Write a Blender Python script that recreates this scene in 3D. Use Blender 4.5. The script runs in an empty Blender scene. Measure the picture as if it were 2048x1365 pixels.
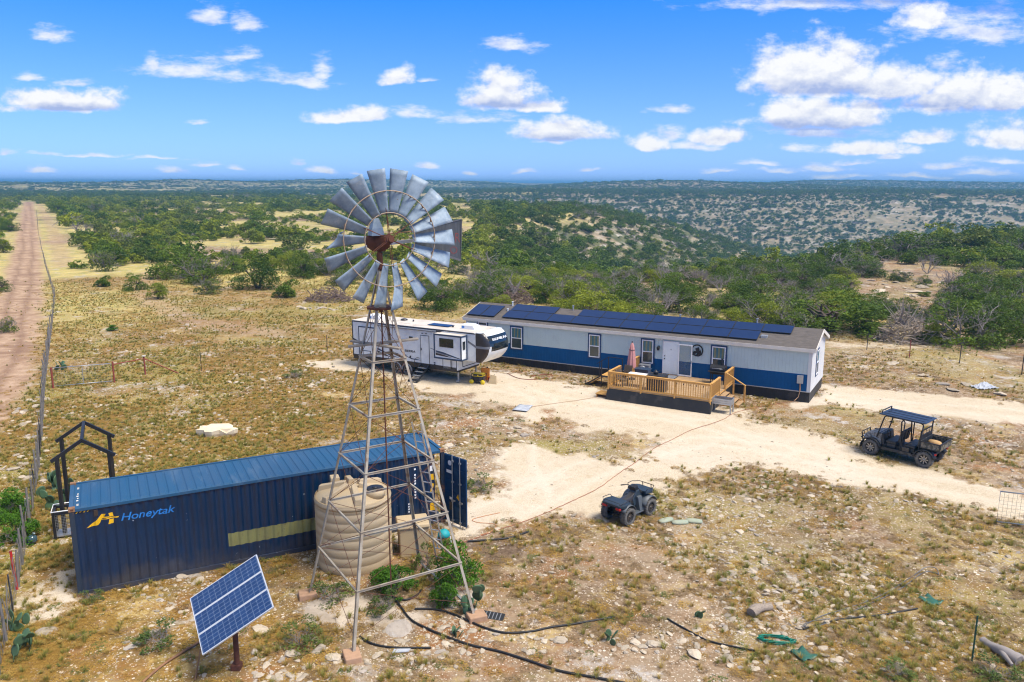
# look constants
HAZE=3.6e-4; SUNDIR=(.44,-.27,.85); SUNE=3.0; SUNA=22.; SKYS=.15; CLB=3.9; OVER=.66; EXPO=.82
import bpy, bmesh, math, random
import numpy as np
from mathutils import Matrix, Vector
R=math.radians; PI=math.pi
rng=np.random.default_rng(7); random.seed(7)
S=bpy.context.scene; COL=S.collection
# ------------------------------------------------------------------ camera
CH,CF,CP,CR=12.5407,1593.0,0.196105,0.00256
cam=bpy.data.cameras.new('camera'); camo=bpy.data.objects.new('camera',cam); COL.objects.link(camo)
fw=np.array([0,math.cos(CP),-math.sin(CP)]); up0=np.array([0,math.sin(CP),math.cos(CP)]); x0=np.array([1.,0,0])
cx_=math.cos(CR)*x0+math.sin(CR)*up0; cu_=-math.sin(CR)*x0+math.cos(CR)*up0
M4=Matrix(((cx_[0],cu_[0],-fw[0],0),(cx_[1],cu_[1],-fw[1],0),(cx_[2],cu_[2],-fw[2],CH),(0,0,0,1)))
camo.matrix_world=M4; cam.sensor_width=36; cam.lens=36*CF/2048; cam.clip_start=.1; cam.clip_end=30000
S.camera=camo
def ray(px,py): return fw+cx_*(px-1024)/CF+cu_*(682.5-py)/CF
def gp(px,py,z=0.):                      # place of a feature on the level yard
    d=ray(px,py); t=(z-CH)/d[2]; return (float(d[0]*t),float(d[1]*t))
# ------------------------------------------------------------------ noise (numpy value noise)
_tab=np.random.default_rng(3).random((257,257)); _tab[256]=_tab[0]; _tab[:,256]=_tab[:,0]
def vn(x,y):
    xi=np.floor(x).astype(int); yi=np.floor(y).astype(int); fx=x-xi; fy=y-yi
    fx=fx*fx*(3-2*fx); fy=fy*fy*(3-2*fy); xi&=255; yi&=255
    a=_tab[xi,yi];b=_tab[xi+1,yi];c=_tab[xi,yi+1];d=_tab[xi+1,yi+1]
    return (a*(1-fx)+b*fx)*(1-fy)+(c*(1-fx)+d*fx)*fy
def fbm(x,y,o=4,s=1.):
    t=0.;a=.5;n=0.
    for i in range(o):
        t=t+a*vn(x*s+17.3*i,y*s+9.1*i); n+=a; a*=.5; s*=2.03
    return t/n
def sst(a,b,x):
    t=np.clip((x-a)/(b-a),0,1); return t*t*(3-2*t)
# ------------------------------------------------------------------ terrain
def polyd(x,y,pts):
    best=np.full(np.shape(x),1e9); val=[np.zeros(np.shape(x)) for _ in pts[0][2:]]
    for p,q in zip(pts[:-1],pts[1:]):
        dx,dy=q[0]-p[0],q[1]-p[1]; t=np.clip(((x-p[0])*dx+(y-p[1])*dy)/(dx*dx+dy*dy),0,1)
        d=np.hypot(x-p[0]-t*dx,y-p[1]-t*dy); m=d<best; best=np.where(m,d,best)
        for k in range(len(val)): val[k]=np.where(m,p[k+2]+t*(q[k+2]-p[k+2]),val[k])
    return best,val
RAV=[(0,112,1.,30),(18,150,8,46),(48,225,17,66),(115,390,28,95),(240,620,44,180)]
MAIN=[(-260,1000,10,180),(60,790,30,260),(240,650,48,330),(600,600,54,370),(1400,640,54,380)]
def hgt(x,y):
    x=np.asarray(x,float); y=np.asarray(y,float); r=np.hypot(x,y)
    wx=(fbm(x,y,3,1/90.)-.5)*60*sst(90,250,r); wy=(fbm(x+999,y-300,3,1/90.)-.5)*60*sst(90,250,r)
    d1,(p1,w1)=polyd(x+wx*.6,y+wy*.6,RAV); d2,(p2,w2)=polyd(x+wx,y+wy,MAIN)
    c1=p1*(1-sst(0,1,d1/w1)); 
    t2=np.clip(d2/w2,0,1); c2=p2*(1-sst(0,1,t2))
    c2=c2*.55+.45*(np.floor(c2/7.)*7+7*sst(.3,.9,c2/7.-np.floor(c2/7.)))
    u_=x/np.maximum(y,1.); r0=np.interp(u_,[.10,.16,.22,.36,.42,.49,.58,.64,.75],[1500,130,94,110,134,160,205,245,300]); c3=np.clip((r+wy*.35-r0)*.09,0,46)*(y>0)
    rc=np.interp(u_,[.12,.21,.29,.39,.5],[140,215,370,600,680]); c3=c3*(1-sst(0,1,(r+wx*.4-rc)/(.25*rc+60)))
    c3=c3-.6*np.minimum(c3,1.2)
    h=-np.maximum(np.maximum(c1,c2),c3)
    h=h+(fbm(x,y,4,1/70.)-.5)*3.0*sst(75,220,r)+(fbm(x+50,y,3,1/420.)-.5)*9*sst(350,900,r)
    h=h*(1-.6*sst(900,1500,r)*(h>0))+sst(1100,1750,r)*(1+np.clip(46*(fbm(x+4000,y+900,3,1/620.)-.36),0,19)+4*np.exp(-((x+700)/350)**2))
    h=np.minimum(h,20)-sst(2300,4500,r)*60
    return h+(fbm(x,y,3,1/2.2)-.5)*.10*sst(3,12,r)*(1-sst(60,90,r))*0.6
def gpt(px,py):                          # the same on the falling ground behind the yard
    d=ray(px,py); ts=np.geomspace(15,4000,1500); X=d[0]*ts; Y=d[1]*ts; Z=CH+d[2]*ts
    g=Z-hgt(X,Y); i=np.argmax(g<0) if (g<0).any() else len(ts)-1
    return (float(X[i]),float(Y[i]),float(hgt(X[i],Y[i])))
def gz(x,y): return float(hgt(x,y))
# ------------------------------------------------------------------ materials
MATS={}
def nd(nt,t,**kw):
    n=nt.nodes.new(t)
    for k,v in kw.items():
        if k.startswith('i_'): n.inputs[k[2:]].default_value=v
        else: setattr(n,k,v)
    return n
def c4(c): return (c[0],c[1],c[2],1)
def mat(name,col,rough=.6,metal=0.,col2=None,scale=3.,lo=.45,hi=.7,bump=0.,bscale=30.,stretch=None,spec=.5,col3=None,scale3=.7,coat=0,alpha=None,trans=0,dust=0,chips=0,chipcol=(.3,.34,.38)):
    m=bpy.data.materials.new(name); m.use_nodes=True; nt=m.node_tree; L=nt.links; b=nt.nodes['Principled BSDF']
    b.inputs['Roughness'].default_value=rough; b.inputs['Metallic'].default_value=metal; b.inputs['Specular IOR Level'].default_value=spec
    b.inputs['Coat Weight'].default_value=coat
    if trans: b.inputs['Transmission Weight'].default_value=trans
    if alpha is not None: b.inputs['Alpha'].default_value=alpha
    tc=nd(nt,'ShaderNodeTexCoord'); v=tc.outputs['Object']
    if stretch:
        mp=nd(nt,'ShaderNodeMapping'); mp.inputs['Scale'].default_value=stretch; L.new(v,mp.inputs[0]); v=mp.outputs[0]
    n=nd(nt,'ShaderNodeTexNoise',i_Scale=scale,i_Detail=6.,i_Roughness=.6); L.new(v,n.inputs['Vector'])
    rm=nd(nt,'ShaderNodeMapRange'); rm.inputs[1].default_value=lo; rm.inputs[2].default_value=hi; L.new(n.outputs['Fac'],rm.inputs[0])
    mx=nd(nt,'ShaderNodeMix',data_type='RGBA'); mx.inputs['A'].default_value=c4(col); mx.inputs['B'].default_value=c4(col2 or tuple(min(1,q*.8) for q in col))
    L.new(rm.outputs[0],mx.inputs['Factor']); o=mx.outputs['Result']
    if col3:
        n3=nd(nt,'ShaderNodeTexNoise',i_Scale=scale3,i_Detail=8.,i_Roughness=.7); L.new(v,n3.inputs['Vector'])
        r3=nd(nt,'ShaderNodeMapRange'); r3.inputs[1].default_value=.56; r3.inputs[2].default_value=.66; L.new(n3.outputs['Fac'],r3.inputs[0])
        m3=nd(nt,'ShaderNodeMix',data_type='RGBA'); m3.inputs['B'].default_value=c4(col3); L.new(o,m3.inputs['A']); L.new(r3.outputs[0],m3.inputs['Factor']); o=m3.outputs['Result']
    if dust:
        sz=nd(nt,'ShaderNodeSeparateXYZ'); L.new(tc.outputs['Object'],sz.inputs[0]); ad=nd(nt,'ShaderNodeMath',operation='MULTIPLY_ADD'); ad.inputs[1].default_value=-1.6; L.new(n.outputs['Fac'],ad.inputs[0]); L.new(sz.outputs['Z'],ad.inputs[2]); rd_=nd(nt,'ShaderNodeMapRange'); rd_.inputs[1].default_value=-.75; rd_.inputs[2].default_value=-.05; rd_.inputs[3].default_value=.55; rd_.inputs[4].default_value=0.; L.new(ad.outputs[0],rd_.inputs[0])
        md_=nd(nt,'ShaderNodeMix',data_type='RGBA'); md_.inputs['B'].default_value=(.085,.075,.065,1); L.new(o,md_.inputs['A']); L.new(rd_.outputs[0],md_.inputs['Factor']); o=md_.outputs['Result']
    if chips:
        nc=nd(nt,'ShaderNodeTexNoise',i_Scale=chips,i_Detail=3.,i_Roughness=.8); L.new(tc.outputs['Object'],nc.inputs['Vector']); rc_=nd(nt,'ShaderNodeMapRange'); rc_.inputs[1].default_value=.70; rc_.inputs[2].default_value=.73; L.new(nc.outputs['Fac'],rc_.inputs[0])
        mc=nd(nt,'ShaderNodeMix',data_type='RGBA'); mc.inputs['B'].default_value=c4(chipcol); L.new(o,mc.inputs['A']); L.new(rc_.outputs[0],mc.inputs['Factor']); o=mc.outputs['Result']
    L.new(o,b.inputs['Base Color'])
    if bump:
        nb=nd(nt,'ShaderNodeTexNoise',i_Scale=bscale,i_Detail=5.); L.new(v,nb.inputs['Vector'])
        bp=nd(nt,'ShaderNodeBump',i_Strength=bump,i_Distance=.02); L.new(nb.outputs['Fac'],bp.inputs['Height']); L.new(bp.outputs[0],b.inputs['Normal'])
    MATS[name]=m; return m
# ------------------------------------------------------------------ mesh helper
class MB:
    def __init__(s): s.v=[];s.f=[];s.m=[];s.s=[];s.T=None
    def _a(s,vs,fs,m=0,sm=False):
        o=len(s.v)
        for p in vs:
            if s.T is not None: p=s.T@Vector(p)
            s.v.append((p[0],p[1],p[2]))
        for f in fs: s.f.append(tuple(i+o for i in f)); s.m.append(m); s.s.append(sm)
        return s
    def box(s,x0,x1,y0,y1,z0,z1,m=0):
        return s._a([(x0,y0,z0),(x1,y0,z0),(x1,y1,z0),(x0,y1,z0),(x0,y0,z1),(x1,y0,z1),(x1,y1,z1),(x0,y1,z1)],
          [(3,2,1,0),(4,5,6,7),(0,1,5,4),(1,2,6,5),(2,3,7,6),(3,0,4,7)],m)
    def hexa(s,a,m=0): return s._a(a,[(3,2,1,0),(4,5,6,7),(0,1,5,4),(1,2,6,5),(2,3,7,6),(3,0,4,7)],m)
    def bar(s,p,q,w,h=None,m=0,upv=(0,0,1)):
        h=h or w; p=Vector(p);q=Vector(q);d=(q-p).normalized();u=Vector(upv)
        if abs(d.dot(u))>.95: u=Vector((0,1,0)) if abs(d.y)<.9 else Vector((1,0,0))
        a=d.cross(u).normalized();b=a.cross(d)
        a=a*w/2;b=b*h/2
        return s._a([p-a-b,p+a-b,p+a+b,p-a+b,q-a-b,q+a-b,q+a+b,q-a+b],[(3,2,1,0),(4,5,6,7),(0,1,5,4),(1,2,6,5),(2,3,7,6),(3,0,4,7)],m)
    def cyl(s,p,q,r0,r1=None,n=12,m=0,cap=True):
        r1=r0 if r1 is None else r1; return s.tube([p,q],[r0,r1],n,m,cap)
    def tube(s,path,r,n=6,m=0,cap=True,closed=False):
        P=[Vector(p) for p in path]; k=len(P); rr=r if hasattr(r,'__len__') else [r]*k
        vs=[];fs=[]; ref=None
        for i,p in enumerate(P):
            if closed: d=P[(i+1)%k]-P[i-1]
            else: d=P[min(i+1,k-1)]-P[max(i-1,0)]
            d=d.normalized() if d.length>1e-9 else Vector((0,0,1))
            if ref is None: ref=Vector((0,0,1)) if abs(d.z)<.9 else Vector((1,0,0))
            a=d.cross(ref); a=a.normalized() if a.length>1e-6 else d.orthogonal().normalized()
            b=d.cross(a).normalized(); ref=a.cross(d)*1.0
            for j in range(n):
                t=2*PI*j/n; vs.append(p+(a*math.cos(t)+b*math.sin(t))*rr[i])
        for i in range(k if closed else k-1):
            i2=(i+1)%k
            for j in range(n): fs.append((i*n+j,i*n+(j+1)%n,i2*n+(j+1)%n,i2*n+j))
        s._a(vs,fs,m,n>4)
        if cap and not closed:
            s._a(vs[:n],[tuple(range(n))[::-1]],m); s._a(vs[-n:],[tuple(range(n))],m)
        return s
    def lathe(s,prof,n=24,m=0,axis='z',c=(0,0,0)):
        vs=[];fs=[];k=len(prof)
        for r,z in prof:
            for j in range(n):
                t=2*PI*j/n; a,b=r*math.cos(t),r*math.sin(t)
                vs.append((c[0]+a,c[1]+b,c[2]+z) if axis=='z' else (c[0]+a,c[1]+z,c[2]+b) if axis=='y' else (c[0]+z,c[1]+a,c[2]+b))
        for i in range(k-1):
            for j in range(n): fs.append((i*n+j,i*n+(j+1)%n,(i+1)*n+(j+1)%n,(i+1)*n+j))
        return s._a(vs,fs,m,True)
    def prism(s,poly,y0,y1,m=0,ax='y'):
        n=len(poly); f=(lambda a,b,y:(a,y,b)) if ax=='y' else ((lambda a,b,y:(y,a,b)) if ax=='x' else (lambda a,b,y:(a,b,y)))
        return s._a([f(a,b,y0) for a,b in poly]+[f(a,b,y1) for a,b in poly],
           [tuple(range(n)),tuple(range(n,2*n))[::-1]]+[(i,i+n,(i+1)%n+n,(i+1)%n) for i in range(n)],m)
    def loft(s,secs,m=0,sm=True,cap=True):
        n=len(secs[0]); vs=[p for c in secs for p in c]
        fs=[(i*n+j,i*n+(j+1)%n,(i+1)*n+(j+1)%n,(i+1)*n+j) for i in range(len(secs)-1) for j in range(n)]
        s._a(vs,fs,m,sm)
        if cap: s._a(secs[0],[tuple(range(n))[::-1]],m); s._a(secs[-1],[tuple(range(n))],m)
        return s
    def quad(s,a,b,c,d,m=0): return s._a([a,b,c,d],[(0,1,2,3)],m)
    def mesh(s,name,mats):
        me=bpy.data.meshes.new(name); me.from_pydata(s.v,[],s.f); me.update()
        for k in (mats if isinstance(mats,(list,tuple)) else [mats]): me.materials.append(MATS[k] if isinstance(k,str) else k)
        me.polygons.foreach_set('material_index',s.m); me.polygons.foreach_set('use_smooth',s.s)
        bm=bmesh.new(); bm.from_mesh(me); bmesh.ops.recalc_face_normals(bm,faces=bm.faces); bm.to_mesh(me); bm.free()
        return me
    def build(s,name,mats,parent=None,bevel=0,label=None,seg=2):
        me=s.mesh(name,mats)
        o=bpy.data.objects.new(name,me); COL.objects.link(o)
        if parent: o.parent=parent
        if bevel:
            b=o.modifiers.new('b','BEVEL'); b.width=bevel; b.segments=seg; b.limit_method='ANGLE'; b.angle_limit=R(40)
        if label: o['label']=label
        return o
def tag(o,label=None,cat=None,group=None,kind=None):
    if label: o['label']=label
    if cat: o['category']=cat
    if group: o['group']=group
    if kind: o['kind']=kind
    return o
def thing(name,label,cat,loc=(0,0,0),rz=0.,group=None,rot=None):
    o=bpy.data.objects.new(name,None); COL.objects.link(o); o.location=loc if len(loc)==3 else (loc[0],loc[1],0)
    o.rotation_euler=rot or (0,0,rz); o.empty_display_size=.2
    return tag(o,label,cat,group)
def copy_tree(o,parent=None):
    c=o.copy(); COL.objects.link(c)
    if parent: c.parent=parent
    for ch in list(o.children): copy_tree(ch,c)
    return c
def textmesh(txt,size,shear=0.,offset=0.,spacing=1.):
    cu=bpy.data.curves.new('t','FONT'); cu.body=txt; cu.size=size; cu.shear=shear; cu.offset=offset; cu.space_character=spacing; cu.resolution_u=4
    ob=bpy.data.objects.new('t',cu); COL.objects.link(ob)
    dg=bpy.context.evaluated_depsgraph_get(); me=bpy.data.meshes.new_from_object(ob.evaluated_get(dg))
    bpy.data.objects.remove(ob); return me
def text_obj(txt,size,fn,m,name,parent,shear=0.,offset=0.,spacing=1.,width=None,cuts=()):
    # letters laid out in (u,v), carried to the surface by fn(u,v); cut where the surface folds
    me=textmesh(txt,size,shear,offset,spacing); bm=bmesh.new(); bm.from_mesh(me)
    if width:
        xs=[v.co.x for v in bm.verts]; k=width/(max(xs)-min(xs)); mn=min(xs)
        for v in bm.verts: v.co.x=(v.co.x-mn)*k
    for c in cuts: bmesh.ops.bisect_plane(bm,geom=bm.verts[:]+bm.edges[:]+bm.faces[:],plane_co=(c,0,0),plane_no=(1,0,0))
    for v in bm.verts: v.co=Vector(fn(v.co.x,v.co.y))
    me2=bpy.data.meshes.new(name); bm.to_mesh(me2); bm.free(); me2.materials.append(MATS[m])
    o=bpy.data.objects.new(name,me2); COL.objects.link(o); o.parent=parent; return o
# palette
mat('steel_galv',(.29,.37,.44),.62,.15,(.17,.235,.30),3.,lo=.38,hi=.64,bump=.08,col3=(.38,.43,.46),scale3=2.2,chips=7.,chipcol=(.20,.12,.08))
mat('steel_leg',(.44,.40,.32),.6,.2,(.28,.22,.15),2.0,col3=(.22,.10,.045),scale3=1.1)
mat('rust',(.14,.05,.028),.85,.1,(.07,.03,.02),6.,bump=.2)
mat('rust_light',(.30,.16,.08),.8,.1,(.2,.1,.05),6.)
mat('rim_tan',(.40,.31,.22),.7,.1,(.27,.18,.11),5.)
mat('grey_wood',(.30,.26,.21),.85,0,(.18,.15,.12),6.,stretch=(1,8,8),bump=.2)
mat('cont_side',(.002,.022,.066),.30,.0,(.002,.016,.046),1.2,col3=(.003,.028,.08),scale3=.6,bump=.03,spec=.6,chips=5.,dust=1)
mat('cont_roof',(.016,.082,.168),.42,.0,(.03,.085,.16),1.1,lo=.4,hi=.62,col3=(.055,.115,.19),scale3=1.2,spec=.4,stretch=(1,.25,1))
mat('cont_post',(.022,.035,.055),.55,0,(.016,.026,.045),3.,col3=(.16,.065,.03),scale3=1.6,chips=9.,chipcol=(.3,.2,.15))
mat('black_steel',(.012,.012,.014),.5,0,(.02,.02,.022))
mat('black_rubber',(.016,.016,.017),.75,0,(.03,.028,.025),9.)
mat('tyre',(.10,.097,.09),.9,0,(.19,.175,.15),7.,bump=.4,bscale=60)
mat('white_paint',(.84,.85,.85),.45,0,(.62,.63,.64),2.)
mat('door_white',(.86,.91,.87),.6,0,(.82,.87,.83),2.,spec=.2)
mat('rv_white',(.78,.81,.80),.3,0,(.58,.61,.64),1.2,spec=.5)
mat('rv_roof',(.64,.58,.50),.7,0,(.5,.44,.36),1.2,col3=(.42,.36,.28),scale3=.9)
mat('rv_grey',(.20,.21,.23),.35,0,(.17,.18,.2))
mat('rv_dark',(.035,.032,.032),.3,0,(.045,.04,.04))
mat('rv_brown',(.05,.035,.03),.35,0,(.04,.028,.025))
mat('rv_blue',(.035,.06,.11),.35,0,(.03,.05,.09))
mat('trim_black',(.018,.02,.024),.4,0,(.025,.027,.03))
mat('glass_dark',(.012,.018,.02),.06,0,(.02,.028,.03),1.,spec=.8)
mat('home_wall',(.53,.64,.62),.6,0,(.50,.60,.585),1.,spec=.3,col3=(.47,.54,.54),scale3=.5)
mat('home_end',(.66,.67,.66),.6,0,(.6,.61,.6),1.,spec=.3)
mat('home_blue',(.003,.078,.225),.65,0,(.003,.066,.19),1.5,spec=.2)
mat('home_trim',(.014,.05,.14),.5,0,(.012,.045,.12))
mat('skirt',(.016,.017,.019),.6,0,(.028,.027,.026),2.,col3=(.05,.045,.04),scale3=1.)
mat('shingle',(.125,.108,.095),.9,0,(.075,.066,.06),4.,stretch=(.6,4,4),bump=.4,bscale=25,col3=(.17,.15,.13),scale3=3.)
mat('eave_white',(.70,.66,.58),.6,0,(.6,.56,.5),2.)
mat('pv_black',(.006,.026,.095),.3,0,(.008,.03,.105),2.,spec=.15)
mat('pine',(.62,.34,.09),.65,0,(.50,.25,.06),4.,stretch=(1,1,6),bump=.1)
mat('deck_board',(.44,.29,.15),.75,0,(.32,.20,.10),5.,stretch=(1,1,1),bump=.15)
mat('tank_beige',(.52,.405,.245),.5,0,(.47,.36,.215),1.2,spec=.4)
mat('box_beige',(.44,.34,.20),.6,0,(.36,.28,.17),1.5)
mat('concrete_red',(.46,.28,.17),.9,0,(.36,.22,.13),5.,bump=.3)
mat('yellow',(.80,.46,.01),.5,0,(.7,.4,.01))
mat('logo_blue',(.02,.20,.58),.5,0,(.015,.12,.36),4.)
mat('patch_khaki',(.23,.23,.085),.65,0,(.2,.19,.075),1.5,col3=(.13,.11,.06),scale3=2.)
mat('pink',(.52,.245,.23),.8,0,(.45,.2,.19),3.)
mat('gen_yellow',(.85,.62,.01),.4,0,(.75,.55,.01))
mat('orange',(.80,.27,.01),.5,0,(.7,.22,.01))
mat('red_plastic',(.45,.02,.02),.35,0,(.45,.015,.015))
mat('red_post',(.26,.055,.035),.7,0,(.22,.05,.03),4.)
mat('utv_dark',(.018,.020,.023),.5,0,(.085,.08,.07),5.,lo=.5,hi=.68)
mat('hood_camo',(.30,.29,.27),.5,0,(.10,.095,.08),9.,lo=.46,hi=.54)
mat('utv_roof',(.022,.034,.06),.35,0,(.018,.028,.05),2.)
mat('camo',(.20,.175,.13),.6,0,(.05,.05,.035),9.,lo=.46,hi=.54,col3=(.24,.21,.16),scale3=6.)
mat('atv_body',(.020,.034,.048),.42,0,(.03,.045,.06),5.)
mat('atv_grey',(.075,.088,.10),.5,0,(.085,.095,.10),6.)
mat('rim_metal',(.34,.33,.32),.35,.8,(.25,.25,.24))
mat('brown_rim',(.12,.10,.08),.5,.5,(.08,.07,.06))
mat('pipe_black',(.012,.013,.014),.55,0,(.02,.02,.02))
mat('cord_red',(.36,.12,.06),.6,0,(.30,.1,.05))
mat('cord_orange',(.55,.22,.08),.6,0,(.6,.17,.03))
mat('hose_green',(.0,.22,.14),.5,0,(.0,.17,.11))
mat('green_plastic',(.03,.12,.08),.45,0,(.025,.12,.08))
mat('teal',(.01,.32,.34),.6,0,(.01,.26,.28))
mat('galv_light',(.46,.48,.50),.4,.6,(.38,.4,.42),3.)
mat('alu',(.6,.62,.64),.35,.7,(.5,.52,.54))
mat('limestone',(.54,.455,.335),.9,0,(.40,.325,.235),3.,bump=.5,bscale=14,col3=(.60,.545,.46),scale3=2.)
mat('greystone',(.46,.40,.33),.9,0,(.32,.27,.22),3.,bump=.5,bscale=14,col3=(.5,.48,.45),scale3=2.)
mat('logwood',(.34,.28,.22),.9,0,(.2,.16,.125),6.,stretch=(1,6,6),bump=.4)
mat('deadwood',(.30,.27,.25),.9,0,(.22,.19,.17),4.)
mat('brushwood',(.19,.135,.11),.9,0,(.12,.085,.075),4.)
mat('bark',(.10,.075,.055),.9,0,(.06,.045,.035),6.)
mat('cactus',(.07,.135,.06),.55,0,(.045,.105,.06),6.,bump=.2)
mat('pv_frame',(.66,.70,.76),.4,.3,(.6,.64,.7))
mat('wire',(.20,.20,.20),.5,.6,(.15,.14,.13))
mat('cedar',(.20,.185,.165),.9,0,(.13,.12,.105),5.)
mat('tarp_white',(.46,.49,.53),.7,0,(.3,.32,.36),4.,bump=.2)
mat('sandbag',(.36,.385,.28),.8,0,(.24,.33,.25),5.,col3=(.45,.38,.25),scale3=4.)
mat('glass_ball',(.12,.22,.26),.08,0,(.10,.19,.22),1.,trans=.6)
# ------------------------------------------------------------------ shipping container
CXY=(-13.3148,22.476); CRZ=.47792; CL,CW,CZ=12.192,2.438,2.896
ct=thing('shipping_container','long dark blue corrugated shipping container with one end door swung open','container',CXY,CRZ)
PIT=.278; X0C=.13; NC=int((CL-.26)/PIT)
brk=[]; 
for i in range(NC):
    a=X0C+i*PIT; brk+=[(a,0),(a+.072,0),(a+.14,.036),(a+.21,.036)]
brk.append((X0C+NC*PIT,0)); XE=brk[-1][0]
def prof(x):
    if x<=X0C or x>=XE: return 0.
    u=(x-X0C)%PIT
    return 0 if u<.072 else (u-.072)/.068*.036 if u<.14 else .036 if u<.21 else (PIT-u)/.068*.036
def corr(b,n,z0,z1,pts,m=0):
    k=len(pts); b._a([(x,n(y),z0) for x,y in pts]+[(x,n(y),z1) for x,y in pts],[(i,i+1,i+1+k,i+k) for i in range(k-1)],m)
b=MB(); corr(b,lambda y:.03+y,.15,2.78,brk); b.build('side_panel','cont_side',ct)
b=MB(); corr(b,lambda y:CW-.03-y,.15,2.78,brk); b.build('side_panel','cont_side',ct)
b=MB(); k=[]
for i in range(8): a=.12+i*.275; k+=[(a,0),(a+.1,0),(a+.14,.04),(a+.235,.04)]
k.append((2.32,0)); n=len(k)
b._a([(.03+y,x,.15) for x,y in k]+[(.03+y,x,2.78) for x,y in k],[(i,i+1,i+1+n,i+n) for i in range(n-1)]); b.build('end_panel','cont_side',ct)
b=MB(); b.box(.02,CL-.02,.05,CW-.05,2.80,2.822)
for i in range(42):
    a=.30+i*.277; xs=[a,a+.03,a+.19,a+.22]; z=[2.823,2.846,2.846,2.823]
    ys=(.15,.19,CW-.19,CW-.15); v=[]
    for j,y in enumerate(ys):
        for q in range(4): v.append((xs[q],y,2.823 if j in(0,3) else z[q]))
    b._a(v,[(r*4+c,r*4+c+1,r*4+c+5,r*4+c+4) for r in range(3) for c in range(3)])
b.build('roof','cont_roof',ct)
for x0,x1,y in ((.1,CL-.1,0),(.1,CL-.1,CW-.06)):
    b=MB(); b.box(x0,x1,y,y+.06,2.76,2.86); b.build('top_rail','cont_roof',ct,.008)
    b=MB(); b.box(x0,x1,y,y+.06,.0,.16); b.build('bottom_rail','cont_side',ct,.008)
for x in (0,CL-.12):
    b=MB(); b.box(x,x+.12,.16,CW-.16,2.74,2.86); b.build('end_header','cont_roof',ct,.01)
    b=MB(); b.box(x,x+.12,.16,CW-.16,0.,.15); b.build('end_sill','cont_post',ct,.01)
for x in (0,CL-.14):
    for y in (0,CW-.14):
        b=MB(); b.box(x,x+.14,y,y+.14,.118,2.778); b.build('corner_post','cont_post',ct,.012)
for x in (-.01,CL-.168):
    for y in (-.01,CW-.152):
        for z in (0,2.778):
            b=MB(); b.box(x,x+.178,y,y+.162,z,z+.118); b.box(x+.05,x+.128,y-.002,y+.004,z+.035,z+.085,1); b.build('corner_casting',['rust_light','rust'],ct,.012)
b=MB(); b.box(.12,CL-.12,.1,CW-.1,.12,.15); b.build('floor','bark',ct)
fr=lambda u,v:(u,.026+prof(u),v)
def cutsof(x0,x1): return [x-x0 for x,_ in brk if x0<x<x1]
b=MB(); px=[p for p in brk if 4.47<p[0]<7.55]; k=[(4.47,prof(4.47))]+px+[(7.55,prof(7.55))]
corr(b,lambda y:.026+y,.68,1.14,k); b.build('painted_patch','patch_khaki',ct)
text_obj('Honeytak',.34,lambda u,v:fr(1.38+u,2.22+v),'logo_blue','lettering',ct,shear=.28,offset=.004,width=1.56,cuts=cutsof(1.38,2.95))
def flat(polys,m,name,parent=ct):
    bm=bmesh.new()
    for p in polys: bm.faces.new([bm.verts.new((x,0,z)) for x,z in p])
    for c,_ in brk: bmesh.ops.bisect_plane(bm,geom=bm.verts[:]+bm.edges[:]+bm.faces[:],plane_co=(c,0,0),plane_no=(1,0,0))
    for v in bm.verts: v.co=Vector(fr(v.co.x,v.co.z))
    me=bpy.data.meshes.new(name); bm.to_mesh(me); bm.free(); me.materials.append(MATS[m])
    o=bpy.data.objects.new(name,me); COL.objects.link(o); o.parent=parent; return o
flat([[(.42,2.18),(.70,2.37),(.86,2.54),(.97,2.54),(.92,2.45),(1.06,2.44),(1.05,2.41),(.86,2.40),(.80,2.28),(.74,2.22)],
      [(1.02,2.19),(1.16,2.19),(1.18,2.33),(1.06,2.34)],[(.78,2.36),(1.30,2.36),(1.34,2.40),(1.06,2.40)],[(1.07,2.415),(1.18,2.42),(1.16,2.54),(1.05,2.54)]],'yellow','emblem')
flat([[(.17+i*.1,2.70),(.21+i*.1,2.70),(.25+i*.1,2.745),(.21+i*.1,2.745)] for i in range(4)],'yellow','warning_stripe')
flat([[(11.45+i*.14,2.70),(11.5+i*.14,2.70),(11.55+i*.14,2.745),(11.5+i*.14,2.745)] for i in range(4)],'yellow','warning_stripe')
for q in ([(11.62,1.75),(11.78,1.75),(11.78,1.98),(11.62,1.98)],[(11.62,1.30),(11.72,1.30),(11.78,1.6),(11.70,1.62)],[(11.6,.55),(11.82,.55),(11.82,.85),(11.6,.85)]): flat([q],'yellow','warning_label')
for q in ([[(11.62,2.1),(11.74,2.1),(11.74,2.3),(11.62,2.3)]]+[[(11.0,1.15+i*.11),(11.07,1.15+i*.11),(11.07,1.22+i*.11),(11.0,1.22+i*.11)] for i in range(11) if i not in(4,9)]+[[(10.75,.65+i*.1),(10.8,.65+i*.1),(10.8,.71+i*.1),(10.75,.71+i*.1)] for i in range(4)]): flat([q],'white_paint','white_marking')
for i in range(2):
    for j in range(3): b=MB(); b.box(.2,.26,.35+i*1.5+j*.06,.385+i*1.5+j*.06,2.8235,2.826); b.build('roof_marking','eave_white',ct)
for j in range(4): b=MB(); b.box(.19+.02*(j%2),.25,.75+j*.2,.84+j*.2,2.8235,2.8255); b.build('roof_marking','eave_white',ct)
b=MB(); b.box(.66,.77,-.0,.03,2.52,2.72); b.build('vent','rv_brown',ct,.006)
mat('cont_door',(.003,.042,.115),.5,0,(.003,.03,.085),1.5,spec=.4,col3=(.01,.055,.12),scale3=1.)
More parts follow.
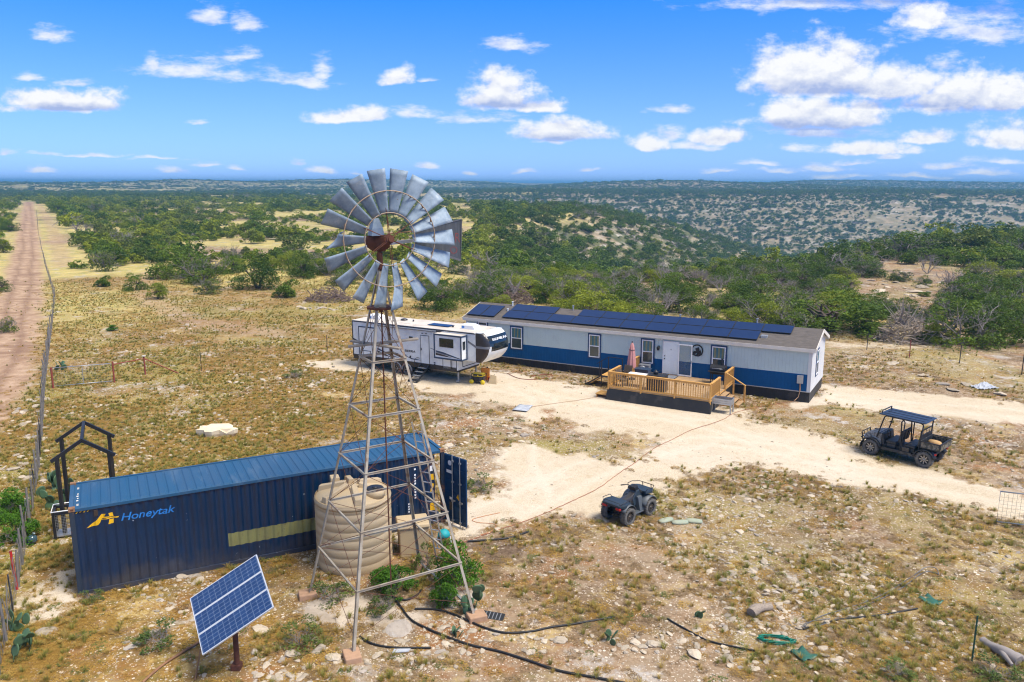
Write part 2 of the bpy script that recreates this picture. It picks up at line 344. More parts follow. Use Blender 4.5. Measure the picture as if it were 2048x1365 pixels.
# container doors: one shut, one swung out
def door_leaf(T,deco):
    b=MB(); b.T=T; w=1.16
    b.box(0,w,.0,.03,.12,2.72)
    for z0 in (.12,.6,1.08,1.56,2.04,2.5): b.box(.03,w-.03,-.025,0,z0,z0+.2)
    b.box(0,.06,-.03,0.001,.12,2.72); b.box(w-.06,w,-.03,.001,.12,2.72)
    d=b.build('container_door','cont_door',ct,.006)
    for x in (.46,.86):
        b=MB(); b.T=T; b.cyl((x,-.055,.06),(x,-.055,2.78),.02,n=8)
        for z in (.2,.95,1.7,2.5): b.box(x-.04,x+.06,-.075,-.02,z,z+.06)
        b.box(x-.02,x+.16,-.085,-.06,1.0,1.05); b.build('locking_rod','galv_light',d)
    if deco:
        for q,mm in (((.12,.42,-.0285,-.0265,2.02,2.14),'white_paint'),((.27,.45,-.0285,-.0265,1.0,1.1),'white_paint'),((.25,.4,-.0285,-.0265,.6,.9),'bark')): b=MB(); b.T=T; b.box(*q); b.build('door_label',mm,d)
        b=MB(); b.T=T; b.lathe([(.0,-.0285),(.1,-.0285)],14,0,'y',(.3,0,2.42)); b.build('door_label','white_paint',d); b=MB(); b.T=T; b._a([(.64,-.03,1.16),(.80,-.03,1.05),(.74,-.03,1.32)],[(0,1,2)]); b.build('door_label','yellow',d)
T1=Matrix.Translation((CL+.02,.03,0))@Matrix.Rotation(R(-70.3),4,'Z'); door_leaf(T1,True)
T2=Matrix.Translation((CL-.02,CW-.04,0))@Matrix.Rotation(R(-90),4,'Z'); door_leaf(T2,False)
# ------------------------------------------------------------------ windmill
WC=(-3.649,21.944); WY=-1.802; HS,HT,ZT=2.704,.35,9.101
wm=thing('windmill','old galvanised multi-blade windmill on a rusty four-legged lattice tower','windmill',WC)
def leg(k,z,f=1.):
    h=(HS+(HT-HS)*z/ZT)*f; a=WY+k*PI/2; return Vector((h*math.cos(a),h*math.sin(a),z))
LEV=[0.12,1.7,3.22,4.75,6.25,7.7,9.1]
for k in range(4):
    b=MB(); a=WY+k*PI/2; o1=Vector((math.cos(a+2.356),math.sin(a+2.356),0)); o2=Vector((math.cos(a-2.356),math.sin(a-2.356),0))
    p,q=leg(k,-.1),leg(k,10.25)
    for o_,n_ in ((o1,o2),(o2,o1)):
        w=o_*.085; t=n_*.008
        b._a([p,p+w,p+w+t,p+t,q,q+w*.8,q+w*.8+t,q+t],[(3,2,1,0),(4,5,6,7),(0,1,5,4),(1,2,6,5),(2,3,7,6),(3,0,4,7)])
    b.build('tower_leg','steel_leg',wm)
    f=leg(k,0); b=MB(); b.T=Matrix.Translation((f.x,f.y,0))@Matrix.Rotation(a+.6,4,'Z'); b.box(-.27,.27,-.22,.22,-.3,.17); b.build('footing','concrete_red',wm,.03)
for i,z in enumerate(LEV[1:6]):
    for k in range(4):
        p,q=leg(k,z),leg((k+1)%4,z); b=MB(); b.bar(p,q,.012,.075); b.bar(p+Vector((0,0,.03)),q+Vector((0,0,.03)),.05,.01); b.build('girt','steel_leg',wm)
b=MB(); b.bar(leg(2,.15),leg(1,.25),.07,.05); b.build('girt','galv_light',wm)
for i in range(6):
    za,zb=LEV[i]+(.35 if i==0 else .03),LEV[i+1]-.03
    for k in range(4):
        b=MB()
        b.cyl(leg(k,za,.985),leg((k+1)%4,zb,.985),.0075,n=4); b.cyl(leg((k+1)%4,za,.97),leg(k,zb,.97),.0075,n=4); b.build('cross_brace','rust',wm)
b=MB(); c8=[(.42*math.cos(WY+PI/4*j),.42*math.sin(WY+PI/4*j)) for j in range(8)]
b.prism(c8,9.10,9.16,ax='z'); b.build('platform','rust',wm,.01)
for p,q,w in (((-.95,-.05,8.02),(.98,.30,8.18),.2),((-.95,.38,8.10),(.55,-.30,8.02),.16)):
    b=MB(); b.bar(p,q,w,.05); b.build('plank','grey_wood',wm,.008)
b=MB(); b.cyl((0,0,9.0),(0,0,10.85),.06,n=10); b.cyl((0,0,10.2),(0,0,10.65),.10,.08,n=10); b.build('mast_pipe','rust',wm)
b=MB(); b.cyl((.05,.0,.4),(.0,.0,10.3),.022,n=6); b.build('pump_rod','rust',wm)
# head: wheel axis points to the right of the viewer and forward
PH=R(28); ax=Vector((math.sin(PH),-math.cos(PH),0)); wr=Vector((math.cos(PH),math.sin(PH),0)); HUB=ax*.70+Vector((.06,0,11.06))
b=MB(); secs=[]
for u,hw,zt,zb in ((-.72,.05,.02,-.08),(-.55,.13,.06,-.22),(-.2,.16,.10,-.34),(.1,.16,.12,-.34),(.35,.13,.12,-.25),(.5,.08,.1,-.1)):
    c=Vector((0,0,11.02))+wr*(u*.75)*.55+ax*(u*.55); n_=Vector((0,0,1)); s_=wr*.9
    secs.append([c+s_*hw+n_*zt,c-s_*hw+n_*zt,c-s_*hw*.9+n_*zb*.5,c-s_*hw*.45+n_*zb,c+s_*hw*.45+n_*zb,c+s_*hw*.9+n_*zb*.5])
b.loft(secs); b.build('gearbox','rust',wm)
b=MB(); s2=[]
for u,w,z in ((-.36,.18,11.12),(-.30,.15,11.32),(-.2,.07,11.58)):
    c=-wr*.08+Vector((0,0,z)); s2.append([c+wr*w+ax*w,c-wr*w+ax*w,c-wr*w-ax*w,c+wr*w-ax*w])
b.loft(s2,sm=False); b.build('hood','steel_galv',wm)
b=MB(); b.cyl(HUB-ax*.28,HUB+ax*.12,.07,n=16); b.cyl(HUB-ax*.10,HUB-ax*.06,.13,n=16); b.cyl(HUB+ax*.04,HUB+ax*.07,.11,n=16); b.build('hub','rust',wm,.008)
def wp(r,a,d=0.): return HUB+(wr*math.cos(a)+Vector((0,0,1))*math.sin(a))*r+ax*d
for r,t,d in ((.70,.013,.04),(1.27,.015,.05)):
    b=MB(); b.tube([wp(r,2*PI*i/72,d) for i in range(72)],t,5,closed=True); b.build('wheel_rim','rim_tan',wm)
for j in range(6):
    a=PI/2+j*PI/3+.08
    for d in (.06,-.08):
        b=MB(); b.cyl(wp(.08,a,d),wp(1.27,a+(.0 if d<0 else .03),-.03),.011,n=5); b.build('spoke','rust',wm)
for j in range(18):
    a0=R(80+20*j); b=MB(); nr,nc=9,6; vs=[]
    for i in range(nr):
        t=i/(nr-1); r=.66+t*1.18; c=.23+t*.26; tw=R(34-6*t)
        for q in range(nc):
            s_=(q/(nc-1)-.5); cam_=.035*c*(1-4*s_*s_)
            tang=s_*c*math.cos(tw)-cam_*math.sin(tw); dep=s_*c*math.sin(tw)+cam_*math.cos(tw)-.03
            rad=Vector((wr*math.cos(a0)+Vector((0,0,1))*math.sin(a0))); tg=Vector((-wr*math.sin(a0)+Vector((0,0,1))*math.cos(a0)))
            if j==10 and t>.55: dep+=(t-.55)*.5; tang+=(t-.55)*.55     # dented blade tips
            if j in (14,2): dep+=.06*math.sin(3*t+j)*s_+.04*t*t
            if j==5 and t>.5: dep-=(t-.5)**2*2.2*(s_+.5); r-=(t-.5)**2*.5
            vs.append(HUB+rad*r+tg*(-tang)+ax*dep)
    fs=[(i*nc+q,i*nc+q+1,(i+1)*nc+q+1,(i+1)*nc+q) for i in range(nr-1) for q in range(nc-1)]
    b._a(vs,fs,0,True); o=b.build('blade','steel_galv',wm); so=o.modifiers.new('s','SOLIDIFY'); so.thickness=.004
    b=MB(); b.bar(wp(1.27,a0-.10,-.1),wp(1.27,a0+.10,.06),.03,.012); b.build('blade_bracket','rust_light',o)
vd=Vector((math.cos(R(20)),math.sin(R(20)),0)); V0=Vector((0,.28,10.94))
def vp(u,z): return V0+vd*u+Vector((0,0,z))
b=MB(); b.bar(vp(-.3,-.12),vp(1.15,.02),.05,.09); b.build('vane_arm','galv_light',wm); b=MB(); b.cyl(vp(.2,.2),vp(1.2,.28),.012,n=5); b.build('vane_arm','rust_light',wm)
b=MB(); t=Vector((-vd.y,vd.x,0))*.006
a=[vp(.95,-.12),vp(2.30,-.58),vp(2.34,.56),vp(.95,.26)]
b._a([p-t for p in a]+[p+t for p in a],[(0,1,2,3),(7,6,5,4),(0,1,5,4),(1,2,6,5),(2,3,7,6),(3,0,4,7)])
vane=b.build('tail_vane','cedar_v' if 'cedar_v' in MATS else mat('vane_sheet',(.085,.098,.115),.6,.1,(.06,.07,.08),3.,stretch=(8,8,.6),col3=(.12,.135,.15),scale3=1.),wm)
b=MB(); b.bar(vp(.95,-.14)-t*2,vp(2.30,-.60)-t*2,.02,.06); b.bar(vp(.95,.28)-t*2,vp(2.34,.58)-t*2,.02,.03); b.bar(vp(2.30,-.58)-t*2,vp(2.34,.56)-t*2,.02,.03); b.build('vane_edge','wire',vane)
mat('faded_red',(.26,.06,.06),.7,0,(.14,.07,.075),9.,lo=.4,hi=.6)
text_obj('OR',.40,lambda u,v:vp(1.88+u*.72,-.08+v)-t*1.6,'faded_red','lettering',vane)
text_obj('O',.30,lambda u,v:vp(1.97+u,-.40+v)-t*1.6,'faded_red','lettering',vane)
# aluminium ladder leaning inside the tower
ld=thing('ladder','narrow bare metal ladder leaning inside the windmill tower','ladder',(-2.15,23.55,0))
p0,p1=Vector((0,0,0)),Vector((-.62,-1.35,5.7)); sd=Vector((.9,-.42,0)).normalized()*.15
for s_ in (-1,1):
    b=MB(); b.bar(p0+sd*s_,p1+sd*s_,.045,.025); b.build('rail','alu',ld)
for i in range(16):
    c=p0+(p1-p0)*((i+.7)/16.5); b=MB(); b.bar(c-sd,c+sd,.025,.025); b.build('rung','alu',ld)
fd=thing('bird_feeder','round terracotta feeder with a teal domed top hanging beside the ladder','feeder',(-2.2,24.2,1.15))
b=MB(); b.lathe([(0,.34),(.1,.32),(.18,.24),(.21,.14),(.18,.09),(0,.1)],18); b.build('dome','teal',fd)
b=MB(); b.lathe([(.19,.1),(.2,0),(.15,-.18),(0,-.2)],16); b.build('pot','rust_light',fd)
b=MB(); b.tube([(-.2,0,.1),(-.24,-.04,-.12),(-.2,-.02,-.3)],.018,5); b.build('strap','white_paint',fd); b=MB(); b.tube([(.2,0,.1),(.24,-.04,-.12),(.2,-.02,-.3)],.018,5); b.build('strap','white_paint',fd)
b=MB(); b.cyl((0,0,.33),(-.28,-.9,3.0),.006,n=4); b.build('cord','wire',fd)
# ------------------------------------------------------------------ water tank and pump box
tk=thing('water_tank','ribbed beige plastic water tank standing under the windmill','tank',(-5.30,25.08,0),R(-70))
b=MB(); pr=[(0,.0),(1.24,.0)]
z=.02
while z<2.15: pr+=[(1.24,z),(1.255,z+.03),(1.255,z+.24),(1.238,z+.262),(1.238,z+.285)]; z+=.30
pr+=[(1.25,2.18),(1.27,2.30),(1.24,2.36),(1.0,2.46),(.5,2.60),(0,2.64)]
b.lathe(pr,56); b.build('tank_body','tank_beige',tk)
for j in range(6):
    b=MB(); a=j*PI/3
    b.T=Matrix.Rotation(a,4,'Z'); b.hexa([(.25,-.12,2.5),(1.2,-.14,2.28),(1.2,.14,2.28),(.25,.12,2.5),(.25,-.08,2.79),(1.16,-.10,2.58),(1.16,.10,2.58),(.25,.08,2.79)]); b.build('top_rib','tank_beige',tk,.02)
b=MB(); b.lathe([(0,2.4),(.30,2.4),(.30,2.68),(0,2.68)],24,c=(.62,.64,0)); n_=b.build('manway','tank_beige',tk)
b=MB(); b.lathe([(.0,2.72),(.26,2.72),(.29,2.685),(.27,2.682)],24,c=(.62,.64,0)); b.lathe([(.1,2.725),(.1,2.745),(0,2.745)],16,c=(.62,.64,0)); b.build('lid','black_steel',n_)
b=MB(); b.box(-1.05,-.7,-.62,-.32,2.3,2.72); b.build('inlet_box','tank_beige',tk,.03)
bx=thing('storage_box','plain beige plastic box with a lid standing beside the water tank','box',(-3.40,25.62,0),R(14))
b=MB(); b.hexa([(-.47,-.38,0),(.47,-.38,0),(.47,.38,0),(-.47,.38,0),(-.5,-.42,1.08),(.5,-.42,1.08),(.5,.42,1.08),(-.5,.42,1.08)]); b.build('body','box_beige',bx,.03)
b=MB(); b.hexa([(-.56,-.48,1.06),(.56,-.48,1.06),(.56,.48,1.06),(-.56,.48,1.06),(-.53,-.45,1.20),(.53,-.45,1.20),(.53,.45,1.20),(-.53,.45,1.20)]); b.build('lid','tank_beige',bx,.04)
# ------------------------------------------------------------------ pole mounted solar panels in front
PC=Vector((-7.21,18.77,1.932)); pu=Vector((.825,.263,.501)).normalized(); pn=Vector((-.324,-.505,.80)).normalized(); pw=pn.cross(pu).normalized(); pu=pw.cross(pn)
sp=thing('solar_array','three blue solar panels in white frames tilted on a single steel post','solar panel',(-7.21,18.9,0))
W4=Matrix(((pu.x,pw.x,pn.x,PC.x+7.21),(pu.y,pw.y,pn.y,PC.y-18.9),(pu.z,pw.z,pn.z,PC.z),(0,0,0,1)))
m=mat('pv_blue',(.018,.055,.20),.22,0,(.014,.045,.16),2.,spec=.6)
nt=m.node_tree; L=nt.links; bs=nt.nodes['Principled BSDF']; tc=nd(nt,'ShaderNodeTexCoord')
br=nd(nt,'ShaderNodeTexBrick',offset=0.,i_Scale=1.,i_Color1=(.008,.036,.125,1),i_Color2=(.011,.046,.15,1),i_Mortar=(.20,.29,.42,1)); br.inputs['Mortar Size'].default_value=.003
br.inputs['Brick Width'].default_value=.16; br.inputs['Row Height'].default_value=.117; L.new(tc.outputs['UV'],br.inputs['Vector']); L.new(br.outputs['Color'],bs.inputs['Base Color'])
for i in range(3):
    y0=-.96+i*.643
    b=MB(); b.T=W4; b.box(-1.0,1.0,y0,y0+.63,-.02,.018); b.box(-.978,.978,y0+.022,y0+.608,.018,.0195,1)
    o=b.build('panel',['pv_frame','pv_blue'],sp)
    uv=o.data.uv_layers.new(name='UVMap'); Wi=W4.inverted()
    for lp in o.data.loops:
        c=Wi@o.data.vertices[lp.vertex_index].co; uv.data[lp.index].uv=(c.x+1.0-.04,c.y-y0-.0225)
for y in (-.5,.45):
    b=MB(); b.T=W4; b.box(-.85,.85,y-.03,y+.03,-.075,-.02); b.build('mount_rail','pv_frame',sp)
b=MB(); b.T=W4; b.box(-.05,.05,-.8,.8,-.14,-.075); b.build('mount_beam','steel_leg',sp)
b=MB(); b.cyl((.02,-.05,-.1),(.02,-.05,1.75),.07,n=14); b.box(-.12,.12,-.17,.07,0.,.14); b.build('post','rust',sp)
b=MB(); b.cyl((-.1,-.25,1.62),(.42,-.40,1.45),.055,n=12); b.build('pivot_pipe',['rust_light'],sp)
# ------------------------------------------------------------------ gable frame and crate behind the container
gf=thing('gable_frame','open black wooden frame with a gabled top standing behind the container','frame',(-16.0,28.1,0),0)
P_={'fl':(-.15,-1.2),'fr':(1.42,-.60),'bl':(-1.22,1.02),'br':(.36,1.52)}
for k in P_:
    x,y=P_[k]; b=MB(); b.bar((x,y,-.1),(x,y,2.95),.11); b.build('post','black_steel',gf)
for l_,r_ in (('fl','fr'),('bl','br')):
    a=Vector((*P_[l_],2.93)); c=Vector((*P_[r_],2.93)); mdl=(a+c)/2+Vector((0,0,.55))
    for e_ in (a,c):
        q=e_+(e_-mdl)*.22; b=MB(); b.bar(mdl,q,.09,.12); b.build('rafter','black_steel',gf)
m1=(Vector((*P_['fl'],0))+Vector((*P_['fr'],0)))/2; m2=(Vector((*P_['bl'],0))+Vector((*P_['br'],0)))/2
b=MB(); b.bar(m1+Vector((0,0,3.47)),m2+Vector((0,0,3.47)),.10,.13); b.build('ridge_beam','black_steel',gf)
cr=thing('wire_crate','black framed crate with grey wire mesh sides behind the container end','crate',(-16.3,26.55,0),R(24))
b=MB()
for x in (0,1.0):
    for y in (0,.7): b.box(x-.045,x+.045,y-.045,y+.045,0,1.02)
for y in (0,.7): b.box(-.04,1.04,y-.04,y+.04,.9,.98); 
for x in (0,1.0): b.box(x-.04,x+.04,0,.7,.9,.98)
b.build('frame','black_steel',cr)
b=MB()
for i in range(19): b.box(.05+i*.05,.056+i*.05,-.01,-.004,.08,.9)
for i in range(14): b.box(.03,.97,-.016,-.01,.1+i*.06,.106+i*.06)
b.build('mesh_panel','galv_light',cr)
b=MB(); b.box(.02,.98,.02,.68,.05,.09); b.build('floor','galv_light',cr)
b=MB(); b.tube([(-.05,-.05,1.03),(1.05,-.05,1.03),(1.05,.75,1.03),(-.05,.75,1.03)],.022,6,closed=True); b.tube([(.7,.1,1.0),(.72,.0,.8),(.8,.05,.5),(.78,.1,.3)],.025,6); b.build('pipe','white_paint',cr)
# ------------------------------------------------------------------ mobile home
HO=(-3.270,56.444,-.13); HRZ=-.516; HL,HW,HWH,HRG=23.65,4.58,3.2,3.93
hm=thing('mobile_home','long single storey pale grey and blue mobile home with solar panels along its roof','mobile home',HO,rot=(0,R(-.40),HRZ))
for nm in ('home_wall','home_end','home_blue'):
    m=MATS[nm]; nt=m.node_tree; L=nt.links; tc=nd(nt,'ShaderNodeTexCoord'); wv=nd(nt,'ShaderNodeTexWave',i_Scale=1.57,bands_direction='X'); wv.wave_profile='SAW'
    L.new(tc.outputs['Object'],wv.inputs['Vector']); r_=nd(nt,'ShaderNodeMapRange'); r_.inputs[1].default_value=.0; r_.inputs[2].default_value=.06; L.new(wv.outputs['Fac'],r_.inputs[0])
    bp=nd(nt,'ShaderNodeBump',i_Strength=.8,i_Distance=.012); L.new(r_.outputs[0],bp.inputs['Height']); L.new(bp.outputs[0],nt.nodes['Principled BSDF'].inputs['Normal'])
b=MB(); b.box(0,HL,0,HW,.60,HWH); wl=b.build('wall','home_wall',hm)
b=MB(); b.box(.03,HL-.19,-.014,-.001,.64,1.64); b.build('blue_band','home_blue',hm)
b=MB(); b.box(HL-.19,HL+.012,-.016,-.001,.64,HWH); b.box(-.012,.12,-.016,-.001,.64,HWH); b.build('corner_trim','home_end',hm)
b=MB(); b.prism([(0,.6),(HW,.6),(HW,HWH),(HW/2,HRG-.05),(0,HWH)],HL+.001,HL+.012,ax='x'); b.prism([(0,.6),(HW,.6),(HW,HWH),(HW/2,HRG-.05),(0,HWH)],-.012,-.001,ax='x'); b.build('gable_wall','home_end',hm)
b=MB(); b.box(.02,HL-.02,.03,HW-.03,-.3,.60); 
for i in range(98): b.box(.1+i*.24,.13+i*.24,.018,.03,-.3,.6)
b.build('skirting','skirt',hm); b=MB(); b.box(-.01,HL+.01,-.03,-.001,.585,.635); b.build('base_trim','galv_light',hm,.005)
sl=math.atan2(HRG-HWH,HW/2); OV=.16
def roofpt(x,t,n=0): return (x,t-n*math.sin(sl),HWH+.02+t*math.tan(sl)+n*math.cos(sl))
b=MB()
for side in (0,1):
    f=(lambda x,t,n: roofpt(x,t,n)) if side==0 else (lambda x,t,n:(x,HW-roofpt(x,t,n)[1],roofpt(x,t,n)[2]))
    b.hexa([f(-.2,-OV,0),f(HL+.2,-OV,0),f(HL+.2,HW/2,0),f(-.2,HW/2,0),f(-.2,-OV,.05),f(HL+.2,-OV,.05),f(HL+.2,HW/2,.05),f(-.2,HW/2,.05)])
rf=b.build('roof','shingle',hm)
b=MB(); b.box(-.2,HL+.2,-OV-.035,-OV-.002,2.99,3.205); b.box(-.2,HL+.2,HW+OV+.002,HW+OV+.035,2.99,3.205); b.box(-.19,HL+.19,-OV,-.001,2.98,3.0); b.build('fascia','eave_white',hm,.006)
for x in (-.235,HL+.203):
    b=MB()
    for s_ in (0,1):
        f=lambda t,n: roofpt(x,t,n) if s_==0 else (x,HW-roofpt(x,t,n)[1],roofpt(x,t,n)[2])
        p=[f(-OV,-.14),f(HW/2,-.14),f(HW/2,.055),f(-OV,.055)]; b._a(p+[(q[0]+.032,q[1],q[2]) for q in p],[(0,1,2,3),(7,6,5,4),(0,1,5,4),(1,2,6,5),(2,3,7,6),(3,0,4,7)])
    b.build('rake_board','eave_white',hm)
def pv(s0,s1,t0,t1):
    b=MB(); x0,x1=HL-s0,HL-s1
    g=.012
    def pl(x0,x1,t0,t1,n0,n1,m): b.hexa([roofpt(x0,t0,n0),roofpt(x1,t0,n0),roofpt(x1,t1,n0),roofpt(x0,t1,n0),roofpt(x0,t0,n1),roofpt(x1,t0,n1),roofpt(x1,t1,n1),roofpt(x0,t1,n1)],m)
    pl(x0+g,x1-g,t0+g,t1-g,.12,.155,0); pl(x0+g+.02,x1-g-.02,t0+g+.02,t1-g-.02,.155,.157,1)
    for x in (x0+.3,x1-.3): pl(x-.03,x+.03,t0+.15,t1-.15,.05,.12,2)
    b.build('solar_panel',['trim_black','pv_black','galv_light'],hm)
pv(23.68,22.55,.16,1.80); pv(22.53,21.40,.16,1.80)
for i in range(10): pv(20.78-i*1.76,20.78-(i+1)*1.76,.18,1.24)
for i in (0,1,3,4,5,6,7,8,9,10): pv(20.70-i*1.75,20.70-(i+1)*1.75,1.26,2.24)
for s_,t,h,m_ in ((21.0,2.1,.28,'white_paint'),(20.95,1.3,.12,'white_paint'),(16.2,2.15,.3,'galv_light'),(3.7,2.28,.32,'galv_light'),(8.6,2.28,.2,'galv_light')):
    b=MB(); p=roofpt(HL-s_,t,.03); b.cyl(p,(p[0],p[1],p[2]+h),.05,n=10); b.cyl((p[0],p[1],p[2]+h),(p[0],p[1],p[2]+h+.05),.075,n=10); b.build('vent_pipe',m_,hm)
b=MB(); p=roofpt(HL-2.9,.75,.05); b.box(p[0]-.2,p[0]+.2,p[1]-.15,p[1]+.15,p[2]-.1,p[2]+.12); b.build('roof_vent','galv_light',hm,.03)
m=mat('curtain',(.02,.20,.19),.5,0,(.015,.12,.13),3.,coat=1.)
nt=m.node_tree; L=nt.links; tc=nd(nt,'ShaderNodeTexCoord'); wv=nd(nt,'ShaderNodeTexWave',i_Scale=1.3,i_Distortion=2.5,bands_direction='X'); wv.inputs['Detail Scale'].default_value=.4; L.new(tc.outputs['Object'],wv.inputs['Vector'])
rp=nd(nt,'ShaderNodeValToRGB'); e_=rp.color_ramp.elements; e_[0].color=(.01,.13,.17,1); e_[0].position=.3; e_[1].color=(.17,.19,.10,1); e_[1].position=.8
L.new(wv.outputs['Fac'],rp.inputs[0]); L.new(rp.outputs[0],nt.nodes['Principled BSDF'].inputs['Base Color'])
mat('pane_low',(.045,.062,.058),.12,0,(.06,.075,.07),2.,spec=.7)
def window(fn,w,h,parent,two=True):
    # fn(x,y,z): local frame of the opening, y towards the viewer
    def bx(b,x0,x1,z0,z1,y0,y1,m=0): b.hexa([fn(x0,y0,z0),fn(x1,y0,z0),fn(x1,y1,z0),fn(x0,y1,z0),fn(x0,y0,z1),fn(x1,y0,z1),fn(x1,y1,z1),fn(x0,y1,z1)],m)
    def ring(b,a,d,y0,y1):
        bx(b,-a,w+a,-a,-a+d,y0,y1); bx(b,-a,w+a,h+a-d,h+a,y0,y1); bx(b,-a,-a+d,-a+d,h+a-d,y0,y1); bx(b,w+a-d,w+a,-a+d,h+a-d,y0,y1)
    b=MB(); ring(b,.09,.09,.002,.028); wn=b.build('window','home_trim',parent)
    b=MB(); ring(b,0,.06,.002,.045)
    if two: bx(b,.06,w-.06,h*.5-.03,h*.5+.03,.002,.04)
    b.build('frame','white_paint',wn)
    if two:
        b=MB(); bx(b,.06,w-.06,h*.5+.03,h-.06,.002,.016); b.build('curtained_pane','curtain',wn); b=MB(); bx(b,.06,w-.06,.06,h*.5-.03,.002,.012); b.build('pane','pane_low',wn)
    else:
        b=MB(); bx(b,.06,w-.06,.06,h-.06,.002,.012); b.build('pane','glass_dark',wn)
for sL,sR in ((20.02,18.97),(14.08,13.14),(10.39,9.46),(5.88,4.88)):
    x0=HL-sL; window(lambda x,y,z,x0=x0:(x0+.09+x,-y-.012,1.30+z),sL-sR-.18,1.50,hm)
window(lambda x,y,z:(HL-22.65+x,-y-.001,2.70+z),.75,.26,hm,False)
window(lambda x,y,z:(HL+.013+y,1.5+x,1.32+z),.72,1.48,hm)
b=MB(); x0,x1=HL-8.86,HL-7.92; b.box(x0,x1,-.05,-.016,.76,2.80); 
for z0,z1 in ((.9,1.5),(1.65,2.2),(2.3,2.68)):
    for xa in (x0+.12,x0+.52): b.box(xa,xa+.3,-.058,-.05,z0,z1)
dr=b.build('door','door_white',hm,.006)
b=MB(); b.box(x0-.06,x0,-.06,-.016,.74,2.86); b.box(x1,x1+.06,-.06,-.016,.74,2.86); b.box(x0-.06,x1+.06,-.06,-.016,2.80,2.86); b.build('door_frame','white_paint',hm,.005)
b=MB(); b.lathe([(0,-.10),(.035,-.10),(.035,-.06)],10,0,'y',(x0+.08,0,1.72)); b.lathe([(0,-.10),(.03,-.10),(.03,-.06)],10,0,'y',(x0+.08,0,1.9)); b.build('handle','black_steel',dr)
b=MB(); b.box(x0+.46,x0+.50,-.062,-.05,2.3,2.36); b.build('peephole','black_steel',dr)
mat('clear_pane',(.25,.3,.3),.05,0,(.25,.3,.3),1.,alpha=.14,spec=.3)
b=MB(); xa,xb=HL-7.86,HL-6.98; b.box(xa,xa+.06,-.20,-.16,.76,2.76); b.box(xb-.06,xb,-.22,-.18,.76,2.76); b.box(xa,xb,-.21,-.17,.76,.84); b.box(xa,xb,-.21,-.17,2.70,2.77)
sd_=b.build('storm_door','white_paint',hm,.004); b=MB(); b.box(xa+.06,xb-.06,-.196,-.19,.84,2.70); b.build('pane','clear_pane',sd_); b=MB(); b.box(xb-.045,xb-.02,-.26,-.22,1.6,1.8); b.build('handle','black_steel',sd_)
b=MB(); sx,sz=HL-6.72,2.44; b.tube([(sx+.34*math.cos(t),-.03,sz+.34*math.sin(t)) for t in [2*PI*i/40 for i in range(40)]],.04,6,closed=True)
sg=b.build('round_sign','black_steel',hm); b=MB()
for cx0,cz,w_,h_ in ((-.2,-.3,.12,.26),(.18,-.26,.14,.34),(.02,-.33,.1,.2)): b.prism([(sx+cx0-w_,sz+cz),(sx+cx0+w_,sz+cz),(sx+cx0+w_*.4,sz+cz+h_*.5),(sx+cx0+w_*.55,sz+cz+h_*.5),(sx+cx0,sz+cz+h_)],-.04-.003*w_*10,-.02)
b.prism([(sx+.24*math.cos(t),sz-.02+.24*math.sin(t)*(.8+.2*math.sin(5*t))) for t in [PI*1.1+PI*.9*i/12 for i in range(13)]],-.037,-.022); b.prism([(sx-.05,sz-.1),(sx+.1,sz-.08),(sx+.14,sz+.1),(sx+.08,sz+.22),(sx-.02,sz+.16),(sx-.12,sz+.12),(sx-.1,sz+.02)],-.034,-.022)
b.build('cutout','black_steel',sg)
b=MB(); lx=HL-9.2; b.box(lx-.06,lx+.06,-.05,-.001,2.3,2.5); b.cyl((lx,-.12,2.22),(lx,-.12,2.42),.07,.1,10); b.cyl((lx,-.12,2.42),(lx,-.12,2.5),.1,.02,10); b.build('wall_lamp','black_steel',hm)
b=MB(); b.cyl((HL-8.98,-.12,2.95),(HL-8.98,-.0,2.98),.05,.07,10); b.build('security_camera','white_paint',hm)
b=MB(); b.box(HL-.74,HL-.40,-.15,-.016,1.10,1.58); eb=b.build('electric_box','galv_light',hm,.01); b=MB(); b.cyl((HL-.55,-.07,.62),(HL-.55,-.07,1.1),.035,n=8); b.tube([(HL-.55,-.07,.62),(HL-.6,-.1,.3),(HL-.75,-.25,.1),(HL-.8,-.35,.13)],.02,6); b.build('conduit','concrete_red',eb)
# ------------------------------------------------------------------ deck (own thing, same heading)
def hl(x,y,z=0):                     # home-frame point -> world
    c,s_=math.cos(HRZ),math.sin(HRZ); return (HO[0]+c*x-s_*y,HO[1]+s_*x+c*y,z)
DX0,DX1,DY,DZ=13.15,19.2,-5.0,.72
dk=thing('wooden_deck','wooden deck with railings and black skirting at the front door of the home','deck',hl(DX0,DY),HRZ); DW,DD=DX1-DX0,-DY
b=MB(); n_=int(DD/.145)
for i in range(n_): b.box(.0,DW,i*.145+.003,i*.145+.14,DZ-.035,DZ-.002*(i%3))
b.build('floor','deck_board',dk)
b=MB(); b.box(-.02,DW+.02,-.02,.02,DZ-.2,DZ-.036); b.box(-.02,.02,.02,DD-.05,DZ-.2,DZ-.036); b.box(DW-.02,DW+.02,.02,DD-.05,DZ-.2,DZ-.036); b.build('rim_joist','pine',dk,.004)
b=MB(); b.hexa([(-.14,-.16,-.1),(DW+.1,-.16,-.1),(DW+.1,.05,-.1),(-.14,.05,-.1),(-.03,-.035,.66),(DW+.03,-.035,.66),(DW+.03,.05,.66),(-.03,.05,.66)]); b.box(DW-.02,DW+.03,.06,DD-.1,-.1,.62); b.box(-.03,.02,.06,DD-.1,-.1,.62)
b.build('skirting','skirt',dk)
RH=DZ+.95; bal=None
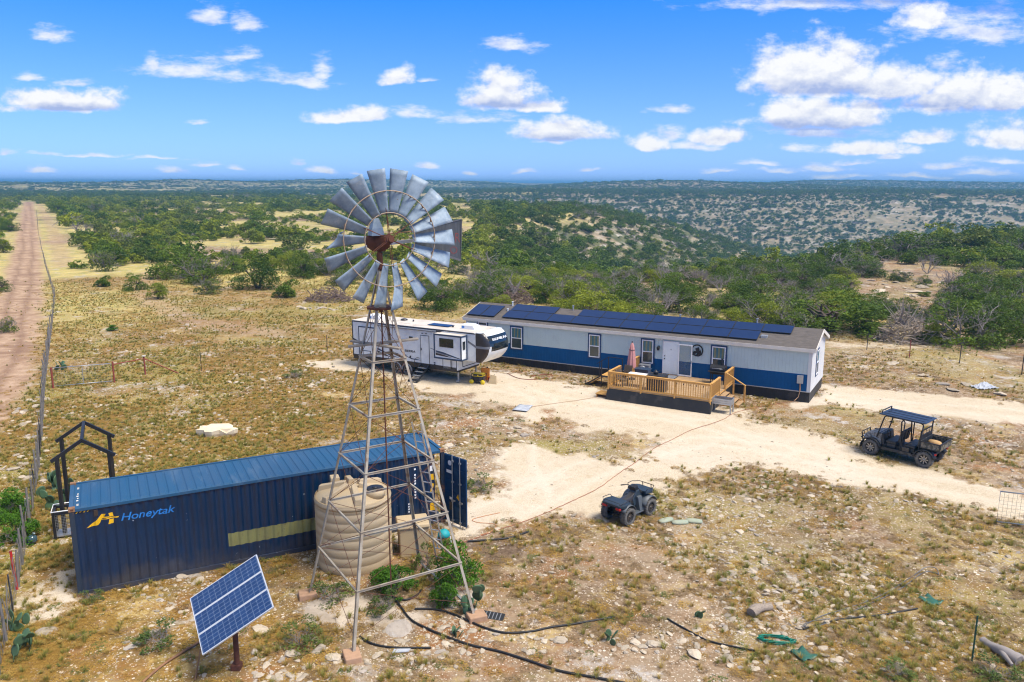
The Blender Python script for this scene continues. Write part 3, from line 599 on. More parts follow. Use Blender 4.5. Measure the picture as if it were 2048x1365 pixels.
def rail(p,q,posts):
    global bal
    p=Vector((*p,0));q=Vector((*q,0)); d=q-p; Ln=d.length; d.normalize(); b=MB()
    b.bar(p+Vector((0,0,RH)),q+Vector((0,0,RH)),.14,.04); b.bar(p+Vector((0,0,RH-.07)),q+Vector((0,0,RH-.07)),.04,.09); b.bar(p+Vector((0,0,DZ+.08)),q+Vector((0,0,DZ+.08)),.04,.09)
    o=b.build('railing','pine',dk,.004)
    for t in posts:
        c=p+d*(Ln*t); b=MB(); b.box(c.x-.045,c.x+.045,c.y-.045,c.y+.045,.3,RH-.02); b.build('post','pine',o,.004)
    k=int(Ln/.137)
    for i in range(1,k):
        c=p+d*(Ln*i/k)
        if any(abs(Ln*i/k-Ln*t)<.07 for t in posts): continue
        if bal is None:
            b=MB(); b.box(-.018,.018,-.018,.018,DZ+.1,RH-.08); bal=b.build('baluster','pine',o); bb=bal
        else: bb=bal.copy(); COL.objects.link(bb); bb.parent=o
        bb.location=c
rail((0,0),(DW,0),(0,1/3,2/3,1)); rail((DW,.08),(DW,1.9),(1,)); rail((DW,3.12),(DW,DD-.05),(0,.97)); rail((0,.08),(0,1.8),(1,)); rail((0,3.4),(0,DD-.05),(0,.97))
for i in range(4):
    z=DZ-.145*(i+1); b=MB(); b.box(DW+.02+i*.28,DW+.32+i*.28,1.98,3.04,z-.04,z); b.box(DW+.05+i*.28,DW+.07+i*.28,2.0,3.02,z-.145,z-.041); b.build('step','deck_board',dk)
b=MB(); b.prism([(DW+.02,.0),(DW+1.15,.0),(DW+1.15,.1),(DW+.02,.62)],1.95,1.98); b.prism([(DW+.02,.0),(DW+1.15,.0),(DW+1.15,.1),(DW+.02,.62)],3.04,3.07); b.build('stringer','pine',dk)
b=MB(); b.bar((DW+.05,3.15,RH-.02),(DW+1.2,3.15,1.02),.1,.05); b.box(DW+1.1,DW+1.19,3.1,3.19,0,1.0); b.box(DW+.46,DW+.54,3.1,3.18,.0,RH-.28); b.build('handrail','pine',dk,.004)
b=MB(); b.box(-.85,-.1,.05,.9,.18,.23); b.box(-.8,-.76,.08,.86,-.05,.18); b.build('step','pine',dk,.006)
for i in range(5):
    b=MB(); x=DW-1.9+i*.38; b.lathe([(0,-.09),(.02,-.08),(.03,-.03),(0,0)],8,c=(x,-.05,RH-.14)); b.build('string_light','black_steel',dk)
# stairs of black steel at the home wall
st=thing('metal_stair','black steel stair with wooden treads and thin handrails against the home','stair',hl(HL-13.1,-2.55),HRZ)
b=MB()
for y in (0,1.1):
    b.bar((0,y,.02),(1.05,y,.70),.04,.09); b.bar((1.05,y,.70),(2.1,y,.70),.04,.09); b.bar((0,y,0),(0,y,.28),.04); b.bar((1.1,y,0),(1.1,y,1.72),.045); b.bar((2.05,y,0),(2.05,y,1.72 if y else .7),.045); b.bar((0,y,.03),(1.1,y,.03),.03)
y=1.1; b.bar((.5,y,.4),(.5,y,1.35),.035); b.bar((.3,y,1.18),(1.1,y,1.70),.035); b.bar((1.1,y,1.70),(2.05,y,1.70),.035); b.build('frame','black_steel',st)
for x,z in ((.15,.2),(.45,.38),(.75,.56)):
    b=MB(); b.box(x,x+.3,.03,1.07,z-.04,z); b.build('tread','pine',st,.005)
b=MB(); b.box(1.06,2.08,.02,1.08,.70,.745); b.build('landing','pine',st,.005)
# things on the deck
um=thing('patio_umbrella','closed faded pink patio umbrella standing on the deck','umbrella',hl(HL-10.05,-2.5,DZ),HRZ)
b=MB(); b.cyl((0,0,0),(0,0,2.3),.022,n=8); b.build('pole','black_steel',um); b=MB(); b.lathe([(.0,0),(.24,0),(.22,.06),(.05,.1),(0,.1)],18); b.build('base','black_steel',um)
b=MB(); vs=[];ns=32
for z,r in ((.75,.25),(1.0,.25),(1.5,.20),(1.85,.16),(2.12,.11),(2.24,.06),(2.29,.03)):
    for j in range(ns): t=2*PI*j/ns; q=r*(1+.16*math.cos(8*t)); vs.append((q*math.cos(t),q*math.sin(t),z+(.05*math.cos(8*t) if z<.8 else 0)))
b._a(vs,[(i*ns+j,i*ns+(j+1)%ns,(i+1)*ns+(j+1)%ns,(i+1)*ns+j) for i in range(6) for j in range(ns)],0,True); b.build('canopy','pink',um)
b=MB(); b.tube([(.17*math.cos(t),.17*math.sin(t),1.85) for t in [2*PI*i/16 for i in range(16)]],.02,5,closed=True); b.cyl((0,0,2.28),(0,0,2.38),.035,n=8); b.build('strap','rv_brown',um)
ft=thing('folding_table','white folding table with thin legs on the deck','table',hl(HL-9.1,-3.9,DZ),HRZ)
b=MB(); b.box(-.6,.6,-.35,.35,.70,.74); b.build('tabletop','white_paint',ft,.015)
for x in (-.5,.5):
    b=MB(); b.tube([(x,-.28,.70),(x*.9,-.3,0)],.014,6); b.tube([(x,.28,.70),(x*.9,.3,0)],.014,6); b.tube([(x*.93,-.29,.2),(x*.93,.29,.2)],.012,6); b.build('leg','black_steel',ft)
tb=thing('draped_table','square table hung with a black cover at the deck railing','table',hl(HL-7.75,-4.3,DZ),HRZ)
b=MB(); b.hexa([(-.55,-.4,.02),(.55,-.4,.02),(.55,.4,.02),(-.55,.4,.02),(-.5,-.36,.9),(.5,-.36,.9),(.5,.36,.9),(-.5,.36,.9)]); b.build('cover','rv_dark',tb,.02); b=MB(); b.box(-.54,.54,-.4,.4,.9,.95); b.build('tabletop','black_steel',tb,.01)
pt=thing('cooking_pot','small black pot with a raised lid standing on the black table','pot',hl(HL-7.9,-4.2,DZ+.95),0); b=MB(); b.lathe([(0,0),(.13,0),(.15,.1),(.14,.16),(.05,.2),(.03,.25),(0,.26)],14); b.build('body','black_steel',pt); b=MB(); b.tube([(.14,0,.12),(.26,0,.2),(.3,0,.2)],.02,5); b.build('handle','black_steel',pt)
for i,(s_,y,lab) in enumerate(((10.1,-3.2,'dark wooden patio chair nearest the closed umbrella'),(9.9,-4.35,'dark wooden patio chair at the corner of the deck railing'))):
    ch=thing('patio_chair',lab,'chair',hl(HL-s_,y,DZ),HRZ+1.2*i,'chairs on the deck')
    b=MB(); b.box(-.25,.25,-.25,.25,.40,.45); b.build('seat','bark',ch,.01); b=MB(); b.hexa([(-.25,.2,.5),(.25,.2,.5),(.25,.25,.5),(-.25,.25,.5),(-.25,.32,.95),(.25,.32,.95),(.25,.36,.95),(-.25,.36,.95)]); b.build('backrest','bark',ch)
    for x in (-.22,.22):
        for y_ in (-.22,.22): b=MB(); b.box(x-.025,x+.025,y_-.025,y_+.025,0,.4); b.build('leg','bark',ch)
cb=thing('storage_bin','low navy blue storage bin on the deck behind the umbrella','bin',hl(HL-9.75,-1.3,DZ),HRZ); b=MB(); b.hexa([(-.4,-.25,0),(.4,-.25,0),(.4,.25,0),(-.4,.25,0),(-.45,-.29,.42),(.45,-.29,.42),(.45,.29,.42),(-.45,.29,.42)]); b.build('body','rv_blue',cb,.02); b=MB(); b.box(-.48,.48,-.32,.32,.42,.48); b.build('lid','rv_blue',cb,.02)
ac=thing('air_conditioner','small grey air conditioning unit on the deck by the home wall','air conditioner',hl(HL-9.95,-.45,DZ),HRZ); b=MB(); b.box(-.35,.35,-.2,.2,.03,.55); b.build('case','rv_grey',ac,.02)
b=MB(); b.lathe([(.05,-.215),(.2,-.215),(.2,-.2)],20,0,'y',(-.08,0,.29)); b.lathe([(.12,-.218),(.14,-.218)],20,0,'y',(-.08,0,.29)); b.build('fan_grille','galv_light',ac)
gr=thing('barbecue_grill','black barrel barbecue grill standing at the wall end of the deck','grill',hl(HL-5.15,-.85,DZ),HRZ)
b=MB(); b.cyl((-.45,0,.85),(.45,0,.85),.30,n=18); b.build('drum','black_steel',gr); b=MB(); b.cyl((.2,0,1.1),(.2,0,1.5),.05,n=10); b.cyl((.2,0,1.5),(.2,0,1.54),.08,n=10); b.build('chimney','black_steel',gr)
for x in (-.4,.4):
    for y in (-.22,.22): b=MB(); b.bar((x,y,0),(x,y*.8,.7),.04); b.build('leg','black_steel',gr)
b=MB(); b.box(-.5,.5,-.55,-.28,.78,.81); b.build('shelf','black_steel',gr); b=MB(); b.tube([(-.3,-.31,.95),(-.3,-.36,.98),(.3,-.36,.98),(.3,-.31,.95)],.014,5); b.build('handle','galv_light',gr)
dm=thing('door_mat','dark door mat lying on the deck in front of the door','mat',hl(HL-8.5,-.75,DZ),HRZ); b=MB(); b.box(-.75,.75,-.45,.45,0,.015); b.build('pad','black_rubber',dm,.005); b=MB(); b.box(-.7,.7,-.4,.4,.0155,.018); b.build('pile','rv_grey',dm)
pl=thing('raised_planter','galvanised raised planter trough on legs beside the deck steps','planter',hl(HL-3.9,-4.35),HRZ)
b=MB()
for i in range(3): z=.5+i*.11; b.box(-.55,.55,-.32,-.29,z,z+.1); b.box(-.55,.55,.29,.32,z,z+.1); b.box(-.55,-.52,-.29,.29,z,z+.1); b.box(.52,.55,-.29,.29,z,z+.1)
b.box(-.52,.52,-.29,.29,.5,.53); b.build('trough','galv_light',pl,.006)
b=MB(); b.box(-.52,.52,-.29,.29,.53,.60); b.build('soil','bark',pl)
for x in (-.52,.52):
    for y in (-.3,.3): b=MB(); b.box(x-.035,x+.035,y-.03,y+.03,0,.84); b.build('leg','galv_light',pl,.004)
# ------------------------------------------------------------------ fifth wheel trailer
rv=thing('travel_trailer','long white fifth wheel travel trailer with a slide-out parked beside the mobile home','trailer',(-10.962,53.994,.0),rot=(0,R(-.85),R(-32.72)))
b=MB(); b.prism([(0,.78),(8.95,.70),(8.95,1.42),(10.42,1.44),(10.42,3.24),(0,3.24)],0,2.44); b.build('body','rv_white',rv,.03)
b=MB(); b.box(-.02,10.3,-.02,2.46,3.24,3.275); b.build('roof','rv_roof',rv,.02); b=MB(); b.box(-.025,10.35,-.03,-.005,3.17,3.225); b.box(-.03,.0,-.03,2.47,3.17,3.225); b.box(-.03,.03,-.03,-.004,.8,3.2); b.build('edge_trim','trim_black',rv)
b=MB(); b.box(-.02,8.9,-.012,-.001,.60,.90); b.box(.0,8.9,.02,2.42,.58,.70); b.build('underbelly','rv_dark',rv)
NT=28; zs=[1.40,1.55,1.75,1.95,2.15,2.3,2.45,2.62,2.8,2.95,3.08,3.2,3.27]; xn=[10.8,11.0,11.22,11.38,11.47,11.5,11.5,11.47,11.4,11.3,11.18,11.05,10.92]
def cap(t,z,o=0):
    x_=float(np.interp(z,zs,xn)); sg=1 if math.sin(t)>=0 else -1
    return (10.40+(x_-10.40)*max(math.cos(t),0)**.40+o,1.22+(1.235+o*.3)*sg*abs(math.sin(t))**.55,z)
b=MB(); vs=[cap(-PI/2+PI*j/NT,z) for z in zs for j in range(NT+1)]
for i in range(len(zs)-1):
    for j in range(NT):
        t=abs(math.degrees(-PI/2+PI*(j+.5)/NT)); z=(zs[i]+zs[i+1])/2; m_=0
        if t<40+ (z-2.3)*8 and 2.12<z<3.1: m_=1
        elif t>46+(3.1-z)*3:
            m_=2 if z>2.45 else (3 if z>2.3 else 4)
        b._a([vs[i*(NT+1)+j],vs[i*(NT+1)+j+1],vs[(i+1)*(NT+1)+j+1],vs[(i+1)*(NT+1)+j]],[(0,1,2,3)],m_,True)
b._a([cap(-PI/2+PI*j/NT,3.27) for j in range(NT+1)],[tuple(range(NT+1))]); b._a([cap(-PI/2+PI*j/NT,1.40) for j in range(NT+1)],[tuple(range(NT+1))[::-1]])
o=b.build('front_cap',['rv_white','glass_dark','rv_dark','rv_grey','rv_brown'],rv)
def capt(u,v):
    p=cap(u*.98,2.80+v); return (p[0]+.045,p[1],p[2]+.01)
text_obj('SIERRA',.18,lambda u,v:capt(-.50+u,v*.95),'white_paint','lettering',rv,shear=.15,offset=.004,width=.96)
def panel(x0,x1,z0,z1,name,m,y=0,tr='trim_black',w=.035,pr=.012,hand=True):
    b=MB(); b.box(x0,x1,y-pr-.006,y-.001,z0,z0+w); b.box(x0,x1,y-pr-.006,y-.001,z1-w,z1); b.box(x0,x0+w,y-pr-.006,y-.001,z0+w,z1-w); b.box(x1-w,x1,y-pr-.006,y-.001,z0+w,z1-w)
    o=b.build(name,tr,rv); b=MB(); b.box(x0+w,x1-w,y-pr,y-.001,z0+w,z1-w); b.build('skin',m,o); return o
dr=panel(5.98,6.72,.86,2.76,'door','rv_white'); b=MB(); b.box(6.02,6.08,-.05,-.012,1.75,1.9); b.build('handle','black_steel',dr)
b=MB(); b.tube([(5.9,-.03,1.2),(5.75,-.1,1.25),(5.55,-.12,1.1),(5.5,-.1,.72)],.018,6); b.build('grab_rail','black_steel',rv)
panel(.58,2.10,.82,2.90,'rear_slide','rv_white',y=-.0,tr='rv_blue',w=.07,pr=.05)
b=MB(); b.box(7.6,9.72,-.60,-.001,1.54,3.06); so=b.build('slide_out','rv_white',rv,.015)
b=MB()
for q in ((7.57,9.75,1.5,1.60),(7.57,9.75,3.0,3.09)): b.box(q[0],q[1],-.625,-.598,q[2],q[3])
for q in ((7.57,7.66),(9.66,9.75)): b.box(q[0],q[1],-.625,-.598,1.6,3.0)
b.box(9.722,9.75,-.62,-.0,1.5,1.6); b.box(9.722,9.75,-.62,.0,3.0,3.09); b.box(9.722,9.75,-.1,0,1.6,3.0); b.build('trim','rv_blue',so); b=MB(); b.box(7.6,9.72,-.6,-.0,3.06,3.10); b.build('roof','rv_roof',so)
def win(x0,x1,z0,z1,y,par,axis='y'):
    b=MB()
    if axis=='y': b.box(x0,x1,y-.02,y-.001,z0,z1); b.box((x0+x1)/2-.012,(x0+x1)/2+.012,y-.026,y-.02,z0,z1,1)
    else: b.box(y+.001,y+.03,x0,x1,z0,z1)
    return b.build('window',['glass_dark','rv_dark'],par,.03)
win(8.02,9.12,2.28,2.84,-.60,so); win(-.46,-.2,2.2,2.72,9.722,so,'x')
def swoosh(pts,m_,par,y): b=MB(); b.prism(pts,y-.004,y-.0005); b.build('stripe',m_,par)
swoosh([(7.7,2.02),(8.3,1.95),(9.62,1.66),(9.62,1.62),(8.9,1.72),(7.7,1.94)],'rv_blue',so,-.6); swoosh([(7.7,1.86),(8.4,1.78),(9.0,1.66),(8.4,1.68),(7.7,1.72)],'rv_brown',so,-.6)
swoosh([(7.7,1.925),(8.6,1.83),(9.55,1.625),(8.6,1.77),(7.7,1.88)],'rv_grey',so,-.6)
swoosh([(.02,2.02),(.55,1.84),(.55,1.76),(.02,1.90)],'rv_dark',rv,0.); swoosh([(2.2,1.55),(3.2,1.22),(4.2,1.02),(3.4,1.10),(2.2,1.42)],'rv_blue',rv,0.); swoosh([(2.2,1.36),(3.0,1.14),(3.4,1.02),(2.8,1.06),(2.2,1.22)],'rv_brown',rv,0.)
swoosh([(4.6,1.26),(5.3,1.12),(5.95,1.08),(5.95,1.05),(5.2,1.06)],'rv_blue',rv,0.); swoosh([(6.8,1.98),(7.5,1.84),(7.5,1.78),(6.8,1.94)],'rv_grey',rv,0.); swoosh([(9.8,2.75),(10.42,2.45),(10.42,2.3),(9.8,2.62)],'rv_grey',rv,0.)
text_obj('SIERRA',.2,lambda u,v:(4.62+u,-.006,1.52+v),'rv_dark','lettering',rv,shear=.15,offset=.006,width=.92)
panel(7.78,8.45,.72,1.38,'compartment_door','rv_white'); panel(8.5,8.9,.80,1.36,'compartment_door','rv_white'); panel(3.2,4.35,1.02,1.82,'compartment_door','rv_white') if False else panel(.95,1.65,.95,1.25,'compartment_door','rv_white',y=-.052)
b=MB(); b.box(8.952,8.97,.12,2.3,.74,1.40); b.build('hitch_wall','rv_white',rv); b=MB(); b.box(8.971,8.985,.5,1.9,.85,1.3); b.box(8.985,8.99,.55,1.85,.9,1.25,1); b.build('hitch_hatch',['trim_black','rv_white'],rv)
for x,z in ((4.7,1.25),(5.1,1.22)): b=MB(); b.lathe([(0,-.02),(.07,-.02),(.07,-.0)],12,0,'y',(x,0,z)); b.build('port','black_steel',rv)
for x,z in ((7.05,.98),(7.05,.86)): b=MB(); b.box(x,x+.13,-.014,-.001,z,z+.08); b.build('outlet_cover','black_steel',rv)
b=MB(); b.box(5.05,5.35,-.016,-.001,2.42,2.58); b.build('outlet_cover','rv_dark',rv); b=MB(); b.box(6.1,6.25,-.03,-.001,2.86,2.9); b.box(6.4,6.55,-.03,-.001,2.86,2.9); b.build('porch_light','rv_dark',rv)
b=MB(); b.cyl((2.4,-.08,3.10),(7.5,-.08,3.10),.055,n=10); b.box(7.5,7.62,-.16,-.001,3.02,3.18); b.build('awning','rv_grey',rv); b=MB(); b.box(7.45,7.75,-.2,-.02,3.12,3.2); b.build('awning_head','rv_dark',rv)
def wheel(parent,x,y,z,r,w,side,tread=True,rim='rim_metal',tm='tyre',nsp=8):
    b=MB(); hw=w/2; b.lathe([(r*.62,-hw*.8),(r*.80,-hw),(r*.95,-hw*.9),(r,-hw*.6),(r,hw*.6),(r*.95,hw*.9),(r*.8,hw),(r*.62,hw*.8)],28,0,'y',(x,y,z))
    if tread:
        for i in range(22):
            t=2*PI*i/22
            for q in (-1,1):
                c=Vector((x+math.cos(t+.07*q)*r*1.005,y+q*hw*.5,z+math.sin(t+.07*q)*r*1.005)); d=Vector((-math.sin(t),0,math.cos(t)))*r*.07; rd=Vector((math.cos(t),0,math.sin(t)))*r*.035; yy=Vector((0,hw*.42,0))
                b.hexa([c-d-yy-rd,c+d-yy-rd,c+d+yy-rd,c-d+yy-rd,c-d-yy+rd,c+d-yy+rd,c+d+yy+rd,c-d+yy+rd])
    o=b.build('wheel',tm,parent); b=MB(); s_=side*hw
    b.lathe([(r*.63,s_*.85),(r*.56,s_*.9),(r*.54,s_*.35),(0,s_*.3)],24,0,'y',(x,y,z))
    for i in range(nsp):
        t=2*PI*i/nsp; b.bar((x+math.cos(t)*r*.12,y+s_*.5,z+math.sin(t)*r*.12),(x+math.cos(t)*r*.55,y+s_*.6,z+math.sin(t)*r*.55),r*.13,r*.06,1,(0,1,0))
    b.lathe([(r*.16,s_*.4),(r*.16,s_*.75),(0,s_*.78)],12,1,'y',(x,y,z)); b.build('rim',['black_steel',rim],o); return o
for x in (3.86,4.76):
    for y in (.16,2.28): wheel(rv,x,y,.27,.36,.24,-1 if y<1 else 1,False,nsp=6)
    b=MB(); b.tube([(x+.42*math.cos(t),-.0,.28+.42*math.sin(t)) for t in [PI*i/12 for i in range(13)]],.05,6); b.build('fender','rv_grey',rv)
for y in (.25,2.2): b=MB(); b.box(8.78,8.86,y-.04,y+.04,-.02,.7); b.box(8.7,8.94,y-.12,y+.12,-.05,.0); b.build('landing_leg','galv_light',rv)
sp_=MB()
for y0,z0 in ((-.2,.66),(-.5,.47),(-.8,.28),(-1.1,.09)): sp_.box(6.02,6.68,y0-.26,y0,z0-.03,z0)
for x in (5.98,6.68): sp_.bar((x,-.02,.78),(x,-1.35,-.05),.04,.12)
sp_.build('entry_step','trim_black',rv); b=MB()
for y0,z0 in ((-.2,.66),(-.5,.47),(-.8,.28)): b.box(6.04,6.66,y0-.24,y0-.02,z0+.001,z0+.008)
b.build('step_tread','galv_light',rv)
for x,y in ((1.1,1.25),(9.15,1.15)):
    b=MB(); b.loft([[(x-.45,y-.33,3.275),(x+.6,y-.33,3.275),(x+.6,y+.33,3.275),(x-.45,y+.33,3.275)],[(x-.45,y-.33,3.5),(x+.5,y-.33,3.5),(x+.5,y+.33,3.5),(x-.45,y+.33,3.5)],[(x-.40,y-.27,3.58),(x+.3,y-.27,3.58),(x+.3,y+.27,3.58),(x-.40,y+.27,3.58)]],sm=False); o=b.build('roof_air_conditioner','white_paint',rv,.04,seg=3)
    b=MB(); b.box(x-.455,x-.45,y-.22,y+.22,3.33,3.46); b.box(x-.42,x-.2,y-.336,y-.331,3.33,3.45); b.build('label','logo_blue',o)
b=MB(); b.box(6.0,7.7,.75,1.45,3.30,3.335); b.build('solar_panel','pv_black',rv,.006)
for x,y,r in ((3.3,1.6,.25),(3.0,.9,.06),(4.2,1.5,.06),(7.9,1.0,.07)): b=MB(); b.lathe([(r,3.27),(r*.95,3.35),(r*.5,3.40),(0,3.41)],14,c=(x,y,0)); b.build('roof_vent','rv_dark',rv)
# generator, fuel can and slab in front of the trailer nose
gn=thing('generator','yellow and black portable generator on small yellow wheels under the trailer nose','generator',(-2.1,49.35,0),R(-20))
b=MB(); 
for x in (-.4,.4): b.tube([(x,-.27,.1),(x,-.27,.62),(x,.27,.62),(x,.27,.1),],.02,6)
b.tube([(-.4,-.27,.12),(.4,-.27,.12)],.02,6); b.tube([(-.4,-.27,.62),(.4,-.27,.62)],.02,6); b.build('frame','black_steel',gn)
b=MB(); b.box(-.36,.36,-.23,.23,.46,.66); b.build('fuel_tank','gen_yellow',gn,.04); b=MB(); b.box(-.37,.1,-.24,.2,.14,.46); b.build('engine','black_steel',gn,.02); b=MB(); b.box(.1,.38,-.25,.22,.2,.46); b.build('control_panel','rv_dark',gn,.02); b=MB(); b.box(-.3,-.02,-.2335,-.2305,.5,.62); b.box(.05,.3,-.2335,-.2305,.52,.60); b.build('label','rv_dark',gn)
for x in (-.38,.38):
    b=MB(); b.lathe([(.0,-.05),(.13,-.05),(.15,0),(.13,.05),(0,.05)],16,0,'y',(x,-.32,.14)); b.build('wheel','gen_yellow',gn)
fc=thing('fuel_can','tall orange fuel can standing behind the yellow generator','can',(-1.72,50.2,0),R(10)); b=MB(); b.box(-.27,.27,-.16,.16,0,.78); b.build('body','orange',fc,.05,seg=3); b=MB(); b.cyl((.12,0,.78),(.12,0,.86),.05,n=10); b.build('cap','black_steel',fc); b=MB(); b.tube([(-.2,0,.77),(-.18,0,.86),(0,0,.86),(.02,0,.77)],.02,6); b.build('handle','orange',fc)
rc=thing('gas_can','small red petrol can lying beside the orange fuel can','can',(-1.35,49.8,.0),R(40)); b=MB(); b.box(-.2,.2,-.12,.12,0,.3); b.build('body','red_plastic',rc,.04,seg=3); b=MB(); b.cyl((.15,0,.3),(.3,0,.4),.03,.02,8); b.build('spout','black_steel',rc)
pv_=thing('stone_slab','pale beige slab leaning beside the yellow generator','slab',(-1.15,49.3,0),R(-25)); b=MB(); b.hexa([(-.3,-.25,-.02),(.3,-.25,-.02),(.3,-.18,-.02),(-.3,-.18,-.02),(-.3,.08,.5),(.12,.08,.46),(.12,.15,.46),(-.3,.15,.5)]); b.build('slab','box_beige',pv_,.01)
# ------------------------------------------------------------------ utility vehicle
ut=thing('utility_vehicle','dark four seat utility vehicle with a flat roof and open cargo bed','utility vehicle',(18.25,35.5,0),R(132.8))
for x in (-1.2,1.2):
    for s_ in (-1,1): wheel(ut,x,s_*.62,.365,.365,.27,s_)
b=MB(); b.prism([(-1.5,.5),(-1.5,.62),(1.5,.62),(1.5,.42),(.85,.36),(-.85,.36)],-.5,.5); b.build('chassis','utv_dark',ut,.02)
b=MB(); b.box(-.95,.85,-.68,.68,.40,.47); b.build('floor','bark',ut)
b=MB(); b.loft([[(.78,-.62,.55),(.78,.62,.55),(.78,.60,1.12),(.78,-.60,1.12)],[(1.25,-.60,.62),(1.25,.60,.62),(1.25,.52,1.05),(1.25,-.52,1.05)],[(1.62,-.46,.6),(1.62,.46,.6),(1.62,.40,.88),(1.62,-.40,.88)]],sm=False); b.build('hood','hood_camo',ut,.05,seg=3)
for s_ in (-1,1):
    b=MB()
    for xc,a0,a1 in ((1.2,-10,175),(-1.2,10,165)):
        n=10; P=[(xc+.47*math.cos(R(a0+(a1-a0)*i/n)),.36+.47*math.sin(R(a0+(a1-a0)*i/n))) for i in range(n+1)]
        b._a([(x,s_*.46,z) for x,z in P]+[(x,s_*.80,z) for x,z in P],[(i,i+1,i+n+2,i+n+1) for i in range(n)],0,True)
    o=b.build('fender','utv_dark',ut); so_=o.modifiers.new('s','SOLIDIFY'); so_.thickness=.025
    b=MB(); b.prism([(-.72,.38),(.72,.38),(.66,.52),(-.62,.52)],s_*.66,s_*.72); b.build('side_sill','utv_dark',ut,.01)
b=MB(); b.tube([(1.68,-.45,.55),(1.75,-.45,.95),(1.75,.45,.95),(1.68,.45,.55)],.028,6); b.tube([(1.7,-.2,.5),(1.76,-.2,.95)],.02,5); b.tube([(1.7,.2,.5),(1.76,.2,.95)],.02,5); b.tube([(1.62,-.5,.62),(1.74,-.5,.7),(1.74,.5,.7),(1.62,.5,.62)],.03,6); b.build('bumper','black_steel',ut)
for s_ in (-1,1): b=MB(); b.box(1.60,1.66,s_*.33-.1,s_*.33+.1,.72,.82); b.build('headlight','white_paint',ut,.02)
RT=2.02; b=MB()
for s_ in (-1,1):
    y=s_*.64; yt=s_*.58
    b.tube([(.98,y,.9),(.72,yt,RT-.1),(.62,yt,RT-.04),(-.9,yt,RT-.06),(-1.0,yt,RT-.14),(-.92,y,.75)],.032,7); b.tube([(-.12,y,.45),(-.06,yt,RT-.18),(-.14,yt,RT-.07)],.032,7); b.tube([(-.16,y,.45),(-.20,yt,RT-.18),(-.12,yt,RT-.07)],.028,7)
for x,z in ((.66,RT-.06),(-.1,RT-.08),(-.95,RT-.1)): b.tube([(x,-.58,z),(x,.58,z)],.03,6)
b.tube([(-.93,-.64,1.15),(-.93,.64,1.15)],.026,6); b.build('roll_cage','black_steel',ut)
b=MB(); b.hexa([(-1.12,-.68,RT-.035),(.95,-.68,RT),(.95,.68,RT),(-1.12,.68,RT-.035),(-1.10,-.66,RT+.0),(.93,-.66,RT+.045),(.93,.66,RT+.045),(-1.10,.66,RT+.0)])
for y in (-.4,0,.4): b.hexa([(-1.0,y-.05,RT),(.8,y-.05,RT+.04),(.8,y+.05,RT+.04),(-1.0,y+.05,RT),(-1.0,y-.04,RT+.02),(.8,y-.04,RT+.062),(.8,y+.04,RT+.062),(-1.0,y+.04,RT+.02)])
b.build('roof_panel','utv_roof',ut,.015)
b=MB(); b.tube([(.88,-.52,RT+.03),(.86,-.5,RT+.17),(.86,.5,RT+.17),(.88,.52,RT+.03)],.03,6); b.build('light_bar','black_steel',ut)
for x in (.12,-.72):
    b=MB(); b.box(x-.02,x+.44,-.6,.6,.70,.84); b.box(x-.0,x+.42,-.56,.56,.47,.70,0); b.build('seat','utv_dark',ut,.04,seg=3)
    for y in (-.36,.0,.36):
        b=MB(); b.hexa([(x-.16,y-.16,.82),(x-.04,y-.16,.82),(x-.04,y+.16,.82),(x-.16,y+.16,.82),(x-.26,y-.15,1.38),(x-.16,y-.15,1.38),(x-.16,y+.15,1.38),(x-.26,y+.15,1.38)]); b.build('backrest','utv_dark',ut,.04,seg=3)
b=MB(); b.hexa([(.62,-.6,.6),(.86,-.6,.6),(.86,.6,.6),(.62,.6,.6),(.70,-.58,1.1),(.92,-.58,1.12),(.92,.58,1.12),(.70,.58,1.1)]); b.build('dashboard','utv_dark',ut,.03)
b=MB(); c=Vector((.55,.34,1.1)); b.tube([c+Vector((.07*math.cos(t)*.6,.17*math.sin(t),.17*math.cos(t))) for t in [2*PI*i/16 for i in range(16)]],.018,5,closed=True); b.cyl(c,(.75,.34,1.0),.02,n=6); b.build('steering_wheel','black_rubber',ut)
BX0,BX1,BZ=-1.82,-.98,.86; b=MB(); b.box(BX0,BX1,-.7,.7,BZ,BZ+.04); b.box(BX0,BX0+.04,-.7,.7,BZ+.04,BZ+.30); b.box(BX1-.04,BX1,-.7,.7,BZ+.04,BZ+.36); b.build('cargo_bed','utv_dark',ut,.008)
for s_ in (-1,1): b=MB(); b.box(BX0+.04,BX1-.04,min(s_*.7,s_*.66),max(s_*.7,s_*.66),BZ+.04,BZ+.30); b.build('bed_side','camo',ut,.008)
b=MB(); b.box(BX0-.02,BX0-.001,-.66,.66,BZ+.03,BZ+.28); b.build('tailgate','camo',ut,.006)
b=MB(); 
for x in (BX0,BX1): b.box(x-.03,x+.03,-.74,.74,BZ+.30,BZ+.34)
for s_ in (-1,1): b.box(BX0,BX1,s_*.72-.03,s_*.72+.03,BZ+.301,BZ+.341)
b.build('bed_rim','black_steel',ut)
b=MB()
for s_ in (-1,1): b.bar((BX1+.02,s_*.66,BZ+.3),(BX1+.02,s_*.66,1.62),.04)
b.bar((BX1+.02,-.66,1.62),(BX1+.02,.66,1.62),.04); b.box(BX1,BX1+.03,-.64,.64,1.22,1.40)
for y in (-.35,0,.35): b.bar((BX1+.02,y,1.4),(BX1+.02,y,1.62),.018)
b.build('headboard','black_steel',ut)
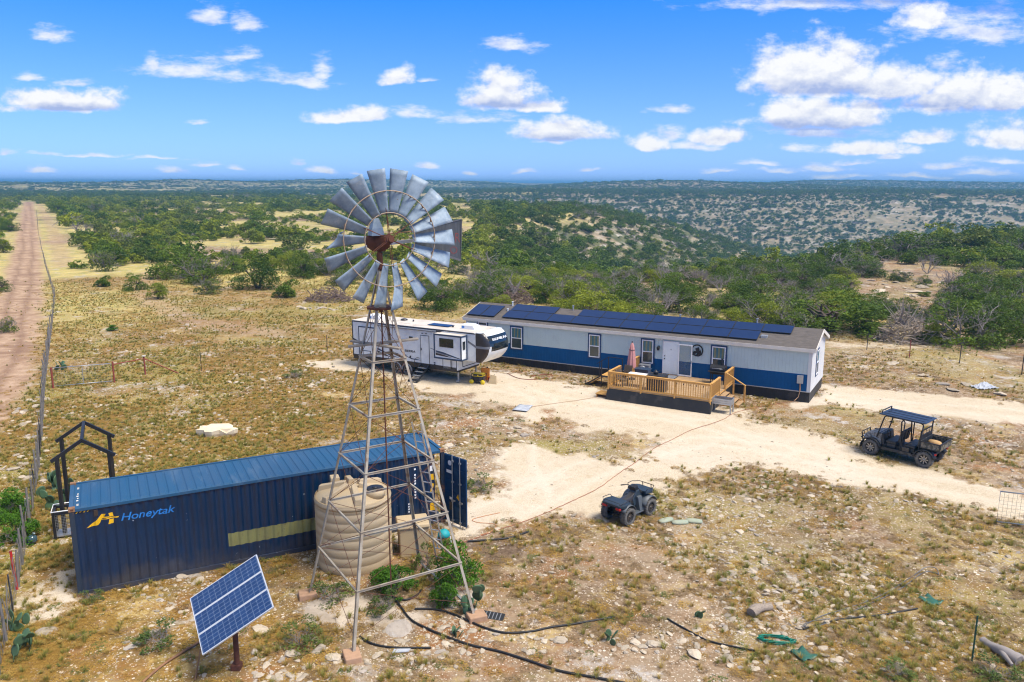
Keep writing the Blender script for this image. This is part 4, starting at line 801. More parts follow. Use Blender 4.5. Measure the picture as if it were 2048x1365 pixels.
for s_ in (-1,1):
    b=MB(); b.box(-1.70,-1.62,s_*.70-.06,s_*.70+.06,.66,.74); b.build('tail_light','red_plastic',ut,.015)
    b=MB(); b.lathe([(0,-.02),(.08,0),(.06,.03),(0,.04)],10,0,'z',(.95,s_*.82,1.33)); b.tube([(.85,s_*.62,1.3),(.95,s_*.8,1.33)],.015,5); b.build('mirror','black_steel',ut)
b=MB(); b.box(-1.3,-.95,-.45,.45,.42,.80); b.cyl((-1.2,-.66,.365),(-1.2,.66,.365),.04,n=8); b.cyl((1.2,-.66,.365),(1.2,.66,.365),.04,n=8); b.build('engine','utv_dark',ut)
b=MB(); b.box(-.52,-.2,.3,.68,.48,.72); b.build('battery_box','rv_dark',ut,.02)
sk=thing('feed_sack','tan lumpy sack lying in the cargo bed of the utility vehicle','sack',(18.25+math.cos(R(132.8))*-1.4-math.sin(R(132.8))*.1,35.5+math.sin(R(132.8))*-1.4+math.cos(R(132.8))*.1,.90),R(110))
b=MB(); b.lathe([(0,0),(.28,.02),(.34,.12),(.26,.24),(0,.28)],14); o=b.build('sack','concrete_red',sk); o.scale=(1.1,.75,1)
mat('sackcloth',(.52,.33,.14),.9,0,(.4,.22,.09),6.); o.data.materials.clear(); o.data.materials.append(MATS['sackcloth'])
# ------------------------------------------------------------------ quad bike
at=thing('quad_bike','dark blue grey quad bike with black racks at the edge of the drive','quad bike',(4.50,28.70,0),R(44.4))
for x in (-.66,.66):
    for s_ in (-1,1): wheel(at,x,s_*.46,.33,.33,.26,s_,rim='brown_rim',nsp=10)
b=MB(); b.box(-.75,.75,-.16,.16,.28,.5); b.cyl((-.66,-.45,.33),(-.66,.45,.33),.035,n=8); b.cyl((.66,-.45,.33),(.66,.45,.33),.035,n=8); b.box(-.25,.3,-.2,.2,.26,.62); b.box(-1.0,-.6,-.03,.03,.32,.38,1); b.build('chassis',['black_steel','brown_rim'],at,.01)
b=MB(); b.loft([[(-.62,-.19,.62),(-.62,.19,.62),(-.62,.15,.80),(-.62,-.15,.80)],[(-.3,-.2,.6),(-.3,.2,.6),(-.3,.15,.82),(-.3,-.15,.82)],[(.0,-.18,.6),(.0,.18,.6),(.0,.13,.84),(.0,-.13,.84)],[(.22,-.15,.62),(.22,.15,.62),(.22,.11,.95),(.22,-.11,.95)]]); b.build('seat','rv_dark',at,.03)
b=MB(); b.loft([[(.0,-.24,.45),(.0,.24,.45),(.0,.17,.72),(.0,-.17,.72)],[(.28,-.27,.48),(.28,.27,.48),(.25,.16,1.02),(.25,-.16,1.02)],[(.55,-.25,.5),(.55,.25,.5),(.50,.17,1.0),(.50,-.17,1.0)],[(.92,-.22,.55),(.92,.22,.55),(.88,.16,.82),(.88,-.16,.82)]],sm=False); b.build('body','atv_body',at,.04,seg=3)
for s_ in (-1,1):
    b=MB()
    for xc,a0,a1,yo in ((.66,25,165,.57),(-.66,20,150,.57)):
        n=10; P=[(xc+.40*math.cos(R(a0+(a1-a0)*i/n)),.36+.42*math.sin(R(a0+(a1-a0)*i/n))) for i in range(n+1)]
        b._a([(x,s_*.16,z+.03) for x,z in P]+[(x,s_*yo,z) for x,z in P],[(i,i+1,i+n+2,i+n+1) for i in range(n)],0,True)
    o=b.build('fender','atv_grey',at); so_=o.modifiers.new('s','SOLIDIFY'); so_.thickness=.02
    b=MB(); b.box(-.28,.28,min(s_*.2,s_*.5),max(s_*.2,s_*.5),.27,.32); b.hexa([(.1,s_*.22,.32),(.34,s_*.22,.32),(.34,s_*.46,.32),(.1,s_*.46,.32),(.16,s_*.2,.82),(.4,s_*.2,.82),(.4,s_*.3,.80),(.16,s_*.3,.80)]); b.build('footwell','atv_grey',at,.015)
b=MB(); b.loft([[(-1.12,-.40,.74),(-1.12,.40,.74),(-1.12,.42,.82),(-1.12,-.42,.82)],[(-.85,-.54,.66),(-.85,.54,.66),(-.85,.52,.84),(-.85,-.52,.84)],[(-.5,-.46,.72),(-.5,.46,.72),(-.5,.44,.84),(-.5,-.44,.84)]],sm=False); b.build('rear_rack','atv_body',at,.025)
b=MB(); 
for s_ in (-1,1): b.tube([(-.55,s_*.42,.84),(-.6,s_*.46,.93),(-1.0,s_*.48,.93),(-1.08,s_*.40,.84)],.014,5)
b.tube([(-1.05,-.36,.84),(-1.06,-.36,.9),(-1.06,.36,.9),(-1.05,.36,.84)],.012,5); b.build('rack_rail','black_steel',at)
b=MB(); b.loft([[(.46,-.44,.88),(.46,.44,.88),(.46,.42,.98),(.46,-.42,.98)],[(.78,-.50,.86),(.78,.50,.86),(.78,.48,.97),(.78,-.48,.97)],[(1.05,-.36,.84),(1.05,.36,.84),(1.05,.34,.93),(1.05,-.34,.93)]],sm=False); b.build('front_rack','atv_body',at,.02)
b=MB(); b.tube([(.46,-.42,.98),(.5,-.46,1.08),(.8,-.50,1.07),(1.1,-.34,1.04),(1.1,.34,1.04),(.8,.50,1.07),(.5,.46,1.08),(.46,.42,.98)],.015,5); b.tube([(1.1,-.2,1.04),(1.14,-.2,.7),(1.14,.2,.7),(1.1,.2,1.04)],.018,5); b.build('rack_rail','black_steel',at)
b=MB(); b.tube([(.12,.46,1.10),(.2,.25,1.16),(.3,.08,1.08),(.3,-.08,1.08),(.2,-.25,1.16),(.12,-.46,1.10)],.016,6); b.build('handlebar','black_steel',at)
for s_ in (-1,1):
    b=MB(); b.cyl((.10,s_*.50,1.09),(.14,s_*.36,1.13),.024,n=8); b.build('grip','black_rubber',at)
    b=MB(); b.box(-1.13,-1.02,min(s_*.22,s_*.42),max(s_*.22,s_*.42),.64,.735); b.build('tail_light','red_plastic',at,.02)
b=MB(); b.loft([[(.18,-.13,1.0),(.18,.13,1.0),(.16,.12,1.14),(.16,-.12,1.14)],[(.42,-.12,1.0),(.42,.12,1.0),(.36,.09,1.18),(.36,-.09,1.18)]],sm=False); b.build('dash_pod','black_steel',at,.02); b=MB(); b.box(.1,.5,-.08,.08,.32,.4); b.build('skid_plate','black_steel',at)
# ------------------------------------------------------------------ fences, gates, posts
FP=[(-13.0,18.0),(-14.64,21.34),(-16.6,25.2),(-20.4,32.5),(-23.2,37.6),(-28.75,47.5),(-49.5,85.5),(-74,126),(-114,193),(-190,322)]
fn_=thing('wire_fence','rusty wire fence with crooked cedar stays running beside the dirt road','fence',(FP[0][0],FP[0][1],0))
lens=[0]; 
for p,q in zip(FP[:-1],FP[1:]): lens.append(lens[-1]+math.hypot(q[0]-p[0],q[1]-p[1]))
def fpt(s_):
    i=min(max(0,int(np.searchsorted(lens,s_))-1),len(FP)-2); t=(s_-lens[i])/(lens[i+1]-lens[i]); return (FP[i][0]+(FP[i+1][0]-FP[i][0])*t,FP[i][1]+(FP[i+1][1]-FP[i][1])*t)
s_=.6; npost=0; nstay=0; rr=random.Random(5); ox,oy=FP[0]
while s_<lens[-1] and npost<92:
    x,y=fpt(s_); z=gz(x,y); far=s_>60; b=MB(); lean=(rr.uniform(-.09,.09),rr.uniform(-.09,.09)); h=rr.uniform(1.2,1.5)
    m_=rr.choice(['cedar','cedar','trim_black','cedar']); r=(.04 if m_=='cedar' else .022)*(1 if not far else .7)
    b.tube([(x-ox,y-oy,z-.2),(x-ox+lean[0]*.5,y-oy+lean[1]*.5,z+h*.5),(x-ox+lean[0],y-oy+lean[1],z+h)],[r*1.1,r,r*.8],6); b.build('post',m_,fn_); npost+=1
    st_=1.7 if not far else (3.2 if s_<130 else 7)
    if s_<120:
        for k in range(3 if not far else 2):
            xx,yy=fpt(s_+st_*(k+rr.uniform(.6,1.2))/3.6); l1,l2=rr.uniform(-.12,.12),rr.uniform(-.12,.12); zz=gz(xx,yy)
            nstay+=1
            if nstay>96: break
            stay=MB(); stay.tube([(xx-ox,yy-oy,zz+rr.uniform(-.02,.2)),(xx-ox+l1*.4,yy-oy+l2,zz+.6),(xx-ox+l1,yy-oy+l2*.4,zz+rr.uniform(1.0,1.35))],rr.uniform(.009,.018),4); stay.build('stay','cedar',fn_)
    s_+=st_
b=MB()
for h in (.1,.35,.6,.9,1.2):
    pts=[]; s_=0
    while s_<min(lens[-1],110):
        x,y=fpt(s_); pts.append((x-ox,y-oy,gz(x,y)+h)); s_+=2.5
    b.tube(pts,.0035,3)
s_=0
while s_<42: x,y=fpt(s_); z=gz(x,y); b.tube([(x-ox,y-oy,z+.05),(x-ox,y-oy,z+.85)],.004,3); s_+=.3
b.build('wire','wire',fn_)
def tpost(x,y,lab,h=1.35,m='trim_black',grp=None,w=.035):
    z=gz(x,y); o=thing('fence_post',lab,'post',(x,y,z),random.random()*3,grp); b=MB(); b.box(-w/2,w/2,-.006,.006,-.2,h); b.box(-.006,.006,0,w,-.2,h); b.box(-w*.7,w*.7,-.01,-.007,-.2,.02)
    o2=b.build('shaft',m,o)
    b=MB()
    for i in range(9): b.box(-w*.5,w*.5,-.016,-.0065,.15+i*.13,.175+i*.13)
    b.build('studs',m,o); return o
tpost(12.33,19.22,'thin dark green steel post standing alone near the pale driftwood log',1.35,'green_plastic')
x,y=gp(35,1180); o=thing('marker_post','bright red steel pipe post by the wire fence near the container','post',(x,y,0)); b=MB(); b.cyl((0,0,-.2),(-.12,.08,1.25),.04,n=10); b.build('pipe','red_plastic',o); b=MB(); b.cyl((-.12,.08,1.25),(-.122,.081,1.27),.045,n=10); b.build('cap','red_post',o)
tpost(*gp(403,742),'slim dark steel fence post in the field beyond the black gable frame',1.3); tpost(*gp(655,705),'slim dark steel fence post left of the white trailer',1.3)
rf2=thing('wire_fence','sparse wire fence on thin steel posts across the field right of the home','fence',(26.7,61.6,0))
pp=[(25.0,62.6),(27.3,60.0),(29.2,57.2),(31.9,55.4),(34.2,52.0),(38,48)]
for i,(x,y) in enumerate(pp): b=MB(); b.box(x-26.7-.025,x-26.7+.025,y-61.6-.02,y-61.6+.02,-.2,1.35); b.build('post','red_post' if i==2 else 'trim_black',rf2)
b=MB()
for h in (.3,.6,.9,1.2): b.tube([(x-26.7,y-61.6,h) for x,y in pp],.004,3)
b.build('wire','wire',rf2)
def gate(name,lab,A,B,h,z0,nv,mesh,post=True):
    A=Vector((*A,0));B=Vector((*B,0)); d=B-A; o=thing(name,lab,'gate',A,math.atan2(d.y,d.x)); L_=d.length
    b=MB(); b.tube([(0,0,z0),(L_,0,z0),(L_,0,z0+h),(0,0,z0+h)],.028,8,closed=True)
    for i in range(1,nv): b.cyl((L_*i/nv,0,z0),(L_*i/nv,0,z0+h),.022,n=6)
    b.build('frame','galv_light',o); b=MB()
    k=int(L_/mesh)
    for i in range(1,k): b.tube([(L_*i/k,.0,z0),(L_*i/k,0,z0+h)],.0045,3)
    for i in range(1,int(h/mesh)): b.tube([(0,.004,z0+i*mesh),(L_,.004,z0+i*mesh)],.0045,3)
    b.build('mesh_infill','wire',o); return o
gate('pipe_gate','long galvanised pipe gate with two wire bays hung on a red post by the fence',(-28.35,47.9),(-25.45,49.2),1.15,.10,2,.15)
gate('wire_gate','galvanised framed wire mesh gate standing open by the drive',(18.2,28.0),(21.4,26.9),1.2,.12,1,.14)
br_=thing('gate_brace','rust red pipe brace with two posts and a slanting stay beside the pipe gate','brace',(-25.35,49.3,0))
P0=Vector((0,0,0));P1=Vector((1.05,2.05,0)); P2=Vector((3.1,2.4,0))
for n_,p,q,r in (('post',P0-Vector((0,0,.2)),P0+Vector((0,0,1.35)),.055),('post',P1-Vector((0,0,.2)),P1+Vector((0,0,1.25)),.055),('cross_pipe',P0+Vector((0,0,1.15)),P1+Vector((0,0,1.1)),.035),('stay_pipe',P1+Vector((0,0,1.1)),P2+Vector((0,0,.02)),.035)):
    b=MB(); b.cyl(p,q,r,n=8); b.build(n_,'red_post',br_)
b=MB(); b.box(P1.x-.1,P1.x+.1,P1.y-.1,P1.y+.1,1.25,1.29); b.build('post_cap','eave_white',br_)
b=MB(); b.cyl((-3.05,-1.5,-.2),(-3.05,-1.5,1.3),.06,n=8); b.build('post','red_post',br_)
# ------------------------------------------------------------------ hoses, cords and scraps
def smooth(pts,k=6):
    P=[Vector(p) for p in pts]; out=[]
    for i in range(len(P)-1):
        a,b_,c,d=P[max(i-1,0)],P[i],P[i+1],P[min(i+2,len(P)-1)]
        for j in range(k):
            t=j/k; out.append(.5*((2*b_)+(c-a)*t+(2*a-5*b_+4*c-d)*t*t+(3*b_-a-3*c+d)*t**3))
    return out+[P[-1]]
def line(name,lab,cat,px,r,m,n=6,k=6,grp=None,z=None,wob=0):
    pts=[]
    for q in px:
        x,y=gp(q[0],q[1]); zz=gz(x,y)+(q[2] if len(q)>2 else r+.01); pts.append((x,y,zz))
    P=smooth(pts,k); b=MB(); 
    if wob: P=[p+Vector((rr.uniform(-wob,wob),rr.uniform(-wob,wob),0)) for p in P]
    b.tube(P,r,n); return tag(b.build(name,m),lab,cat,grp)
line('water_hose','long black water pipe curving past the solar post to the bottom of the picture','hose',[(776,1190,.15),(795,1208,.06),(820,1240),(850,1258),(890,1275),(940,1292),(1000,1305),(1060,1325),(1120,1345),(1190,1358),(1300,1378)],.032,'pipe_black')
line('water_hose','black water pipe snaking past the footing of the tower to the grass','hose',[(830,1220),(870,1221),(905,1230),(940,1245),(970,1258),(1010,1268),(1060,1265),(1100,1257),(1150,1250),(1230,1236)],.03,'pipe_black')
line('water_hose','short curved piece of black pipe in front of the tower leg','hose',[(720,1275),(745,1290),(790,1298),(862,1298)],.028,'pipe_black')
line('water_hose','short fat black pipe on bare soil near the open container door','hose',[(935,1086),(985,1082),(1020,1078),(1057,1066)],.036,'pipe_black')
line('water_hose','short black pipe bending round the bush under the tower','hose',[(784,1199,.08),(812,1202),(835,1192),(843,1180)],.03,'pipe_black')
line('water_hose','straight black pipe half hidden in grass left of the green hose coil','hose',[(1335,1240),(1370,1260),(1420,1285),(1510,1305)],.025,'pipe_black')
line('water_hose','black pipe lying beside the grey looped cable','hose',[(1606,1262),(1680,1242),(1760,1233),(1835,1219)],.026,'pipe_black')
line('grey_cable','long looped grey cable lying across the stony ground','cable',[(1604,1258),(1640,1236),(1690,1220),(1740,1203),(1780,1183),(1830,1150),(1850,1141,.12),(1870,1143,.14),(1877,1150,.05),(1868,1146),(1846,1146),(1800,1180),(1740,1210),(1700,1227),(1650,1250),(1618,1258),(1608,1252),(1625,1245),(1660,1240)],.016,'wire',5)
line('extension_cord','thin orange red power cord snaking over the gravel from the home to the container','cord',[(1598,806),(1570,806),(1480,823),(1440,842),(1380,862),(1340,882),(1310,897),(1272,925),(1240,946),(1200,975),(1160,996),(1120,1015),(1060,1040),(1000,1060),(940,1082),(890,1098)],.011,'cord_red',5,8,wob=.02)
line('extension_cord','short bright orange cord curled at the open container door','cord',[(1000,1027),(970,1033),(945,1040),(955,1046),(990,1050),(985,1062),(960,1072)],.009,'cord_orange',5)
line('extension_cord','faint tan cord trailing over the gravel pad from under the deck','cord',[(1195,795),(1150,802),(1110,808),(1060,815),(1030,822)],.012,'concrete_red',5,wob=.02)
line('irrigation_hose','reddish hose looping on the ground along the home skirting','hose',[(1015,748),(1035,757),(1060,760),(1085,757),(1105,752),(1090,750),(1060,754)],.02,'red_post',5)
line('rusty_pipe','rusty steel pipe lying in the grass left of the solar post','pipe',[(285,1368),(330,1330),(398,1288)],.035,'rust_light')
line('rusty_rod','thin rusty rod sticking up beside the rusty pipe','rod',[(390,1362,.02),(396,1340,.1),(402,1318,.25)],.02,'rust_light')
x,y=gp(1552,1284); b=MB(); P=[]
for i in range(97): t=2*PI*i/16; q=.9+.14*math.sin(i*1.7); P.append((.5*q*math.cos(t)+.03*math.sin(i*.9),.2*q*math.sin(t)-.08*math.cos(t),.02+.012*(i/16)+.01*math.sin(i)))
b.tube(P,.014,5); o=tag(b.build('garden_hose','hose_green'),'coiled bright green garden hose lying on stony ground','hose'); o.location=(x,y,gz(x,y)+.02)
for q,lab,sc in (((1607,1313),'square dark green plastic sheet lying by the green hose',.24),((1861,1203),'torn green plastic scrap beyond the black pipe end',.24)):
    x,y=gp(*q); b=MB(); n=7; vs=[(sc*(i/3-1)*(1+.1*math.sin(j)),sc*(j/3-1)*1.1,.03+.05*math.sin(i*1.3)*math.cos(j*1.1)) for j in range(n) for i in range(n)]
    b._a(vs,[(j*n+i,j*n+i+1,(j+1)*n+i+1,(j+1)*n+i) for j in range(n-1) for i in range(n-1)],0,True); o=tag(b.build('plastic_sheet','green_plastic'),lab,'sheet'); o.location=(x,y,gz(x,y)+.02); o.rotation_euler=(0,0,.5); so_=o.modifiers.new('s','SOLIDIFY'); so_.thickness=.006
x,y=gp(1046,818); b=MB(); n=6; vs=[(.42*(i/2.5-1),.62*(j/2.5-1),.06+.05*math.sin(i)*math.sin(j*1.2)) for j in range(n) for i in range(n)]; b._a(vs,[(j*n+i,j*n+i+1,(j+1)*n+i+1,(j+1)*n+i) for j in range(n-1) for i in range(n-1)],0,True)
o=tag(b.build('metal_sheet','tarp_white'),'pale bent sheet lying on the path below the trailer','sheet'); o.location=(x,y,.02); o.rotation_euler=(0,0,-.35); o.modifiers.new('s','SOLIDIFY').thickness=.01
x,y=gp(802,1303); b=MB(); b.hexa([(-.22,-.1,0),(.2,-.05,0),(.26,.1,0),(-.2,.08,0),(-.22,-.1,.02),(.2,-.05,.02),(.26,.1,.03),(-.2,.08,.02)]); o=tag(b.build('metal_offcut','tarp_white'),'small pale triangular offcut lying by the short black pipe','offcut'); o.location=(x,y,gz(x,y)+.01)
x,y=gp(985,1247); o=thing('solar_lamp','small fallen panel with dark cells behind the right tower footing','panel',(x,y+.35,.02),.5,rot=(R(20),0,-.3)); b=MB(); b.box(-.35,.35,-.14,.14,0,.03); b.build('case','trim_black',o,.006); b=MB(); 
for i in range(6): b.box(-.33+i*.11,-.305+i*.11,-.12,.12,.03,.034)
b.build('cell','rv_grey',o)
x,y=gp(65,1088); o=thing('glass_float','round blue glass ball lying beside the wire fence','ball',(x,y,.0)); b=MB(); b.lathe([(.17*math.sin(t),.17-.17*math.cos(t)) for t in [PI*i/14 for i in range(15)]],22); b.build('globe','glass_ball',o); b=MB(); b.cyl((.05,0,.32),(.09,0,.40),.045,.05,10); b.build('neck','glass_ball',o)
def log_(px,lab,L_,r,rz,m='logwood',fork=False):
    x,y=gp(*px); o=thing('log',lab,'log',(x,y,gz(x,y)+r*.8),rz); b=MB(); P=[];rad=[]
    for i in range(9): t=i/8; P.append((L_*(t-.5),.05*math.sin(3*t),.04*math.sin(5*t))); rad.append(r*(1.15-.35*t+.1*math.sin(7*t)))
    b.tube(P,rad,11); b.build('trunk',m,o)
    if fork:
        b=MB(); b.tube([(-.1,0,0),(-.35,-.22,-.02),(-.75,-.32,-.06)],[r*.8,r*.7,r*.5],9); b.build('limb',m,o); b=MB(); b.tube([(.1,0,.02),(-.3,.22,.06),(-.6,.3,-.02)],[r*.6,r*.5,r*.35],9); b.build('limb',m,o)
    else:
        b=MB(); b.tube([(.1,0,r*.4),(.2,.08,r*1.2)],[r*.35,r*.25],7); b.build('limb',m,o)
log_((1522,1226),'short pinkish grey weathered log with deep grooves on stony ground',.85,.14,.55)
log_((2000,1308),'forked bleached grey stump log near the dark green post',1.1,.14,1.9,'deadwood',True)
def brush(px,lab,w,h,n,m='brushwood',seed=1,sp=0):
    x,y,z=gpt(*px); r_=random.Random(seed); o=thing('brush_pile',lab,'brush pile',(x,y,z)); b=MB()
    for i in range(n):
        a=r_.uniform(0,2*PI); q=math.sqrt(r_.random()); px_,py_=w/2*q*math.cos(a),w/2.6*q*math.sin(a); hz=h*(1-q*q)*r_.uniform(.1,1)
        d=Vector((r_.uniform(-1,1),r_.uniform(-1,1),r_.uniform(-.35,.6))).normalized()*r_.uniform(.4,1.3); c=Vector((px_,py_,hz)); k=Vector((r_.uniform(-.15,.15),r_.uniform(-.15,.15),r_.uniform(-.1,.1)))
        r=r_.choice([.012,.018,.025,.05]); b.tube([c-d/2,c+k,c+d/2],[r,r*.9,r*.4],4)
    b.build('branches',m,o); b=MB()
    for i in range(sp): 
        d=Vector((r_.uniform(-.7,.7),r_.uniform(-.5,.5),1)).normalized()*r_.uniform(.6,1.3)*h*.8; c=Vector((r_.uniform(-.4,.4),0,h*.5)); b.tube([c,c+d*.5+Vector((.1,0,0)),c+d],[.05,.035,.01],5)
    if sp: b.build('bare_limbs','deadwood',o)
brush((658,602),'wide heap of purplish cut brush at the far edge of the field behind the windmill',5.2,1.6,420,seed=1); brush((1030,606),'heap of brown cut brush behind the left end of the home roof',4.2,2.0,380,seed=2,sp=10); brush((1802,684),'tall heap of dead brush and roots in front of the trees right of the home',4.2,2.7,520,'logwood',seed=3,sp=14)
# tarp heap and bag pile
x,y=gp(1968,776); o=thing('tarp','crumpled pale tarpaulin heap lying among slabs beside the upper drive','tarp',(x,y,0),.2); b=MB(); n=14; g=np.random.default_rng(4)
vs=[(.7*(i/6.5-1),.45*(j/6.5-1),max(0.01,.32*math.exp(-((i-7)/4)**2-((j-7)/4)**2)+.10*g.random())) for j in range(n) for i in range(n)]
b._a(vs,[(j*n+i,j*n+i+1,(j+1)*n+i+1,(j+1)*n+i) for j in range(n-1) for i in range(n-1)]); b.build('sheet','tarp_white',o)
x,y=gp(1360,1048)
for i,(dx,dy,rz,lab) in enumerate(((0,0,.1,'longest pale blotched cement bag of the heap beside the quad bike'),(.55,.12,-.2,'yellowish cement bag at the right end of the heap beside the quad bike'),(-.5,.18,.5,'pale blue green cement bag at the left end of the heap beside the quad bike'))):
    b=MB(); b.lathe([(0,-.32),(.09,-.29),(.12,-.14),(.12,.14),(.09,.29),(0,.32)],12,0,'x'); q=tag(b.build('cement_bag','sandbag'),lab,'bag','cement bags by the quad bike'); q.location=(x+dx,y+dy,.06); q.scale=(1,1.3,.7); q.rotation_euler=(0,0,rz)
# ------------------------------------------------------------------ ground masks (world space)
def pxpoly(pts): return np.array([gp(*p) for p in pts])
DRIVE=pxpoly([(612,724),(690,712),(760,735),(920,752),(1010,742),(1170,772),(1210,790),(1421,815),(1500,818),(1520,836),(1600,853),(1690,886),(1740,913),(1880,941),(1950,965),(2048,990),(2200,1030),(2200,1075),(2048,1043),(1900,1003),(1800,988),(1700,970),(1600,945),(1500,930),(1410,938),(1310,985),(1240,1010),(1190,1025),(1100,1035),(1010,1050),(930,1068),(925,1010),(985,985),(1000,920),(1030,880),(1052,835),(1000,812),(900,790),(800,770),(720,745),(640,735)])
DRIVE2=pxpoly([(1600,815),(1640,770),(1700,773),(1800,783),(2048,803),(2300,830),(2300,880),(2048,853),(1900,838),(1760,828),(1650,815)])
ISL=pxpoly([(1072,835),(1105,818),(1180,860),(1290,868),(1340,888),(1300,913),(1200,922),(1110,908),(1075,880)])
MOUND=pxpoly([(55,1200),(130,1135),(158,1190),(170,1215),(110,1240),(70,1240)])
PALE=pxpoly([(1655,684),(1760,684),(1900,689),(1880,698),(1700,697),(1655,695)])
SHELF=pxpoly([(640,1210),(760,1190),(860,1210),(900,1245),(820,1262),(700,1258),(640,1240)])
DARKS=pxpoly([(960,1100),(1010,1075),(1080,1082),(1090,1110),(1010,1120)])
def sdf(poly,x,y):
    d=np.full(x.shape,1e9); ins=np.zeros(x.shape,bool); n=len(poly)
    for i in range(n):
        ax_,ay_=poly[i]; bx_,by_=poly[(i+1)%n]; ex,ey=bx_-ax_,by_-ay_; wx,wy=x-ax_,y-ay_
        t=np.clip((wx*ex+wy*ey)/(ex*ex+ey*ey),0,1); d=np.minimum(d,np.hypot(wx-ex*t,wy-ey*t))
        c=((ay_<=y)&(by_>y))|((by_<=y)&(ay_>y))
        with np.errstate(divide='ignore',invalid='ignore'): xi=ax_+(y-ay_)/(by_-ay_)*ex
        ins^=c&(x<xi)
    return np.where(ins,-d,d)
ROAD=[(-25,29)]+[gp(*q) for q in ((-38,790),(-5,730),(22,655),(44,575),(54,500),(57,450),(57,418),(57,402))]
ROAD2=[gp(*q) for q in ((128,530),(112,480),(96,440),(76,408))]
TRAIL=[(-20,66),(-29,72),(-37,82),(-46,98),(-52,115)]
def masks(x,y):
    r=np.hypot(x,y); nz=(fbm(x,y,4,.55)-.5)*2.6; n2=(fbm(x+31,y+77,3,2.1)-.5)*1.0
    near=r<130
    dr=np.zeros(x.shape)
    xs,ys=x[near],y[near]; q=nz[near]+n2[near]
    d=sdf(DRIVE,xs,ys); d=np.maximum(d,-sdf(ISL,xs,ys)-.1); d=np.minimum(d,sdf(DRIVE2,xs,ys)); m=1-sst(-1.1,.9,d+q*1.0)
    m=np.maximum(m,.8*(1-sst(-.4,.4,sdf(MOUND,xs,ys)+q*.6))); m=np.maximum(m,.5*(1-sst(-.4,.6,sdf(PALE,xs,ys)+q*.5)))
    dr[near]=m
    sh=np.zeros(x.shape); sh[near]=1-sst(-.3,.3,sdf(SHELF,xs,ys)+q*.8)
    dk=np.zeros(x.shape); dk[near]=1-sst(-.3,.8,sdf(DARKS,xs,ys)+q*.8)
    e=lambda l:[(a,b_,0.) for a,b_ in l]
    d1,_=polyd(x,y,e(ROAD)); d2,_=polyd(x,y,e(ROAD2)); d3,_=polyd(x,y,e(TRAIL))
    rd=1-sst(1.6,3.2,d1+nz*.5); rd=np.maximum(rd,.5*(1-sst(.8,2.2,d2+nz*.6))); rd=np.maximum(rd,.55*(1-sst(.6,2.2,d3+nz*.6)))
    rd=np.where(x*0+y>24,rd,0)
    return dr,rd,sh,dk,d1
# ------------------------------------------------------------------ terrain mesh
ang=np.concatenate([np.linspace(-46,46,620),np.linspace(46,314,70)[1:-1]]); ang=np.radians(ang); NA=len(ang)
rad=np.concatenate([np.geomspace(2,10,14)[:-1],np.geomspace(10,9000,760)]); NR=len(rad)
A,Rr=np.meshgrid(ang,rad); TX=(Rr*np.sin(A)).ravel(); TY=(Rr*np.cos(A)).ravel(); TZ=hgt(TX,TY)
idx=np.arange(NR*NA).reshape(NR,NA); nx=np.roll(idx,-1,1)
F=np.stack([idx[:-1],nx[:-1],nx[1:],idx[1:]],-1).reshape(-1,4)[:,::-1]
me=bpy.data.meshes.new('ground'); nv=NR*NA+1
me.vertices.add(nv); co=np.zeros((nv,3)); co[:-1,0]=TX;co[:-1,1]=TY;co[:-1,2]=TZ; co[-1]=(0,0,0)
cap_=np.stack([np.full(NA,nv-1),nx[0],idx[0]],-1)[:,::-1]
nl=F.size+cap_.size; me.loops.add(nl); me.polygons.add(len(F)+len(cap_))
me.vertices.foreach_set('co',co.ravel()); me.loops.foreach_set('vertex_index',np.concatenate([F.ravel(),cap_.ravel()]).astype(np.int32))
me.polygons.foreach_set('loop_start',np.concatenate([np.arange(len(F))*4,F.size+np.arange(len(cap_))*3]).astype(np.int32))
me.update(calc_edges=True); me.validate(); me.polygons.foreach_set('use_smooth',np.ones(len(me.polygons),bool))
dr,rd,sh,dk,_d=masks(TX,TY)
def attr(n,a): at_=me.attributes.new(n,'FLOAT','POINT'); v=np.zeros(nv,np.float32); v[:-1]=a; at_.data.foreach_set('value',v)
RT_=np.hypot(TX,TY); slope=np.clip(-TZ/14,0,1)
attr('drive',dr); attr('road',rd); attr('shelf',sh); attr('darksoil',dk); attr('slope',slope)
RUT=[pxpoly(l) for l in ([(2100,1012),(1900,975),(1700,938),(1560,900),(1420,880),(1300,900),(1180,940),(1060,1000),(960,1040)],[(1560,900),(1420,850),(1250,820),(1120,800),(1000,775)],[(1060,1000),(1030,930),(1055,860),(1090,800),(1030,770)],[(2100,830),(1850,815),(1680,795)])]
rut=np.zeros(TX.shape)
for l in RUT:
    d_,_=polyd(TX,TY,[(a,b_,0.) for a,b_ in l]); d_=np.abs(d_+(fbm(TX,TY,2,.3)-.5)*.8-.0); rut=np.maximum(rut,np.exp(-((d_-.75)/.24)**2)*(RT_<90))
d_,_=polyd(TX,TY,[(a,b_,0.) for a,b_ in ROAD]); rut=np.maximum(rut,np.exp(-((np.abs(d_+(fbm(TX,TY,2,.2)-.5)*.7)-.85)/.32)**2))
attr('rut',rut)
sunlit_gold=sst(50,110,RT_)*(1-slope)*(TX<35)*sst(.30,.5,fbm(TX,TY,3,1/24.)); attr('sunlit_gold',sunlit_gold)  # yellow grass, coloured lighter to stand for sunlight on the far plateau
fv=np.maximum(np.maximum(sst(900,2200,RT_),.4*sst(450,650,RT_)),.75*sst(.42,.6,fbm(TX,TY,4,1/14.))*sst(150,400,RT_)*(TZ>-6)); fv=np.maximum(fv,.8*sst(130,200,RT_)*(1-sst(520,640,RT_))*sst(1.5,5,-TZ)); attr('farveg',fv)
